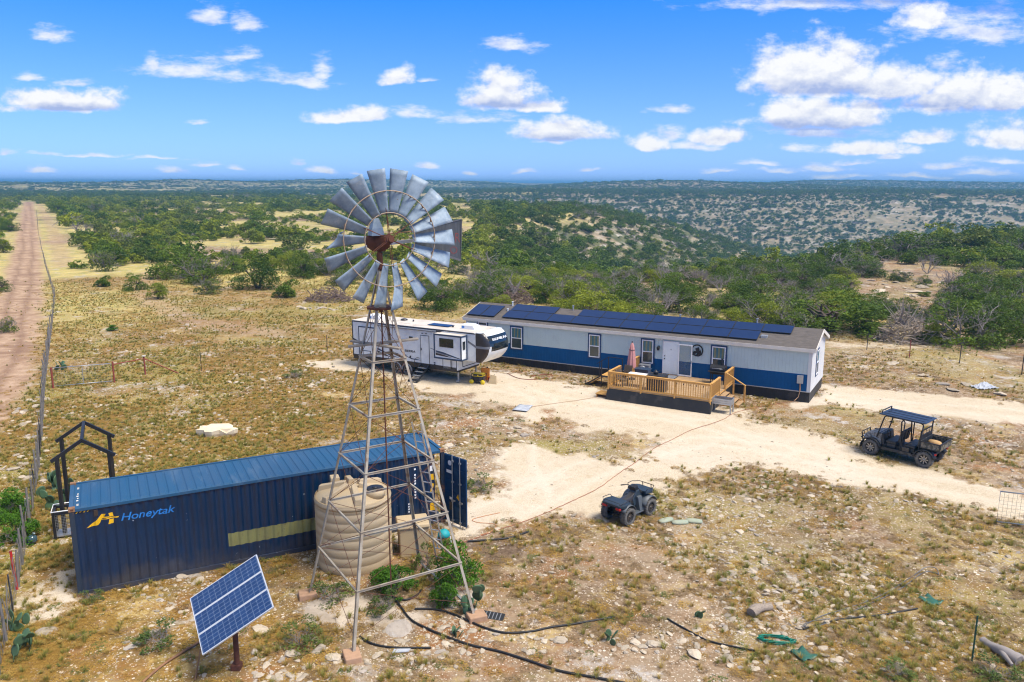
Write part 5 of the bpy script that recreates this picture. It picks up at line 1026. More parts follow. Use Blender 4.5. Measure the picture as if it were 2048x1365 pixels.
grn=sst(.50,.68,fbm(TX+200,TY,4,1/7.))*(1-.5*sst(0,14,TX)); attr('green',grn); attr('field',sst(0,-10,TX)*(RT_<140))
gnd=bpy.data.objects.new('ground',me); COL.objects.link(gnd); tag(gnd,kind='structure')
m=bpy.data.materials.new('ground'); m.use_nodes=True; nt=m.node_tree; L=nt.links; bs=nt.nodes['Principled BSDF']; bs.inputs['Roughness'].default_value=.95; bs.inputs['Specular IOR Level'].default_value=.15
tc=nd(nt,'ShaderNodeTexCoord'); P3=tc.outputs['Object']
def noise(s,d=6.,r=.6,v=None,sc=None):
    v=v or P3
    if sc: mp=nd(nt,'ShaderNodeMapping'); mp.inputs['Scale'].default_value=sc; L.new(v,mp.inputs[0]); v=mp.outputs[0]
    n=nd(nt,'ShaderNodeTexNoise',i_Scale=s,i_Detail=d,i_Roughness=r); L.new(v,n.inputs['Vector']); return n.outputs['Fac']
def mr(x,a,b_,c=0.,d=1.):
    n=nd(nt,'ShaderNodeMapRange'); n.inputs[1].default_value=a; n.inputs[2].default_value=b_; n.inputs[3].default_value=c; n.inputs[4].default_value=d; L.new(x,n.inputs[0]); return n.outputs[0]
def mixc(f,a,b_):
    n=nd(nt,'ShaderNodeMix',data_type='RGBA')
    for k,v in (('A',a),('B',b_)):
        if isinstance(v,tuple): n.inputs[k].default_value=c4(v)
        else: L.new(v,n.inputs[k])
    if isinstance(f,float): n.inputs['Factor'].default_value=f
    else: L.new(f,n.inputs['Factor'])
    return n.outputs['Result']
def mth(op,a,b_=None):
    n=nd(nt,'ShaderNodeMath',operation=op)
    for i,v in enumerate((a,b_)):
        if v is None: continue
        if isinstance(v,(int,float)): n.inputs[i].default_value=v
        else: L.new(v,n.inputs[i])
    return n.outputs[0]
def at_(n): x=nd(nt,'ShaderNodeAttribute',attribute_name=n); return x.outputs['Fac']
n_big=noise(.12,5); n_mid=noise(.9,7,.65); n_fine=noise(6.,6,.7); n_vf=noise(22.,4,.7)
soil=mixc(mr(n_mid,.38,.62),(.33,.225,.135),(.50,.385,.26))
soil=mixc(mr(n_fine,.44,.58,0,.8),soil,(.20,.13,.075))
dry=mixc(mr(n_fine,.40,.60),(.20,.11,.035),(.43,.28,.085)); dry=mixc(mr(noise(2.2,5),.45,.6,0,.7),dry,(.17,.135,.035))
dryr=mixc(mr(n_fine,.42,.58),(.155,.098,.055),(.36,.275,.175)); dry=mixc(at_('field'),dryr,dry)
base=mixc(mr(mth('ADD',mth('ADD',n_mid,mth('MULTIPLY',at_('field'),.14)),mth('MULTIPLY',n_big,.7)),.78,.98),soil,dry)
rust=mth('MULTIPLY',mr(noise(.33,6,.7),.50,.61),mr(n_fine,.35,.6,.3,1.)); base=mixc(mth('MULTIPLY',rust,.85),base,(.29,.12,.035))
stw=mth('MULTIPLY',mr(noise(.38,7,.75),.53,.62),mr(n_fine,.36,.56,.25,1.)); base=mixc(mth('MULTIPLY',stw,.8),base,(.54,.41,.17))
brn=mth('MULTIPLY',mr(noise(.26,7,.72),.50,.60),mr(n_fine,.36,.58,.25,1.)); base=mixc(mth('MULTIPLY',brn,.8),base,(.135,.088,.048))
oli=mth('MULTIPLY',mr(noise(.21,6,.72,sc=(1,1,1)),.54,.66),mr(n_fine,.38,.58,.2,1.)); base=mixc(mth('MULTIPLY',oli,.8),base,(.20,.175,.06))
base=mixc(mth('MULTIPLY',at_('green'),mr(n_fine,.35,.6)),base,(.27,.235,.045))
base=mixc(mth('MULTIPLY',at_('sunlit_gold'),mr(n_mid,.3,.55,.35,1.)),base,mixc(mr(noise(.45,6,.72),.46,.60),(.58,.47,.15),(.30,.28,.075)))
base=mixc(mth('MULTIPLY',mr(noise(.30,7,.7),.57,.63),mr(n_fine,.4,.55,.4,1.)),base,(.46,.42,.37))       # flat limestone ledges
vo=nd(nt,'ShaderNodeTexVoronoi',i_Scale=7.); L.new(P3,vo.inputs['Vector']); vc=nd(nt,'ShaderNodeSeparateColor'); L.new(vo.outputs['Color'],vc.inputs[0])
stone=mth('MULTIPLY',mth('LESS_THAN',vo.outputs['Distance'],mr(vc.outputs[0],.3,1.,.10,.42)),mth('GREATER_THAN',vc.outputs[1],mr(n_mid,.35,.6,.85,.42)))
vo2=nd(nt,'ShaderNodeTexVoronoi',i_Scale=17.); L.new(P3,vo2.inputs['Vector']); v2=nd(nt,'ShaderNodeSeparateColor'); L.new(vo2.outputs['Color'],v2.inputs[0])
stone2=mth('MULTIPLY',mth('LESS_THAN',vo2.outputs['Distance'],.36),mth('GREATER_THAN',v2.outputs[1],.62))
scol=mixc(vc.outputs[2],(.42,.34,.25),(.70,.62,.50))
base=mixc(mth('MULTIPLY',stone2,.95),base,mixc(v2.outputs[2],(.40,.32,.23),(.66,.58,.46)))
base=mixc(stone,base,scol)
# slopes of the canyon: pale rock and dry earth
rock=mixc(mr(noise(.25,7,.7),.4,.6),(.27,.215,.14),(.38,.30,.19)); rock=mixc(mr(noise(.06,6,.7,sc=(1,1,6)),.5,.62),rock,(.46,.41,.34))
base=mixc(mr(at_('slope'),.05,.5),base,rock)
base=mixc(mth('MULTIPLY',at_('farveg'),mr(noise(.09,8,.75),.44,.52,.0,1.)),base,mixc(mr(noise(.12,5,.7),.35,.6),(.030,.050,.014),(.075,.10,.022)))
base=mixc(at_('darksoil'),base,mixc(mr(n_fine,.4,.6),(.10,.065,.04),(.20,.14,.09)))
base=mixc(at_('shelf'),base,mixc(mr(n_mid,.4,.6),(.60,.51,.40),(.44,.36,.27)))
rdc=mixc(mr(n_mid,.4,.62),(.50,.35,.235),(.34,.215,.135)); rdc=mixc(mr(noise(.5,5,.6,sc=(.4,.9,1)),.5,.62,0,.8),rdc,(.25,.15,.095)); rdc=mixc(mth('MULTIPLY',at_('rut'),mr(n_fine,.35,.6,.3,.9)),rdc,(.22,.13,.085))
base=mixc(mth('MULTIPLY',at_('road'),mr(n_fine,.3,.5,.6,1.)),base,rdc)
drc=mixc(mr(n_mid,.35,.65),(.68,.585,.43),(.60,.51,.365)); drc=mixc(mr(n_vf,.47,.60,0,.75),drc,(.36,.275,.18)); drc=mixc(mr(n_big,.46,.62,0,.7),drc,(.64,.56,.45)); drc=mixc(mr(noise(2.6,6,.75),.52,.66,0,.55),drc,(.44,.33,.20))
drc=mixc(mth('MULTIPLY',at_('rut'),mr(n_fine,.35,.6,.15,.7)),drc,(.67,.59,.47))
base=mixc(mr(mth('ADD',at_('drive'),mth('ADD',mth('MULTIPLY',mth('SUBTRACT',n_fine,.5),1.0),mth('MULTIPLY',mth('SUBTRACT',n_mid,.5),1.1))),.30,.70),base,drc)
L.new(base,bs.inputs['Base Color'])
hh=mth('ADD',mth('MULTIPLY',n_fine,.5),mth('ADD',mth('MULTIPLY',stone,.35),mth('MULTIPLY',n_vf,.3))); bp=nd(nt,'ShaderNodeBump',i_Strength=.7,i_Distance=.06); L.new(hh,bp.inputs['Height']); L.new(bp.outputs[0],bs.inputs['Normal'])
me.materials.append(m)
# ------------------------------------------------------------------ plant builders
def leafmat(name,dark,light,trans=.2,inst=False):
    m=bpy.data.materials.new(name); m.use_nodes=True; nt=m.node_tree; L=nt.links; b=nt.nodes['Principled BSDF']; b.inputs['Roughness'].default_value=.65; b.inputs['Specular IOR Level'].default_value=.25
    a=nd(nt,'ShaderNodeAttribute',attribute_name='tint'); oi=nd(nt,'ShaderNodeObjectInfo')
    s=nd(nt,'ShaderNodeMath',operation='MULTIPLY_ADD'); s.inputs[1].default_value=.45; L.new(oi.outputs['Random'],s.inputs[0]); q=nd(nt,'ShaderNodeMath',operation='MULTIPLY'); q.inputs[1].default_value=.6; L.new(a.outputs['Fac'],q.inputs[0]); L.new(q.outputs[0],s.inputs[2])
    mx=nd(nt,'ShaderNodeMix',data_type='RGBA'); mx.inputs['A'].default_value=c4(dark); mx.inputs['B'].default_value=c4(light); L.new(s.outputs[0],mx.inputs['Factor']); L.new(mx.outputs['Result'],b.inputs['Base Color'])
    tr=nd(nt,'ShaderNodeBsdfTranslucent'); L.new(mx.outputs['Result'],tr.inputs[0]); ms=nd(nt,'ShaderNodeMixShader'); ms.inputs[0].default_value=trans; L.new(b.outputs[0],ms.inputs[1]); L.new(tr.outputs[0],ms.inputs[2])
    L.new(ms.outputs[0],nt.nodes['Material Output'].inputs['Surface']); MATS[name]=m; return m
leafmat('juniper_leaf',(.028,.066,.008),(.150,.225,.016),.25); leafmat('oak_leaf',(.11,.16,.014),(.33,.37,.030),.3); leafmat('scrub_leaf',(.06,.10,.02),(.19,.22,.035),.25); leafmat('grey_twig',(.15,.125,.115),(.29,.26,.24),.0)
leafmat('grass_blade',(.34,.22,.06),(.56,.44,.13),.3); leafmat('green_blade',(.19,.19,.04),(.38,.35,.08),.3); leafmat('mat_brown',(.20,.125,.06),(.40,.29,.15),.25); leafmat('mat_leaf',(.30,.16,.035),(.56,.37,.085),.25); leafmat('weed_leaf',(.06,.11,.025),(.18,.22,.05),.25); leafmat('green_bush',(.03,.10,.008),(.11,.25,.018),.25)
def npmesh(name,V,Fq,tint,mt):
    me=bpy.data.meshes.new(name); k=Fq.shape[1]; me.vertices.add(len(V)); me.vertices.foreach_set('co',np.asarray(V,np.float32).ravel()); me.loops.add(Fq.size); me.loops.foreach_set('vertex_index',Fq.ravel().astype(np.int32))
    me.polygons.add(len(Fq)); me.polygons.foreach_set('loop_start',(np.arange(len(Fq))*k).astype(np.int32)); me.update(calc_edges=True)
    a=me.attributes.new('tint','FLOAT','POINT'); a.data.foreach_set('value',np.asarray(tint,np.float32)); me.materials.append(MATS[mt]); return me
def leaves(c,n,size,tint,g,up=.3):
    # leaf-sized faces at points c with random tilt
    k=len(c); nrm=g.normal(size=(k,3)); nrm[:,2]+=up; nrm/=np.linalg.norm(nrm,axis=1)[:,None]
    t=np.cross(nrm,g.normal(size=(k,3))); t/=np.linalg.norm(t,axis=1)[:,None]; b=np.cross(nrm,t); s=(size*g.uniform(.6,1.3,k))[:,None]
    w=g.uniform(.45,.9,k)[:,None]
    V=np.stack([c-t*s,c-b*s*w*.6,c+t*s,c+b*s*w*.6],1).reshape(-1,3); return V,np.arange(4*k).reshape(-1,4),np.repeat(tint,4)
def crown(name,W,Hh,ncl,nleaf,size,mt,seed,base=.12,spread=1.):
    g=np.random.default_rng(seed); C=[];T=[]
    cc=[]
    for i in range(ncl):
        a=g.uniform(0,2*PI); q=math.sqrt(g.uniform(0,1))*.92; z=base+(1-base)*g.uniform(.08,.86)*(1-.60*q*q); cc.append((W/2*q*math.cos(a),W/2*q*math.sin(a),Hh*z,g.uniform(.07,.25)*(.7+.3*spread),g.uniform(0,1)))
    wts=np.array([c[3]**2 for c in cc]); wts/=wts.sum()
    for c,wt in zip(cc,wts):
        n=int(nleaf*wt); d=g.normal(size=(n,3)); d/=np.linalg.norm(d,axis=1)[:,None]; d[:,2]=np.where(d[:,2]<-.4,-d[:,2],d[:,2]); rr_=c[3]*g.uniform(.55,1.12,n)[:,None]**.7
        P=np.array(c[:3])+d*rr_*np.array([W*.95,W*.95,Hh*1.05]); C.append(P); T.append(np.clip(c[4]+g.normal(0,.15,n),0,1))
    C=np.concatenate(C);T=np.concatenate(T); k=C[:,2]>.0*Hh; C,T=C[k],T[k]
    V,F_,t=leaves(C,len(C),size,T,g); return npmesh(name,V,F_,t,mt)
def twigs(name,W,Hh,n,mt,seed,r=.02,lim=3):
    g=np.random.default_rng(seed); b=MB(); 
    def grow(p,d,L_,r_,lv):
        q=p+d*L_*.5+Vector(g.normal(0,.06*L_,3)); e=p+d*L_; b.tube([p,q,e],[r_,r_*.75,r_*.45],4 if lv<2 else 3,cap=False)
        if lv<lim:
            for i in range(n if lv==0 else 4 if lv==1 else 3):
                dd=(d+Vector(g.normal(0,.55,3))+Vector((0,0,.1))).normalized(); t=g.uniform(.35,1); grow(p+(e-p)*t,dd,L_*g.uniform(.5,.75),r_*.55,lv+1)
    for i in range(5):
        a=2*PI*i/5+g.uniform(-.4,.4); d=Vector((math.cos(a)*W/Hh*.55,math.sin(a)*W/Hh*.55,g.uniform(.5,1))).normalized(); grow(Vector((0,0,0)),d,Hh*.55,r*2.2,0)
    me=b.mesh(name,mt); a=me.attributes.new('tint','FLOAT','POINT'); a.data.foreach_set('value',g.uniform(0,1,len(me.vertices)).astype(np.float32)); return me
def trunkmesh(name,W,Hh,seed):
    g=np.random.default_rng(seed); b=MB()
    for i in range(3):
        a=g.uniform(0,2*PI); d=Vector((math.cos(a)*.35,math.sin(a)*.35,1)); b.tube([(0,0,-.1),tuple(d*Hh*.25),tuple(d*Hh*.5+Vector((math.cos(a)*W*.08,math.sin(a)*W*.08,0)))],[.032,.026,.018],6)
        for j in range(3): e=Vector((g.normal(),g.normal(),.7)).normalized()*W*.3; p=d*Hh*.35; b.tube([tuple(p),tuple(p+e*.5),tuple(p+e)],[.016,.012,.006],4)
    return b.mesh(name,'bark')
VAR={}
for i in range(4): VAR['j%d'%i]=(crown('juniper_crown',1,1,26+4*i,5400,.024,'juniper_leaf',20+i,-.08),trunkmesh('trunk',1,1,i))
for i in range(3): VAR['o%d'%i]=(crown('oak_crown',1,1,30+3*i,4600,.025,'oak_leaf',40+i,.0,.9),trunkmesh('trunk',1,1,9+i))
for i in range(3): VAR['g%d'%i]=(twigs('bare_branches',1,1,4,'grey_twig',60+i,.008),None)
for i in range(2): VAR['b%d'%i]=(crown('bush_crown',1,1,15,2200,.045,'juniper_leaf',70+i,.0),None)
VAR['m0']=(crown('crown',1,1,22,1700,.038,'scrub_leaf',80,.0,.9),VAR['g0'][0])
# fix trunk radius for unit-size meshes
for k_ in VAR:
    tm=VAR[k_][1]
    if tm and k_[0] in 'jo' :
        pass
# ------------------------------------------------------------------ individual trees
trees=[]; rt=random.Random(11); gN=np.random.default_rng(12)
def kindname(k): return {'j':('juniper_tree','dark green juniper'),'o':('oak_tree','yellowish green live oak'),'g':('bare_shrub','leafless grey shrub'),'b':('low_bush','low dark green bush'),'m':('thin_shrub','thin olive green shrub')}[k[0]]
def place(x,y,z,w,h,k,label,grp=None):
    nm,_=kindname(k); cr_,tr_=VAR[k]; o=bpy.data.objects.new(nm,None); COL.objects.link(o); o.location=(x,y,z-.05); o.rotation_euler=(0,0,rt.random()*6.28); o.scale=(w,w,h)
    tag(o,label,'shrub' if k[0] in 'gbm' else 'tree',grp)
    c=bpy.data.objects.new('branches' if k[0]=='g' else 'crown',cr_); COL.objects.link(c); c.parent=o
    if k[0] in 'jo' and rt.random()<.35: tr_=VAR['g%d'%rt.randrange(3)][0]
    if tr_: t=bpy.data.objects.new('limbs' if k[0]=='m' else 'trunk',tr_); COL.objects.link(t); t.parent=o
    trees.append((x,y,w)); return o
# (px, py of the base, width px, height px, kind) of the plants that stand out in the photograph
HAND=[(270,581,50,37,'j0','rounded dark juniper alone in the field, left one of a close pair'),(316,599,50,40,'o0','lighter olive bush, right one of a close pair in the field'),(207,573,38,24,'b0','small dark bush left of the close pair of junipers'),(212,543,48,40,'m0','grey and green shrub beside the bend of the faint track'),(240,497,55,36,'m0','thin grey green shrub in the golden grass clearing'),(295,497,48,28,'b1','low rounded bush right of the thin grey green shrub in the clearing'),
(362,556,115,82,'j1','largest dark juniper clump beside the faint track'),(407,566,92,60,'j2','broad juniper just right of the largest juniper clump'),(420,588,55,30,'m0','low shrub in front of the broad junipers by the track'),(516,578,95,80,'j3','tall dense juniper left of the windmill wheel'),(606,556,66,58,'j0','round bright topped juniper close left of the windmill wheel'),(574,594,56,40,'b0','dark low bush beside the left brush heap'),(465,530,46,40,'g0','bare grey shrub between the junipers left of the wheel'),(520,470,70,50,'j2','juniper behind the tall dense one left of the wheel'),(165,469,48,26,'g1','bare grey shrub at the right edge of the road clearing'),(207,458,36,20,'b1','small round green bush near the bare grey roadside shrub'),(145,434,26,20,'j3','small juniper at the right edge of the dirt road'),(116,426,46,30,'j0','bushy juniper nearest the second wheel track'),(163,416,46,28,'o1','bright yellow green oak beside the road end'),(193,426,30,24,'j2','dark juniper right of the bright oak at the road end'),(20,463,40,22,'j1','dark juniper at the left edge beyond the road'),(8,505,36,26,'m0','shrub cut by the left edge beyond the road'),(0,585,40,36,'j3','dark bush at the left edge beside the dirt road'),(15,665,40,30,'m0','low shrub on the left verge of the dirt road'),
(882,618,100,62,'j1','wide dark juniper behind the trailer roof'),(960,606,60,48,'j2','juniper between the windmill tail and the home'),(1090,606,56,44,'j0','juniper beyond the left half of the home roof'),(1172,622,112,72,'o0','broad grey olive oak beyond the middle of the home roof'),(1245,640,60,48,'o1','yellow green oak beyond the roof vent pipe'),(1320,640,88,70,'g1','large pale leafless tree behind the middle of the home roof'),(1400,652,66,46,'j3','dark juniper directly behind the home roof'),(1470,660,70,50,'o2','light green oak behind the right half of the home roof'),(1535,660,100,74,'o1','bushy bright green oak behind the right end of the home'),(1663,664,205,98,'j1','very large spreading juniper behind the right gable of the home'),(1590,670,90,58,'j2','dark juniper joined to the large spreading one'),(1740,668,80,60,'j0','juniper left of the tall dead brush heap'),(1918,690,150,100,'j3','big dense juniper right of the tall dead brush heap'),(1880,690,66,52,'o0','yellowish oak in front of the big dense juniper at right'),(2023,690,100,90,'j1','tall juniper at the right edge of the field'),(1970,694,60,40,'m0','thin shrub in front of the tall juniper at the right edge'),(1833,683,36,20,'b0','small bush at the foot of the tall dead brush heap'),
(1582,556,26,24,'j0','small round juniper beside the pale stone patch on the slope'),(1616,590,50,36,'j2','dark juniper below the small round one on the slope'),(1680,574,48,26,'b1','flat topped bush on the pale stone patch'),(1720,552,92,44,'j1','wide juniper at the top of the stone clearing'),(1754,514,26,18,'b0','lone round bush in the sandy gap on the hill'),(1815,516,140,56,'j3','long dense juniper thicket on the hilltop'),(1890,530,64,38,'j0','dark round juniper at the right end of the hilltop thicket'),(1855,548,48,40,'g0','grey leafless shrub above the rocky clearing'),(1848,574,36,26,'j2','round juniper in the middle of the rocky clearing'),(1848,594,26,12,'b1','tiny bush low in the rocky clearing'),(1754,606,22,12,'b0','tiny bush at the lower left of the rocky clearing'),(1800,562,46,26,'j1','juniper at the left of the rocky clearing'),(1541,592,62,34,'g1','greyish leafless shrub between junipers on the slope'),(1480,596,72,42,'j3','dark juniper on the near slope behind the home'),(1925,576,80,36,'g2','wide grey shrub right of the rocky clearing'),(1995,536,80,44,'j2','large juniper on the hill at the right edge'),
(1003,612,44,26,'o2','bright yellow green bush in the sunny strip by the windmill tail'),(940,590,70,40,'o2','sunlit yellow green oak under the windmill tail'),(860,600,60,40,'j2','dark juniper right of the windmill mast')]
SH={'j':.92,'o':.92,'g':1.1,'b':1.,'m':1.1}
for px,py,w,h,k,lab in HAND:
    x,y,z=gpt(px,py); d=y*math.cos(CP)+(CH-z)*math.sin(CP); s_=d/CF; place(x,y,z,w*s_*.98,h*s_*1.05*SH[k[0]],k,lab)
# woodland around: nearest as trees of their own, the rest as one scrub mass
CLEAR=np.array([gpt(*p)[:2] for p in [(1690,606),(1700,560),(1780,535),(1905,520),(1960,550),(1900,575),(1880,606),(1800,612)]])
def veg_ok(x,y):
    r=np.hypot(x,y); az=np.degrees(np.arctan2(x,y)); e=lambda l:[(a,b_,0.) for a,b_ in l]
    d1,_=polyd(x,y,e(ROAD)); d2,_=polyd(x,y,e(ROAD2)); d3,_=polyd(x,y,e(TRAIL)); d4,_=polyd(x,y,e(FP))
    ok=(d1>4.5)&(d2>3.5)&(d3>3.5)&(d4>1.5)
    edge=np.where(x<-3,86+12*sst(-3,-45,x)+np.where(x<-40,20,0),np.where(x<5,82,np.where(x<20,70,66)))   # far side of the field
    ok&=(y>edge); ok&=(sdf(CLEAR,x,y)>0)
    return ok,r
def dens(x,y):
    n=fbm(x,y,4,1/26.)+.10*(x<-.38*y)*(np.hypot(x,y)<520); z=hgt(x,y); r=np.hypot(x,y)
    pl=np.where((x<-.05*y)&(z>-2.5),sst(.38,.60,n)*.9,np.where(r<560,sst(-.12,.16,n),sst(.08,.40,n)))          # open plateau at left, thicket elsewhere
    wall=sst(560,720,r)*(z<-1.); pl=pl*(1-wall)+wall*sst(.28,.58,.5*n+.5*fbm(x+70,y,4,1/75.))*.85
    return pl
cand=[]
for r0,r1,per in ((60,130,7.),(130,260,9.),(260,560,14.),(560,1250,10.),(1250,2300,60.)):
    n_=int(.5*math.radians(84)*(r1*r1-r0*r0)/per); rr_=np.sqrt(gN.uniform(r0*r0,r1*r1,n_)); a_=np.radians(gN.uniform(-42,42,n_)); x=rr_*np.sin(a_); y=rr_*np.cos(a_)
    ok,_=veg_ok(x,y); ok&=gN.uniform(0,1,n_)<dens(x,y); cand.append(np.stack([x[ok],y[ok],np.full(ok.sum(),r0)],1))
cand=np.concatenate(cand); cand=cand[np.argsort(np.hypot(cand[:,0],cand[:,1]))]
NIND=300-len(HAND)-14; done=0; scrub=[]; tx=[(t[0],t[1],t[2]) for t in trees]+[(*gp(1802,684),11.),(*gpt(1030,606)[:2],9.),(*gpt(658,602)[:2],11.)]
def region(x,y):
    px=1024+CF*x/y
    if px<70: return 'left of the dirt road'
    if px<420: return 'in golden grass right of the dirt road'
    if px<660: return 'in the woodland left of the windmill wheel'
    if px<940: return 'beyond the trailer and windmill wheel'
    if px<1250: return 'beyond the left half of the home'
    if px<1620: return 'on the slope behind the right half of the home'
    return 'on the hill right of the home'
for x,y,r0 in cand:
    r=math.hypot(x,y); az=abs(math.degrees(math.atan2(x,y)))
    if done<NIND and az<34.5:
        if any((x-t[0])**2+(y-t[1])**2<(.42*t[2]+.7)**2 for t in tx): continue
        left=x<-.05*y
        k=rt.choices(['j','o','g','m','b'],[.36,.30,.14,.08,.12] if left else [.42,.17,.22,.15,.04])[0]; v=k+str(rt.randrange({'j':4,'o':3,'g':3,'b':2,'m':1}[k])); big=rt.random()
        w={'j':2.6+2.6*big,'o':2.6+2.8*big,'g':2.0+1.8*big,'b':1.2+1.2*big,'m':1.8+1.6*big}[k]; h=w*{'j':.62,'o':.62,'g':.72,'b':.55,'m':.7}[k]*rt.uniform(.85,1.15)
        size='tiny' if w<1.9 else 'small' if w<2.9 else 'medium' if w<3.9 else 'large'; nm,ds=kindname(k); rg=region(x,y); gl='%s %s %s'%(size,ds,rg)
        place(x,y,gz(x,y),w,h,v,gl,gl.replace('juniper','junipers').replace('live oak','live oaks').replace('shrub','shrubs').replace('bush','bushes')); tx.append((x,y,w)); done+=1
    else: scrub.append((x,y))
scrub=np.array(scrub)
# ------------------------------------------------------------------ scatter (stuff)
def scatter(name,label,pts,scl,vi,variants,rot=None,tilt=0.):
    n=len(pts); me=bpy.data.meshes.new(name); me.vertices.add(n); me.vertices.foreach_set('co',np.asarray(pts,np.float32).ravel())
    g=np.random.default_rng(n)
    for nm,ty,val in (('scl','FLOAT_VECTOR',scl),('rot','FLOAT_VECTOR',np.stack([g.normal(0,tilt,n),g.normal(0,tilt,n),g.uniform(0,6.28,n)],1)),('vi','INT',vi)):
        a=me.attributes.new(nm,ty,'POINT'); a.data.foreach_set('vector' if ty=='FLOAT_VECTOR' else 'value',np.asarray(val,np.float32 if ty!='INT' else np.int32).ravel())
    o=bpy.data.objects.new(name,me); COL.objects.link(o); tag(o,label,name.replace('_',' '),kind='stuff')
    vc_=bpy.data.collections.new(name+'_kinds')
    for i,vm in enumerate(variants): vo_=bpy.data.objects.new('%s_%02d'%(name,i),vm); vc_.objects.link(vo_)
    ng=bpy.data.node_groups.new(name,'GeometryNodeTree'); ng.interface.new_socket('Geometry',in_out='INPUT',socket_type='NodeSocketGeometry'); ng.interface.new_socket('Geometry',in_out='OUTPUT',socket_type='NodeSocketGeometry')
    gi=ng.nodes.new('NodeGroupInput'); go=ng.nodes.new('NodeGroupOutput'); ip=ng.nodes.new('GeometryNodeInstanceOnPoints'); ci=ng.nodes.new('GeometryNodeCollectionInfo'); ci.inputs['Collection'].default_value=vc_; ci.inputs['Separate Children'].default_value=True; ci.inputs['Reset Children'].default_value=True
    def na(nm,ty): q=ng.nodes.new('GeometryNodeInputNamedAttribute'); q.data_type=ty; q.inputs['Name'].default_value=nm; return q.outputs['Attribute']
    ip.inputs['Pick Instance'].default_value=True; Lk=ng.links.new
    Lk(gi.outputs[0],ip.inputs['Points']); Lk(ci.outputs[0],ip.inputs['Instance']); Lk(na('vi','INT'),ip.inputs['Instance Index']); Lk(na('scl','FLOAT_VECTOR'),ip.inputs['Scale'])
    er=ng.nodes.new('FunctionNodeEulerToRotation'); Lk(na('rot','FLOAT_VECTOR'),er.inputs[0]); Lk(er.outputs[0],ip.inputs['Rotation']); Lk(ip.outputs[0],go.inputs[0])
    md=o.modifiers.new('scatter','NODES'); md.node_group=ng; return o
FARV=[crown('f',1,1,16+2*i,700,.065,'juniper_leaf',90+i,.05) for i in range(4)]+[crown('f',1,1,12,650,.065,'scrub_leaf',95+i,.1) for i in range(2)]+[crown('f',1,1,10,500,.07,'oak_leaf',98,.1)]+[twigs('f',1,1,3,'grey_twig',99,.010,2)]
n_=len(scrub); sx,sy=scrub[:,0],scrub[:,1]; r=np.hypot(sx,sy); w=np.clip(gN.lognormal(1.0,.38,n_),1.2,7)*np.where(r>1250,1.5,1.); h=w*gN.uniform(.55,.85,n_)*np.where(r>1250,.6,1); vi=gN.choice(8,n_,p=[.15,.15,.15,.15,.11,.11,.07,.11]); lf=(sx<-.02*sy)&(r<700)&(gN.uniform(0,1,n_)<.55); vi=np.where(lf,6,vi)  # more yellow-green bushes at left, sunlight there put into their colour
scatter('scrub','mass of junipers, oaks and grey shrubs covering the far hills and canyon',np.stack([sx,sy,hgt(sx,sy)-.1],1),np.stack([w,w,h],1),vi,FARV)
# stones
def rock(seed,n=2,flat=.55):
    g=np.random.default_rng(seed); bm=bmesh.new(); bmesh.ops.create_icosphere(bm,subdivisions=n,radius=.5)
    for i in range(7):
        d=Vector(g.normal(size=3)).normalized(); o_=.26+.16*g.random()
        for v in bm.verts:
            q=v.co.dot(d)
            if q>o_: v.co-=d*(q-o_)
    for v in bm.verts: v.co*=1+.06*g.normal(); v.co.z*=flat; v.co.x*=1.15
    me=bpy.data.meshes.new('rock'); bm.to_mesh(me); bm.free(); me.materials.append(MATS['limestone' if seed%8 else 'greystone']); return me
RK=[rock(s,2,.4+.05*(s%5)) for s in range(8)]; RKb=[rock(50+s,3,.42+.06*(s%4)) for s in range(8)]
for mm in ('limestone','greystone'):
    nt=MATS[mm].node_tree; b_=nt.nodes['Principled BSDF']; lk=b_.inputs['Base Color'].links[0]; src=lk.from_socket; oi=nt.nodes.new('ShaderNodeObjectInfo'); hs=nt.nodes.new('ShaderNodeHueSaturation'); mr_=nt.nodes.new('ShaderNodeMapRange'); mr_.inputs[3].default_value=.62; mr_.inputs[4].default_value=1.12
    nt.links.new(oi.outputs['Random'],mr_.inputs[0]); nt.links.new(mr_.outputs[0],hs.inputs['Value']); nt.links.new(src,hs.inputs['Color']); nt.links.new(hs.outputs[0],b_.inputs['Base Color'])
def wedge(n,r0,r1,pw=1.,az=37):
    u=gN.uniform(0,1,n); r=(r0**pw+(r1**pw-r0**pw)*u)**(1/pw); a=np.radians(gN.uniform(-az,az,n)); return r*np.sin(a),r*np.cos(a)
FOOT=[(CXY,CRZ,CL,CW,.0),((HO[0],HO[1]),HRZ,HL,HW,.0),((-10.962,53.994),R(-32.72),8.9,2.44,0.),(hl(DX0,DY)[:2],HRZ,DW,DD,.0)]
def clear(x,y,pad=.05):
    ok=np.ones(x.shape,bool)
    for (ox_,oy_),rz,l_,w_,_q in FOOT:
        c,s_=math.cos(rz),math.sin(rz); u=(x-ox_)*c+(y-oy_)*s_; v=-(x-ox_)*s_+(y-oy_)*c; ok&=~((u>-pad)&(u<l_+pad)&(v>-pad)&(v<w_+pad))
    ok&=np.hypot(x+5.3,y-25.08)>1.3
    return ok
x,y=wedge(150000,15.5,75,1.1); ok=clear(x,y); x,y=x[ok],y[ok]; dr,rd,sh,dk,d1=masks(x,y)
rk=sst(.42,.62,fbm(x+5,y+8,4,1/3.2)); berm=np.exp(-((d1-5.2)/1.6)**2)*(y<75)
pr=np.clip((.16+.84*rk)*(1-.93*dr)*(1-.85*rd)*(1-.6*dk)+berm*.9,0,1)*np.clip(38/np.hypot(x,y),.25,1.)
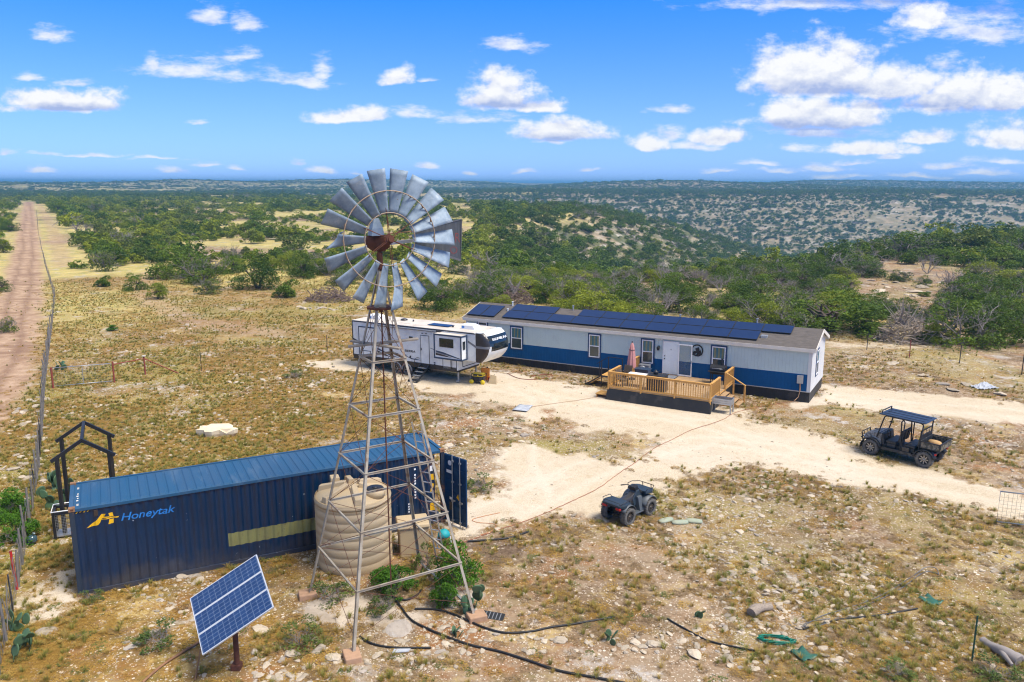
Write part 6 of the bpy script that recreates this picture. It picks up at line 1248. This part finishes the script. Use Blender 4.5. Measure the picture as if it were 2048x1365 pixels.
ok=gN.uniform(0,1,len(x))<pr*1.0; x,y,rk,dr=x[ok],y[ok],rk[ok],dr[ok]; n_=len(x); s_=.03+.036*gN.pareto(2.2,n_).clip(0,5)*(.6+.7*rk); s_*=np.where(dr>.5,.6,1); s_=np.minimum(s_,.26)
print('stones',n_)
scatter('loose_stones','countless pale limestone fragments strewn over the ground',np.stack([x,y,hgt(x,y)+s_*.0],1),np.stack([s_*gN.uniform(.8,1.5,n_),s_*gN.uniform(.8,1.2,n_),s_*gN.uniform(.7,1.2,n_)],1),gN.integers(0,8,n_),RK,tilt=.22)
# grass and low plants
def tuft(seed,n,h,sp,mt,wd=.006):
    g=np.random.default_rng(seed); V=[];Ff=[];T=[]
    for i in range(n):
        a=g.uniform(0,6.28); q=sp*g.uniform(0,.35); b0=np.array([q*math.cos(a),q*math.sin(a),0]); L_=h*g.uniform(.5,1.1); out=g.uniform(.1,.75); p=np.array([-math.sin(a),math.cos(a),0])*wd; d=np.array([math.cos(a),math.sin(a),0])
        m1=b0+d*out*L_*.35+np.array([0,0,L_*.6]); m2=b0+d*out*L_*.95+np.array([0,0,L_*(.95-.35*out)]); o_=len(V); V+=[b0-p,b0+p,m1+p*.8,m1-p*.8,m2+p*.2,m2-p*.2]; Ff+=[(o_,o_+1,o_+2,o_+3),(o_+3,o_+2,o_+4,o_+5)]; T+=[g.uniform(0,1)]*6
    return npmesh('tuft',np.array(V),np.array(Ff),T,mt)
def matplant(seed,mt,n=190,h=.5,sz=.06):
    g=np.random.default_rng(seed); a=g.uniform(0,6.28,n); q=np.sqrt(g.uniform(0,1,n))*.5; P=np.stack([q*np.cos(a),q*np.sin(a),h*g.uniform(.02,1,n)*(1-2.6*q*q*.9).clip(.1,1)],1); V,F_,t=leaves(P,n,sz,g.uniform(0,1,n),g,1.6); return npmesh('mat',V,F_,t,mt)
GV=[tuft(200+i,46,1,.45,'grass_blade',.018) for i in range(3)]+[tuft(210+i,46,1,.45,'green_blade',.018) for i in range(2)]+[matplant(220+i,'mat_leaf') for i in range(3)]+[matplant(230,'weed_leaf',140,.6),matplant(240,'mat_brown')]
x,y=wedge(260000,15.3,120,1.15); ok=clear(x,y,.02); x,y=x[ok],y[ok]; dr,rd,sh,dk,d1=masks(x,y); r=np.hypot(x,y)
gn_=.6*fbm(x-40,y+12,4,1/4.5)+.4*fbm(x+9,y+3,4,1/1.3); left=sst(-2,-14,x); pr=sst(.45,.62,gn_+.10*left+.012)*(1-.997*dr)*(1-.94*rd)*(1-.85*sh)*(1-.75*dk)*(.55+.45*left)+.05*(1-dr)*(1-rd)
ok=gN.uniform(0,1,len(x))<pr*np.clip(40/r,.5,1.); x,y=x[ok],y[ok]; n_=len(x); left=sst(0,-14,x); gg=fbm(x+200,y,4,1/7.)
vi=np.zeros(n_,int); u=gN.uniform(0,1,n_); gm=sst(.48,.64,gg)*(.35+.5*left); vi=np.where(u<.62,5+gN.integers(0,3,n_),np.where(u<.80,gN.integers(0,3,n_),np.where(u<.95,3+gN.integers(0,2,n_),8))); sw=gN.uniform(0,1,n_)<gm; u2=gN.uniform(0,1,n_); vi=np.where((vi>=5)&(vi<8)&(u2>.35+.65*left),9,vi); vi=np.where(sw&(vi>=5)&(u<.35),3+gN.integers(0,2,n_),vi)
hh_=np.where(vi<5,gN.uniform(.08,.24,n_),gN.uniform(.05,.12,n_)); ww_=np.where(vi<5,hh_*1.3,gN.uniform(.22,.6,n_)); hz=hh_
print('grass',n_)
scatter('dry_grass','dry brown and olive grass tufts and mat plants growing between the stones',np.stack([x,y,hgt(x,y)-.01],1),np.stack([ww_,ww_,hz],1),vi,GV,tilt=.08)
# larger rocks, each its own
def bigrock(x,y,s,lab,grp=None,fl=1.,i=0,nm='limestone_rock',rz=None):
    o=bpy.data.objects.new(nm,RKb[i%8]); COL.objects.link(o); o.location=(x,y,gz(x,y)+.12*s*fl); o.scale=(s*1.1,s*.85,s*fl); o.rotation_euler=(rt.uniform(-.15,.15),rt.uniform(-.15,.15),rt.random()*6.28 if rz is None else rz); return tag(o,lab,'rock',grp)
x,y=gp(440,869); b=MB(); g=np.random.default_rng(8); top=[];bot=[]
for j in range(18): t=2*PI*j/18; q=1+.14*g.normal(); top.append((1.15*q*math.cos(t),.62*q*math.sin(t),.30+.05*g.normal())); bot.append((1.0*q*math.cos(t)-.05,.55*q*math.sin(t),-.05))
b.loft([bot,[(p[0]*.98,p[1]*.98,.16) for p in top],top,[(p[0]*.85,p[1]*.8,p[2]+.035) for p in top]],sm=False); mat('pale_slab',(.74,.64,.46),.9,0,(.66,.54,.36),3.,bump=.4,bscale=12); o=tag(b.build('rock_slab','pale_slab'),'big flat cream coloured rock slab lying in the grass behind the container','rock'); o.location=(x,y,0)
SPEC=[((1307,1290),.36,'roundish pale boulder on the low line of stones near the bottom',.9),((585,1310),.42,'big whitish rock at the foot of the front tower leg',.7),((640,1300),.46,'rugged limestone block just left of the front tower leg',.8),((668,1318),.40,'cream block touching the front tower leg',.8),((520,1260),.5,'wide pale flat rock behind the solar post',.45),((690,1232),.7,'broad flat bedrock slab under the tower',.25),((800,1262),.9,'large flat whitish bedrock slab in front of the green bush',.18),((1120,1283),.34,'white rock at the left end of the low line of stones',.8),((1390,1310),.42,'pale angular rock at the right end of the low line of stones',.8),((1480,1065),.4,'flat pale rock alone in brown grass right of the cement bags',.35),((895,895),.8,'grey flat boulder at the open end of the container',.5),((1785,728),.9,'flat grey rock slab by the wire fence right of the home',.3),((1905,780),1.0,'long dark grey slab at the edge of the upper drive',.35),((2000,790),.75,'round topped pale boulder at the right end of the slab heap',.7),((1885,768),.9,'flat cream slab at the left end of the slab heap',.25),((1935,770),.8,'tan flat slab just left of the tarpaulin heap',.25),((1845,752),.7,'grey boulder in the grass above the slab heap',.5),((60,1000),.5,'pale rock on the road bank behind the prickly pears',.6),((45,850),.6,'big rock on the left road bank above the fence bend',.5),((25,940),.5,'pale slab on the left road bank',.4),((755,1312),.3,'pale stone right of the front tower leg',.6),((470,1290),.3,'white flat stone beside the solar post foot',.3),((260,1295),.35,'white stone in the grass left of the solar panels',.4),((95,1265),.5,'grey flat rock near the prickly pear by the fence',.4)]
for i,(q,s_,lab,fl) in enumerate(SPEC): x,y=gp(*q); bigrock(x,y,s_,lab,None,fl,i,rz=None)
zones=[((1180,1290),(300,34),34,.12,.26,'fist to head sized pale stones in the low line of rubble','stones in the low rubble line'),((760,1330),(260,40),22,.10,.22,'pale stones scattered along the bottom of the picture near the tower leg','stones near the front tower leg'),((1700,1230),(560,90),34,.10,.22,'pale stones scattered over the stony ground at the lower right','stones at the lower right'),((560,1330),(120,60),14,.12,.26,'limestone lumps between the solar post and the tower leg','stones by the solar post'),((60,880),(70,170),34,.18,.5,'limestone lumps on the bank between the dirt road and the fence','rocks on the road bank'),((560,760),(320,60),26,.2,.5,'flat greyish rocks bedded in the grass beyond the container','rocks in the field'),((1000,860),(140,60),16,.18,.42,'flat rocks in the grass strip beside the gravel path','rocks beside the gravel path'),((640,615),(90,14),18,.25,.6,'pale rocks round the left brush heap','rocks round the brush heap')]
for (cx0,cy0),(wx,wy),k,s0,s1,lab,grp in zones:
    for i in range(k):
        x,y=gp(cx0+rt.uniform(-1,1)*wx*.5,cy0+rt.uniform(-1,1)*wy*.5)
        if not clear(np.array([x]),np.array([y]),.3)[0]: continue
        bigrock(x,y,rt.uniform(s0,s1),lab,grp,rt.uniform(.45,.9),rt.randrange(8))
for i in range(26):
    x,y,z=gpt(rt.uniform(1715,1900),rt.uniform(545,604)); bigrock(x,y,rt.uniform(.5,1.6),'pale limestone ledges and boulders in the clearing on the hill right of the home','boulders in the hill clearing',rt.uniform(.3,.6),rt.randrange(8))
# shrubs and prickly pears near the tower and fence
gb=[crown('bush_crown',1,1,26+i,4600,.034,'green_bush',300+i,.0,1.15) for i in range(2)]+[crown('weed_crown',1,1,12,700,.045,'weed_leaf',310,.0)]
def bush(px,wm_,h,v,lab,mt=None):
    x,y=gp(*px); o=bpy.data.objects.new('green_bush',None); COL.objects.link(o); o.location=(x,y,gz(x,y)); o.scale=(wm_,wm_,h); o.rotation_euler=(0,0,rt.random()*6); tag(o,lab,'bush')
    c=bpy.data.objects.new('crown',gb[v]); COL.objects.link(c); c.parent=o; t=bpy.data.objects.new('stems',VAR['g0'][0]); COL.objects.link(t); t.parent=o; t.scale=(.7,.7,.7)
bush((785,1186),1.45,1.05,0,'dense bright green bush in front of the water tank'); bush((912,1175),1.35,1.7,1,'taller bright green bush under the right side of the tower'); bush((895,1212),.9,.9,0,'green bush joined to the front of the taller one under the tower'); bush((850,1140),.8,1.0,2,'thin leafy weed against the beige box'); bush((660,1196),1.3,.6,2,'low weedy growth at the foot of the water tank'); bush((770,1225),.95,.75,2,'leggy green weed in front of the dense bright bush'); bush((320,1285),1.2,.6,2,'low olive weed clump left of the solar panels'); bush((600,1290),1.1,.7,2,'weed clump between the solar panels and the tower leg'); bush((180,1200),.7,.3,2,'small green weed at the container corner'); bush((20,1040),1.5,1.3,1,'dark green shrub at the left edge beside the fence'); bush((35,1085),1.3,1.2,0,'round green shrub left of the fence by the red post'); bush((960,975),1.3,.6,2,'grey green low bush beyond the open container door'); bush((1790,1350),1.0,.4,2,'green weed patch at the bottom right'); bush((1990,1352),1.2,.45,2,'dark weed patch below the forked log')
bush((225,662),.9,.55,1,'small dark tuft bush alone in the brown field'); bush((590,755),1.4,.6,2,'row of grey green weeds in the field behind the windmill'); bush((1230,640),1.0,.6,2,'weed behind the roof ridge'); 
def pear(px,n,s_,lab,seed):
    x,y=gp(*px); g=random.Random(seed); o=thing('prickly_pear',lab,'cactus',(x,y,gz(x,y)),g.random()*6); P=[]
    for i in range(n):
        if i<max(3,n//3) : base=Vector((g.uniform(-1,1)*s_*1.6,g.uniform(-1,1)*s_*1.1,0)); d=Vector((g.uniform(-.5,.5),g.uniform(-.5,.5),1)).normalized()
        else:
            p=g.choice(P); base=p[0]+p[1]*p[2]*1.7; d=(p[1]+Vector((g.uniform(-.8,.8),g.uniform(-.8,.8),g.uniform(0,.6)))).normalized()
        r_=s_*g.uniform(.5,.8); P.append((base,d,r_)); nrm=d.cross(Vector((g.uniform(-1,1),g.uniform(-1,1),.2))).normalized(); sdv=d.cross(nrm); c=base+d*r_
        b=MB(); secs=[]
        for f_,k in ((-.05,.75),(-.04,.97),(.04,.97),(.05,.75)): secs.append([tuple(c+nrm*(r_*f_*1.6)+(d*math.cos(t)*1.12+sdv*math.sin(t)*(.86-.1*math.cos(t)))*r_*k) for t in [2*PI*j/14 for j in range(14)]])
        b.loft(secs); b.build('pad','cactus',o)
pear((95,985),12,.30,'tall prickly pear cactus behind the fence near the black crate',1); pear((130,1000),9,.26,'prickly pear cactus touching the black crate',2); pear((110,1015),7,.24,'low prickly pear under the tall one by the crate',3); pear((40,1310),12,.22,'prickly pear cactus at the lower left by the fence',4); pear((55,1255),8,.2,'small prickly pear beside the fence above the larger one',5); pear((940,1222),12,.24,'prickly pear cactus at the right tower footing',6); pear((910,1262),4,.2,'single clump of upright cactus pads by the black pipe',7); pear((1215,1285),6,.14,'tiny prickly pear in the low line of stones',8)
pear((115,742),7,.3,'prickly pear by the fence behind the pipe gate',9); pear((1395,1235),4,.14,'narrow cactus pads in grass above the rubble line',10)
# ------------------------------------------------------------------ air, sky and light
hz=MB(); hz.box(-11000,11000,-9000,11000,-130,27); m=bpy.data.materials.new('haze'); m.use_nodes=True; nt=m.node_tree; nt.nodes.remove(nt.nodes['Principled BSDF']); pv2=nt.nodes.new('ShaderNodeVolumePrincipled'); pv2.inputs['Color'].default_value=(.22,.56,.85,1); pv2.inputs['Density'].default_value=HAZE; pv2.inputs['Anisotropy'].default_value=.2; nt.links.new(pv2.outputs[0],nt.nodes['Material Output'].inputs['Volume']); MATS['haze']=m
tag(hz.build('haze','haze'),kind='stuff')
SD=Vector(SUNDIR).normalized(); el=math.asin(SD.z); az=math.atan2(SD.x,SD.y)
sl_=bpy.data.lights.new('sun','SUN'); sl_.energy=SUNE; sl_.angle=R(SUNA); sl_.color=(1,.915,.80); so=bpy.data.objects.new('sun',sl_); COL.objects.link(so); so.rotation_euler=SD.to_track_quat('Z','Y').to_euler()
w=bpy.data.worlds.new('World'); S.world=w; w.use_nodes=True; nt=w.node_tree; L=nt.links; bg=nt.nodes['Background']
sky=nt.nodes.new('ShaderNodeTexSky'); sky.sky_type='NISHITA'; sky.sun_disc=False; sky.sun_elevation=el; sky.sun_rotation=az; sky.air_density=1.0; sky.dust_density=.3; sky.ozone_density=3.
bg.inputs['Strength'].default_value=SKYS
def N(t,**k):
    n=nt.nodes.new(t)
    for a,b_ in k.items(): setattr(n,a,b_)
    return n
geo=N('ShaderNodeTexCoord'); sep=N('ShaderNodeSeparateXYZ'); L.new(geo.outputs['Generated'],sep.inputs[0])
def wm(op,a,b_=None,c=None,clamp=False):
    n=N('ShaderNodeMath',operation=op,use_clamp=clamp)
    for i,v in enumerate((a,b_,c)):
        if v is None: continue
        if isinstance(v,(int,float)): n.inputs[i].default_value=v
        else: L.new(v,n.inputs[i])
    return n.outputs[0]
ysafe=wm('MAXIMUM',sep.outputs['Y'],.02); U=wm('DIVIDE',sep.outputs['X'],ysafe); Vv=wm('DIVIDE',sep.outputs['Z'],ysafe); uv=N('ShaderNodeCombineXYZ'); L.new(U,uv.inputs[0]); L.new(Vv,uv.inputs[1]); UV=uv.outputs[0]
nz=N('ShaderNodeTexNoise'); nz.inputs['Scale'].default_value=26.; nz.inputs['Detail'].default_value=8.; nz.inputs['Roughness'].default_value=.62; mp=N('ShaderNodeMapping'); mp.inputs['Scale'].default_value=(1,1.5,1); L.new(UV,mp.inputs[0]); L.new(mp.outputs[0],nz.inputs['Vector']); NF=nz.outputs['Fac']
mp2=N('ShaderNodeMapping'); mp2.inputs['Scale'].default_value=(1,1.5,1); mp2.inputs['Location'].default_value=(-.004,.013,0); L.new(UV,mp2.inputs[0]); nz2=N('ShaderNodeTexNoise'); nz2.inputs['Scale'].default_value=26.; nz2.inputs['Detail'].default_value=5.; nz2.inputs['Roughness'].default_value=.6; L.new(mp2.outputs[0],nz2.inputs['Vector'])
def uvof(px,py): d=ray(px,py); return d[0]/d[1],d[2]/d[1]
wn=N('ShaderNodeTexNoise'); wn.inputs['Scale'].default_value=15.; wn.inputs['Detail'].default_value=3.; L.new(UV,wn.inputs['Vector'])
wsub=N('ShaderNodeVectorMath',operation='SUBTRACT'); L.new(wn.outputs['Color'],wsub.inputs[0]); wsub.inputs[1].default_value=(.5,.5,.5)
wmul=N('ShaderNodeVectorMath',operation='MULTIPLY_ADD'); L.new(wsub.outputs[0],wmul.inputs[0]); wmul.inputs[1].default_value=(.055,.022,0); L.new(UV,wmul.inputs[2]); UVW=wmul.outputs[0]
mp3=N('ShaderNodeMapping'); mp3.inputs['Scale'].default_value=(1,3.2,1); mp3.inputs['Rotation'].default_value=(0,0,-.12); L.new(UV,mp3.inputs[0]); nz3=N('ShaderNodeTexNoise'); nz3.inputs['Scale'].default_value=22.; nz3.inputs['Detail'].default_value=8.; nz3.inputs['Roughness'].default_value=.66; L.new(mp3.outputs[0],nz3.inputs['Vector'])
def lumps(lst,uvn=None):
    acc=None; uvn=uvn or UV
    for px,py,w_,h_,wt in lst:
        u,v=uvof(px,py); a=w_/2/CF; b_=h_/CF
        q=N('ShaderNodeVectorMath',operation='MULTIPLY_ADD'); L.new(uvn,q.inputs[0]); q.inputs[1].default_value=(1/a,1/b_,0); q.inputs[2].default_value=(-u/a,-v/b_,0)
        q2=N('ShaderNodeVectorMath',operation='MULTIPLY'); L.new(q.outputs[0],q2.inputs[0]); q2.inputs[1].default_value=(-1,-3.2,0)
        q3=N('ShaderNodeVectorMath',operation='MAXIMUM'); L.new(q.outputs[0],q3.inputs[0]); L.new(q2.outputs[0],q3.inputs[1])
        ln=N('ShaderNodeVectorMath',operation='LENGTH'); L.new(q3.outputs[0],ln.inputs[0])
        f=wm('MULTIPLY_ADD',ln.outputs['Value'],-wt,wt)
        acc=f if acc is None else wm('MAXIMUM',acc,f)
    return acc
# (centre px, base py, width, height, weight)
CL_=[(1640,168,330,105,1.1),(1560,150,170,80,1.),(1680,150,220,85,1.),(1780,180,300,70,1.),(1900,205,280,80,1.),(1990,200,220,72,1.),(2060,205,160,50,1.),(1890,135,70,32,.75),(1620,245,320,62,1.),(1560,235,120,50,1.),(1720,240,130,52,1.),(1640,268,280,26,.65),(2010,285,150,62,.9),(1850,280,150,28,.9),(1740,303,210,32,.9),(1600,300,80,22,.6),(1120,272,250,40,1.),(1300,290,110,34,.95),(1350,275,70,26,.8),(1440,285,150,30,.85),(1390,295,120,18,.6),(1000,202,200,72,1.),(1000,180,130,56,1.),(1075,218,110,30,.9),(950,245,160,22,.75),(690,238,200,30,.95),(830,232,90,20,.6),(800,165,64,38,.85),(850,162,50,8,.5),(130,215,300,46,1.),(60,205,160,36,1.),(390,150,230,40,.75),(300,140,50,36,.7),(600,165,150,30,.75),(640,150,60,44,.75),(470,110,90,24,.6),(95,75,80,30,.7),(55,160,90,14,.6),(150,170,70,18,.65),(420,35,70,36,.45),(490,50,80,30,.4),(1020,100,120,28,.5),(1345,225,70,18,.6),(1900,60,220,60,.8),(1840,45,120,60,.85),(1640,12,420,36,.55),(1980,70,180,60,.7),(1540,15,80,40,.55),(20,305,50,12,.8),(595,330,40,12,.8),(645,345,60,14,.8),(860,335,40,14,.8),(945,348,26,10,.7),(415,330,66,10,.7),(85,342,60,12,.6),(340,345,60,14,.6),(470,338,50,10,.5),(1040,345,50,9,.6),(715,343,40,8,.5),(390,243,40,10,.5),(1110,283,90,12,.5),(1700,330,120,10,.5),(1520,330,110,10,.5),(1560,345,120,10,.5),(1650,340,90,14,.55),(1900,335,130,12,.5),(1780,318,70,14,.5),(2000,325,120,14,.5),(1440,345,70,10,.5),(1960,350,130,14,.5),(1180,342,70,8,.45),(1840,355,160,8,.45),(150,310,180,6,.3),(320,318,140,6,.3),(1680,355,140,8,.4)]
D=lumps([c for c in CL_ if c[4]>=.85],UVW); D2=lumps([(c[0],c[1],c[2]*1.25,c[3]*1.1,1.) for c in CL_ if c[4]<.85],UVW); dens_=wm('ADD',D,wm('MULTIPLY',wm('SUBTRACT',NF,.5),1.6))
mk=N('ShaderNodeMapRange'); mk.interpolation_type='SMOOTHSTEP'; mk.inputs[1].default_value=.02; mk.inputs[2].default_value=.55; L.new(dens_,mk.inputs[0])
fr_=N('ShaderNodeMapRange'); fr_.inputs[1].default_value=.02; fr_.inputs[2].default_value=.06; L.new(sep.outputs['Y'],fr_.inputs[0]); d2=wm('ADD',D2,wm('MULTIPLY',wm('SUBTRACT',nz3.outputs['Fac'],.5),2.6)); mk2=N('ShaderNodeMapRange'); mk2.interpolation_type='SMOOTHSTEP'; mk2.inputs[1].default_value=.05; mk2.inputs[2].default_value=1.05; mk2.inputs[4].default_value=.85; L.new(d2,mk2.inputs[0])
MASK=wm('MULTIPLY',wm('MAXIMUM',mk.outputs[0],mk2.outputs[0]),fr_.outputs[0])
BASE=lumps([(1640,185,320,22,1.),(1820,212,300,20,1.),(1960,222,220,16,1.),(1620,258,300,18,1.),(1650,275,260,18,1.),(1000,212,190,18,1.),(1120,280,220,12,1.),(150,220,300,12,1.),(1700,0,500,30,1.2),(1990,20,200,30,1.2)])
lit=wm('ADD',wm('MULTIPLY',wm('SUBTRACT',NF,nz2.outputs['Fac']),1.9),.92); lit=wm('SUBTRACT',lit,wm('MULTIPLY',wm('MAXIMUM',wm('ADD',BASE,.35),0.),.8),clamp=True)
cc_=N('ShaderNodeMix',data_type='RGBA'); cc_.inputs['A'].default_value=c4(tuple(q*CLB for q in (.40,.50,.80))); cc_.inputs['B'].default_value=c4(tuple(q*CLB for q in (.97,.98,1.0))); L.new(lit,cc_.inputs['Factor'])
bw=N('ShaderNodeRGBToBW'); L.new(sky.outputs[0],bw.inputs[0])
elv=N('ShaderNodeMapRange'); elv.inputs[1].default_value=.0; elv.inputs[2].default_value=.26; L.new(sep.outputs['Z'],elv.inputs[0])
hue=N('ShaderNodeMix',data_type='RGBA'); hue.inputs['A'].default_value=(.26,.42,.74,1); hue.inputs['B'].default_value=(.008,.36,1.40,1); L.new(elv.outputs[0],hue.inputs['Factor'])
tn=N('ShaderNodeMix',data_type='RGBA',blend_type='MULTIPLY'); tn.inputs['Factor'].default_value=1.; L.new(hue.outputs['Result'],tn.inputs['B']); L.new(bw.outputs[0],tn.inputs['A'])
fin=N('ShaderNodeMix',data_type='RGBA'); L.new(MASK,fin.inputs['Factor']); L.new(tn.outputs['Result'],fin.inputs['A']); L.new(cc_.outputs['Result'],fin.inputs['B']); 
on=N('ShaderNodeTexNoise'); on.inputs['Scale'].default_value=2.2; on.inputs['Detail'].default_value=5.; L.new(geo.outputs['Generated'],on.inputs['Vector'])
oz=N('ShaderNodeMapRange'); oz.interpolation_type='SMOOTHSTEP'; oz.inputs[1].default_value=.30; oz.inputs[2].default_value=.58; L.new(sep.outputs['Z'],oz.inputs[0])
onr=N('ShaderNodeMapRange'); onr.inputs[1].default_value=.36; onr.inputs[2].default_value=.54; L.new(on.outputs['Fac'],onr.inputs[0]); om=wm('MULTIPLY',oz.outputs[0],onr.outputs[0])
fo=N('ShaderNodeMix',data_type='RGBA'); fo.inputs['B'].default_value=(CLB*OVER,CLB*OVER,CLB*OVER*1.02,1); L.new(om,fo.inputs['Factor']); L.new(fin.outputs['Result'],fo.inputs['A']); L.new(fo.outputs['Result'],bg.inputs['Color'])
S.view_settings.view_transform='Standard'; S.view_settings.look='None'; S.view_settings.gamma=1; S.view_settings.exposure=EXPO; S.view_settings.use_curve_mapping=False
S.render.engine='CYCLES'; cy=S.cycles; cy.use_denoising=True; cy.pixel_filter_type='BLACKMAN_HARRIS'; cy.filter_width=1.15; cy.denoiser='OPENIMAGEDENOISE'; cy.denoising_input_passes='RGB_ALBEDO_NORMAL'; cy.max_bounces=6; cy.diffuse_bounces=3; cy.glossy_bounces=3; cy.transmission_bounces=4; cy.volume_bounces=0; cy.transparent_max_bounces=8; cy.use_adaptive_sampling=True; cy.adaptive_threshold=.02; cy.caustics_reflective=False; cy.caustics_refractive=False
S.render.use_persistent_data=False; S.render.film_transparent=False
print('trees',len(trees),'scrub',len(scrub))
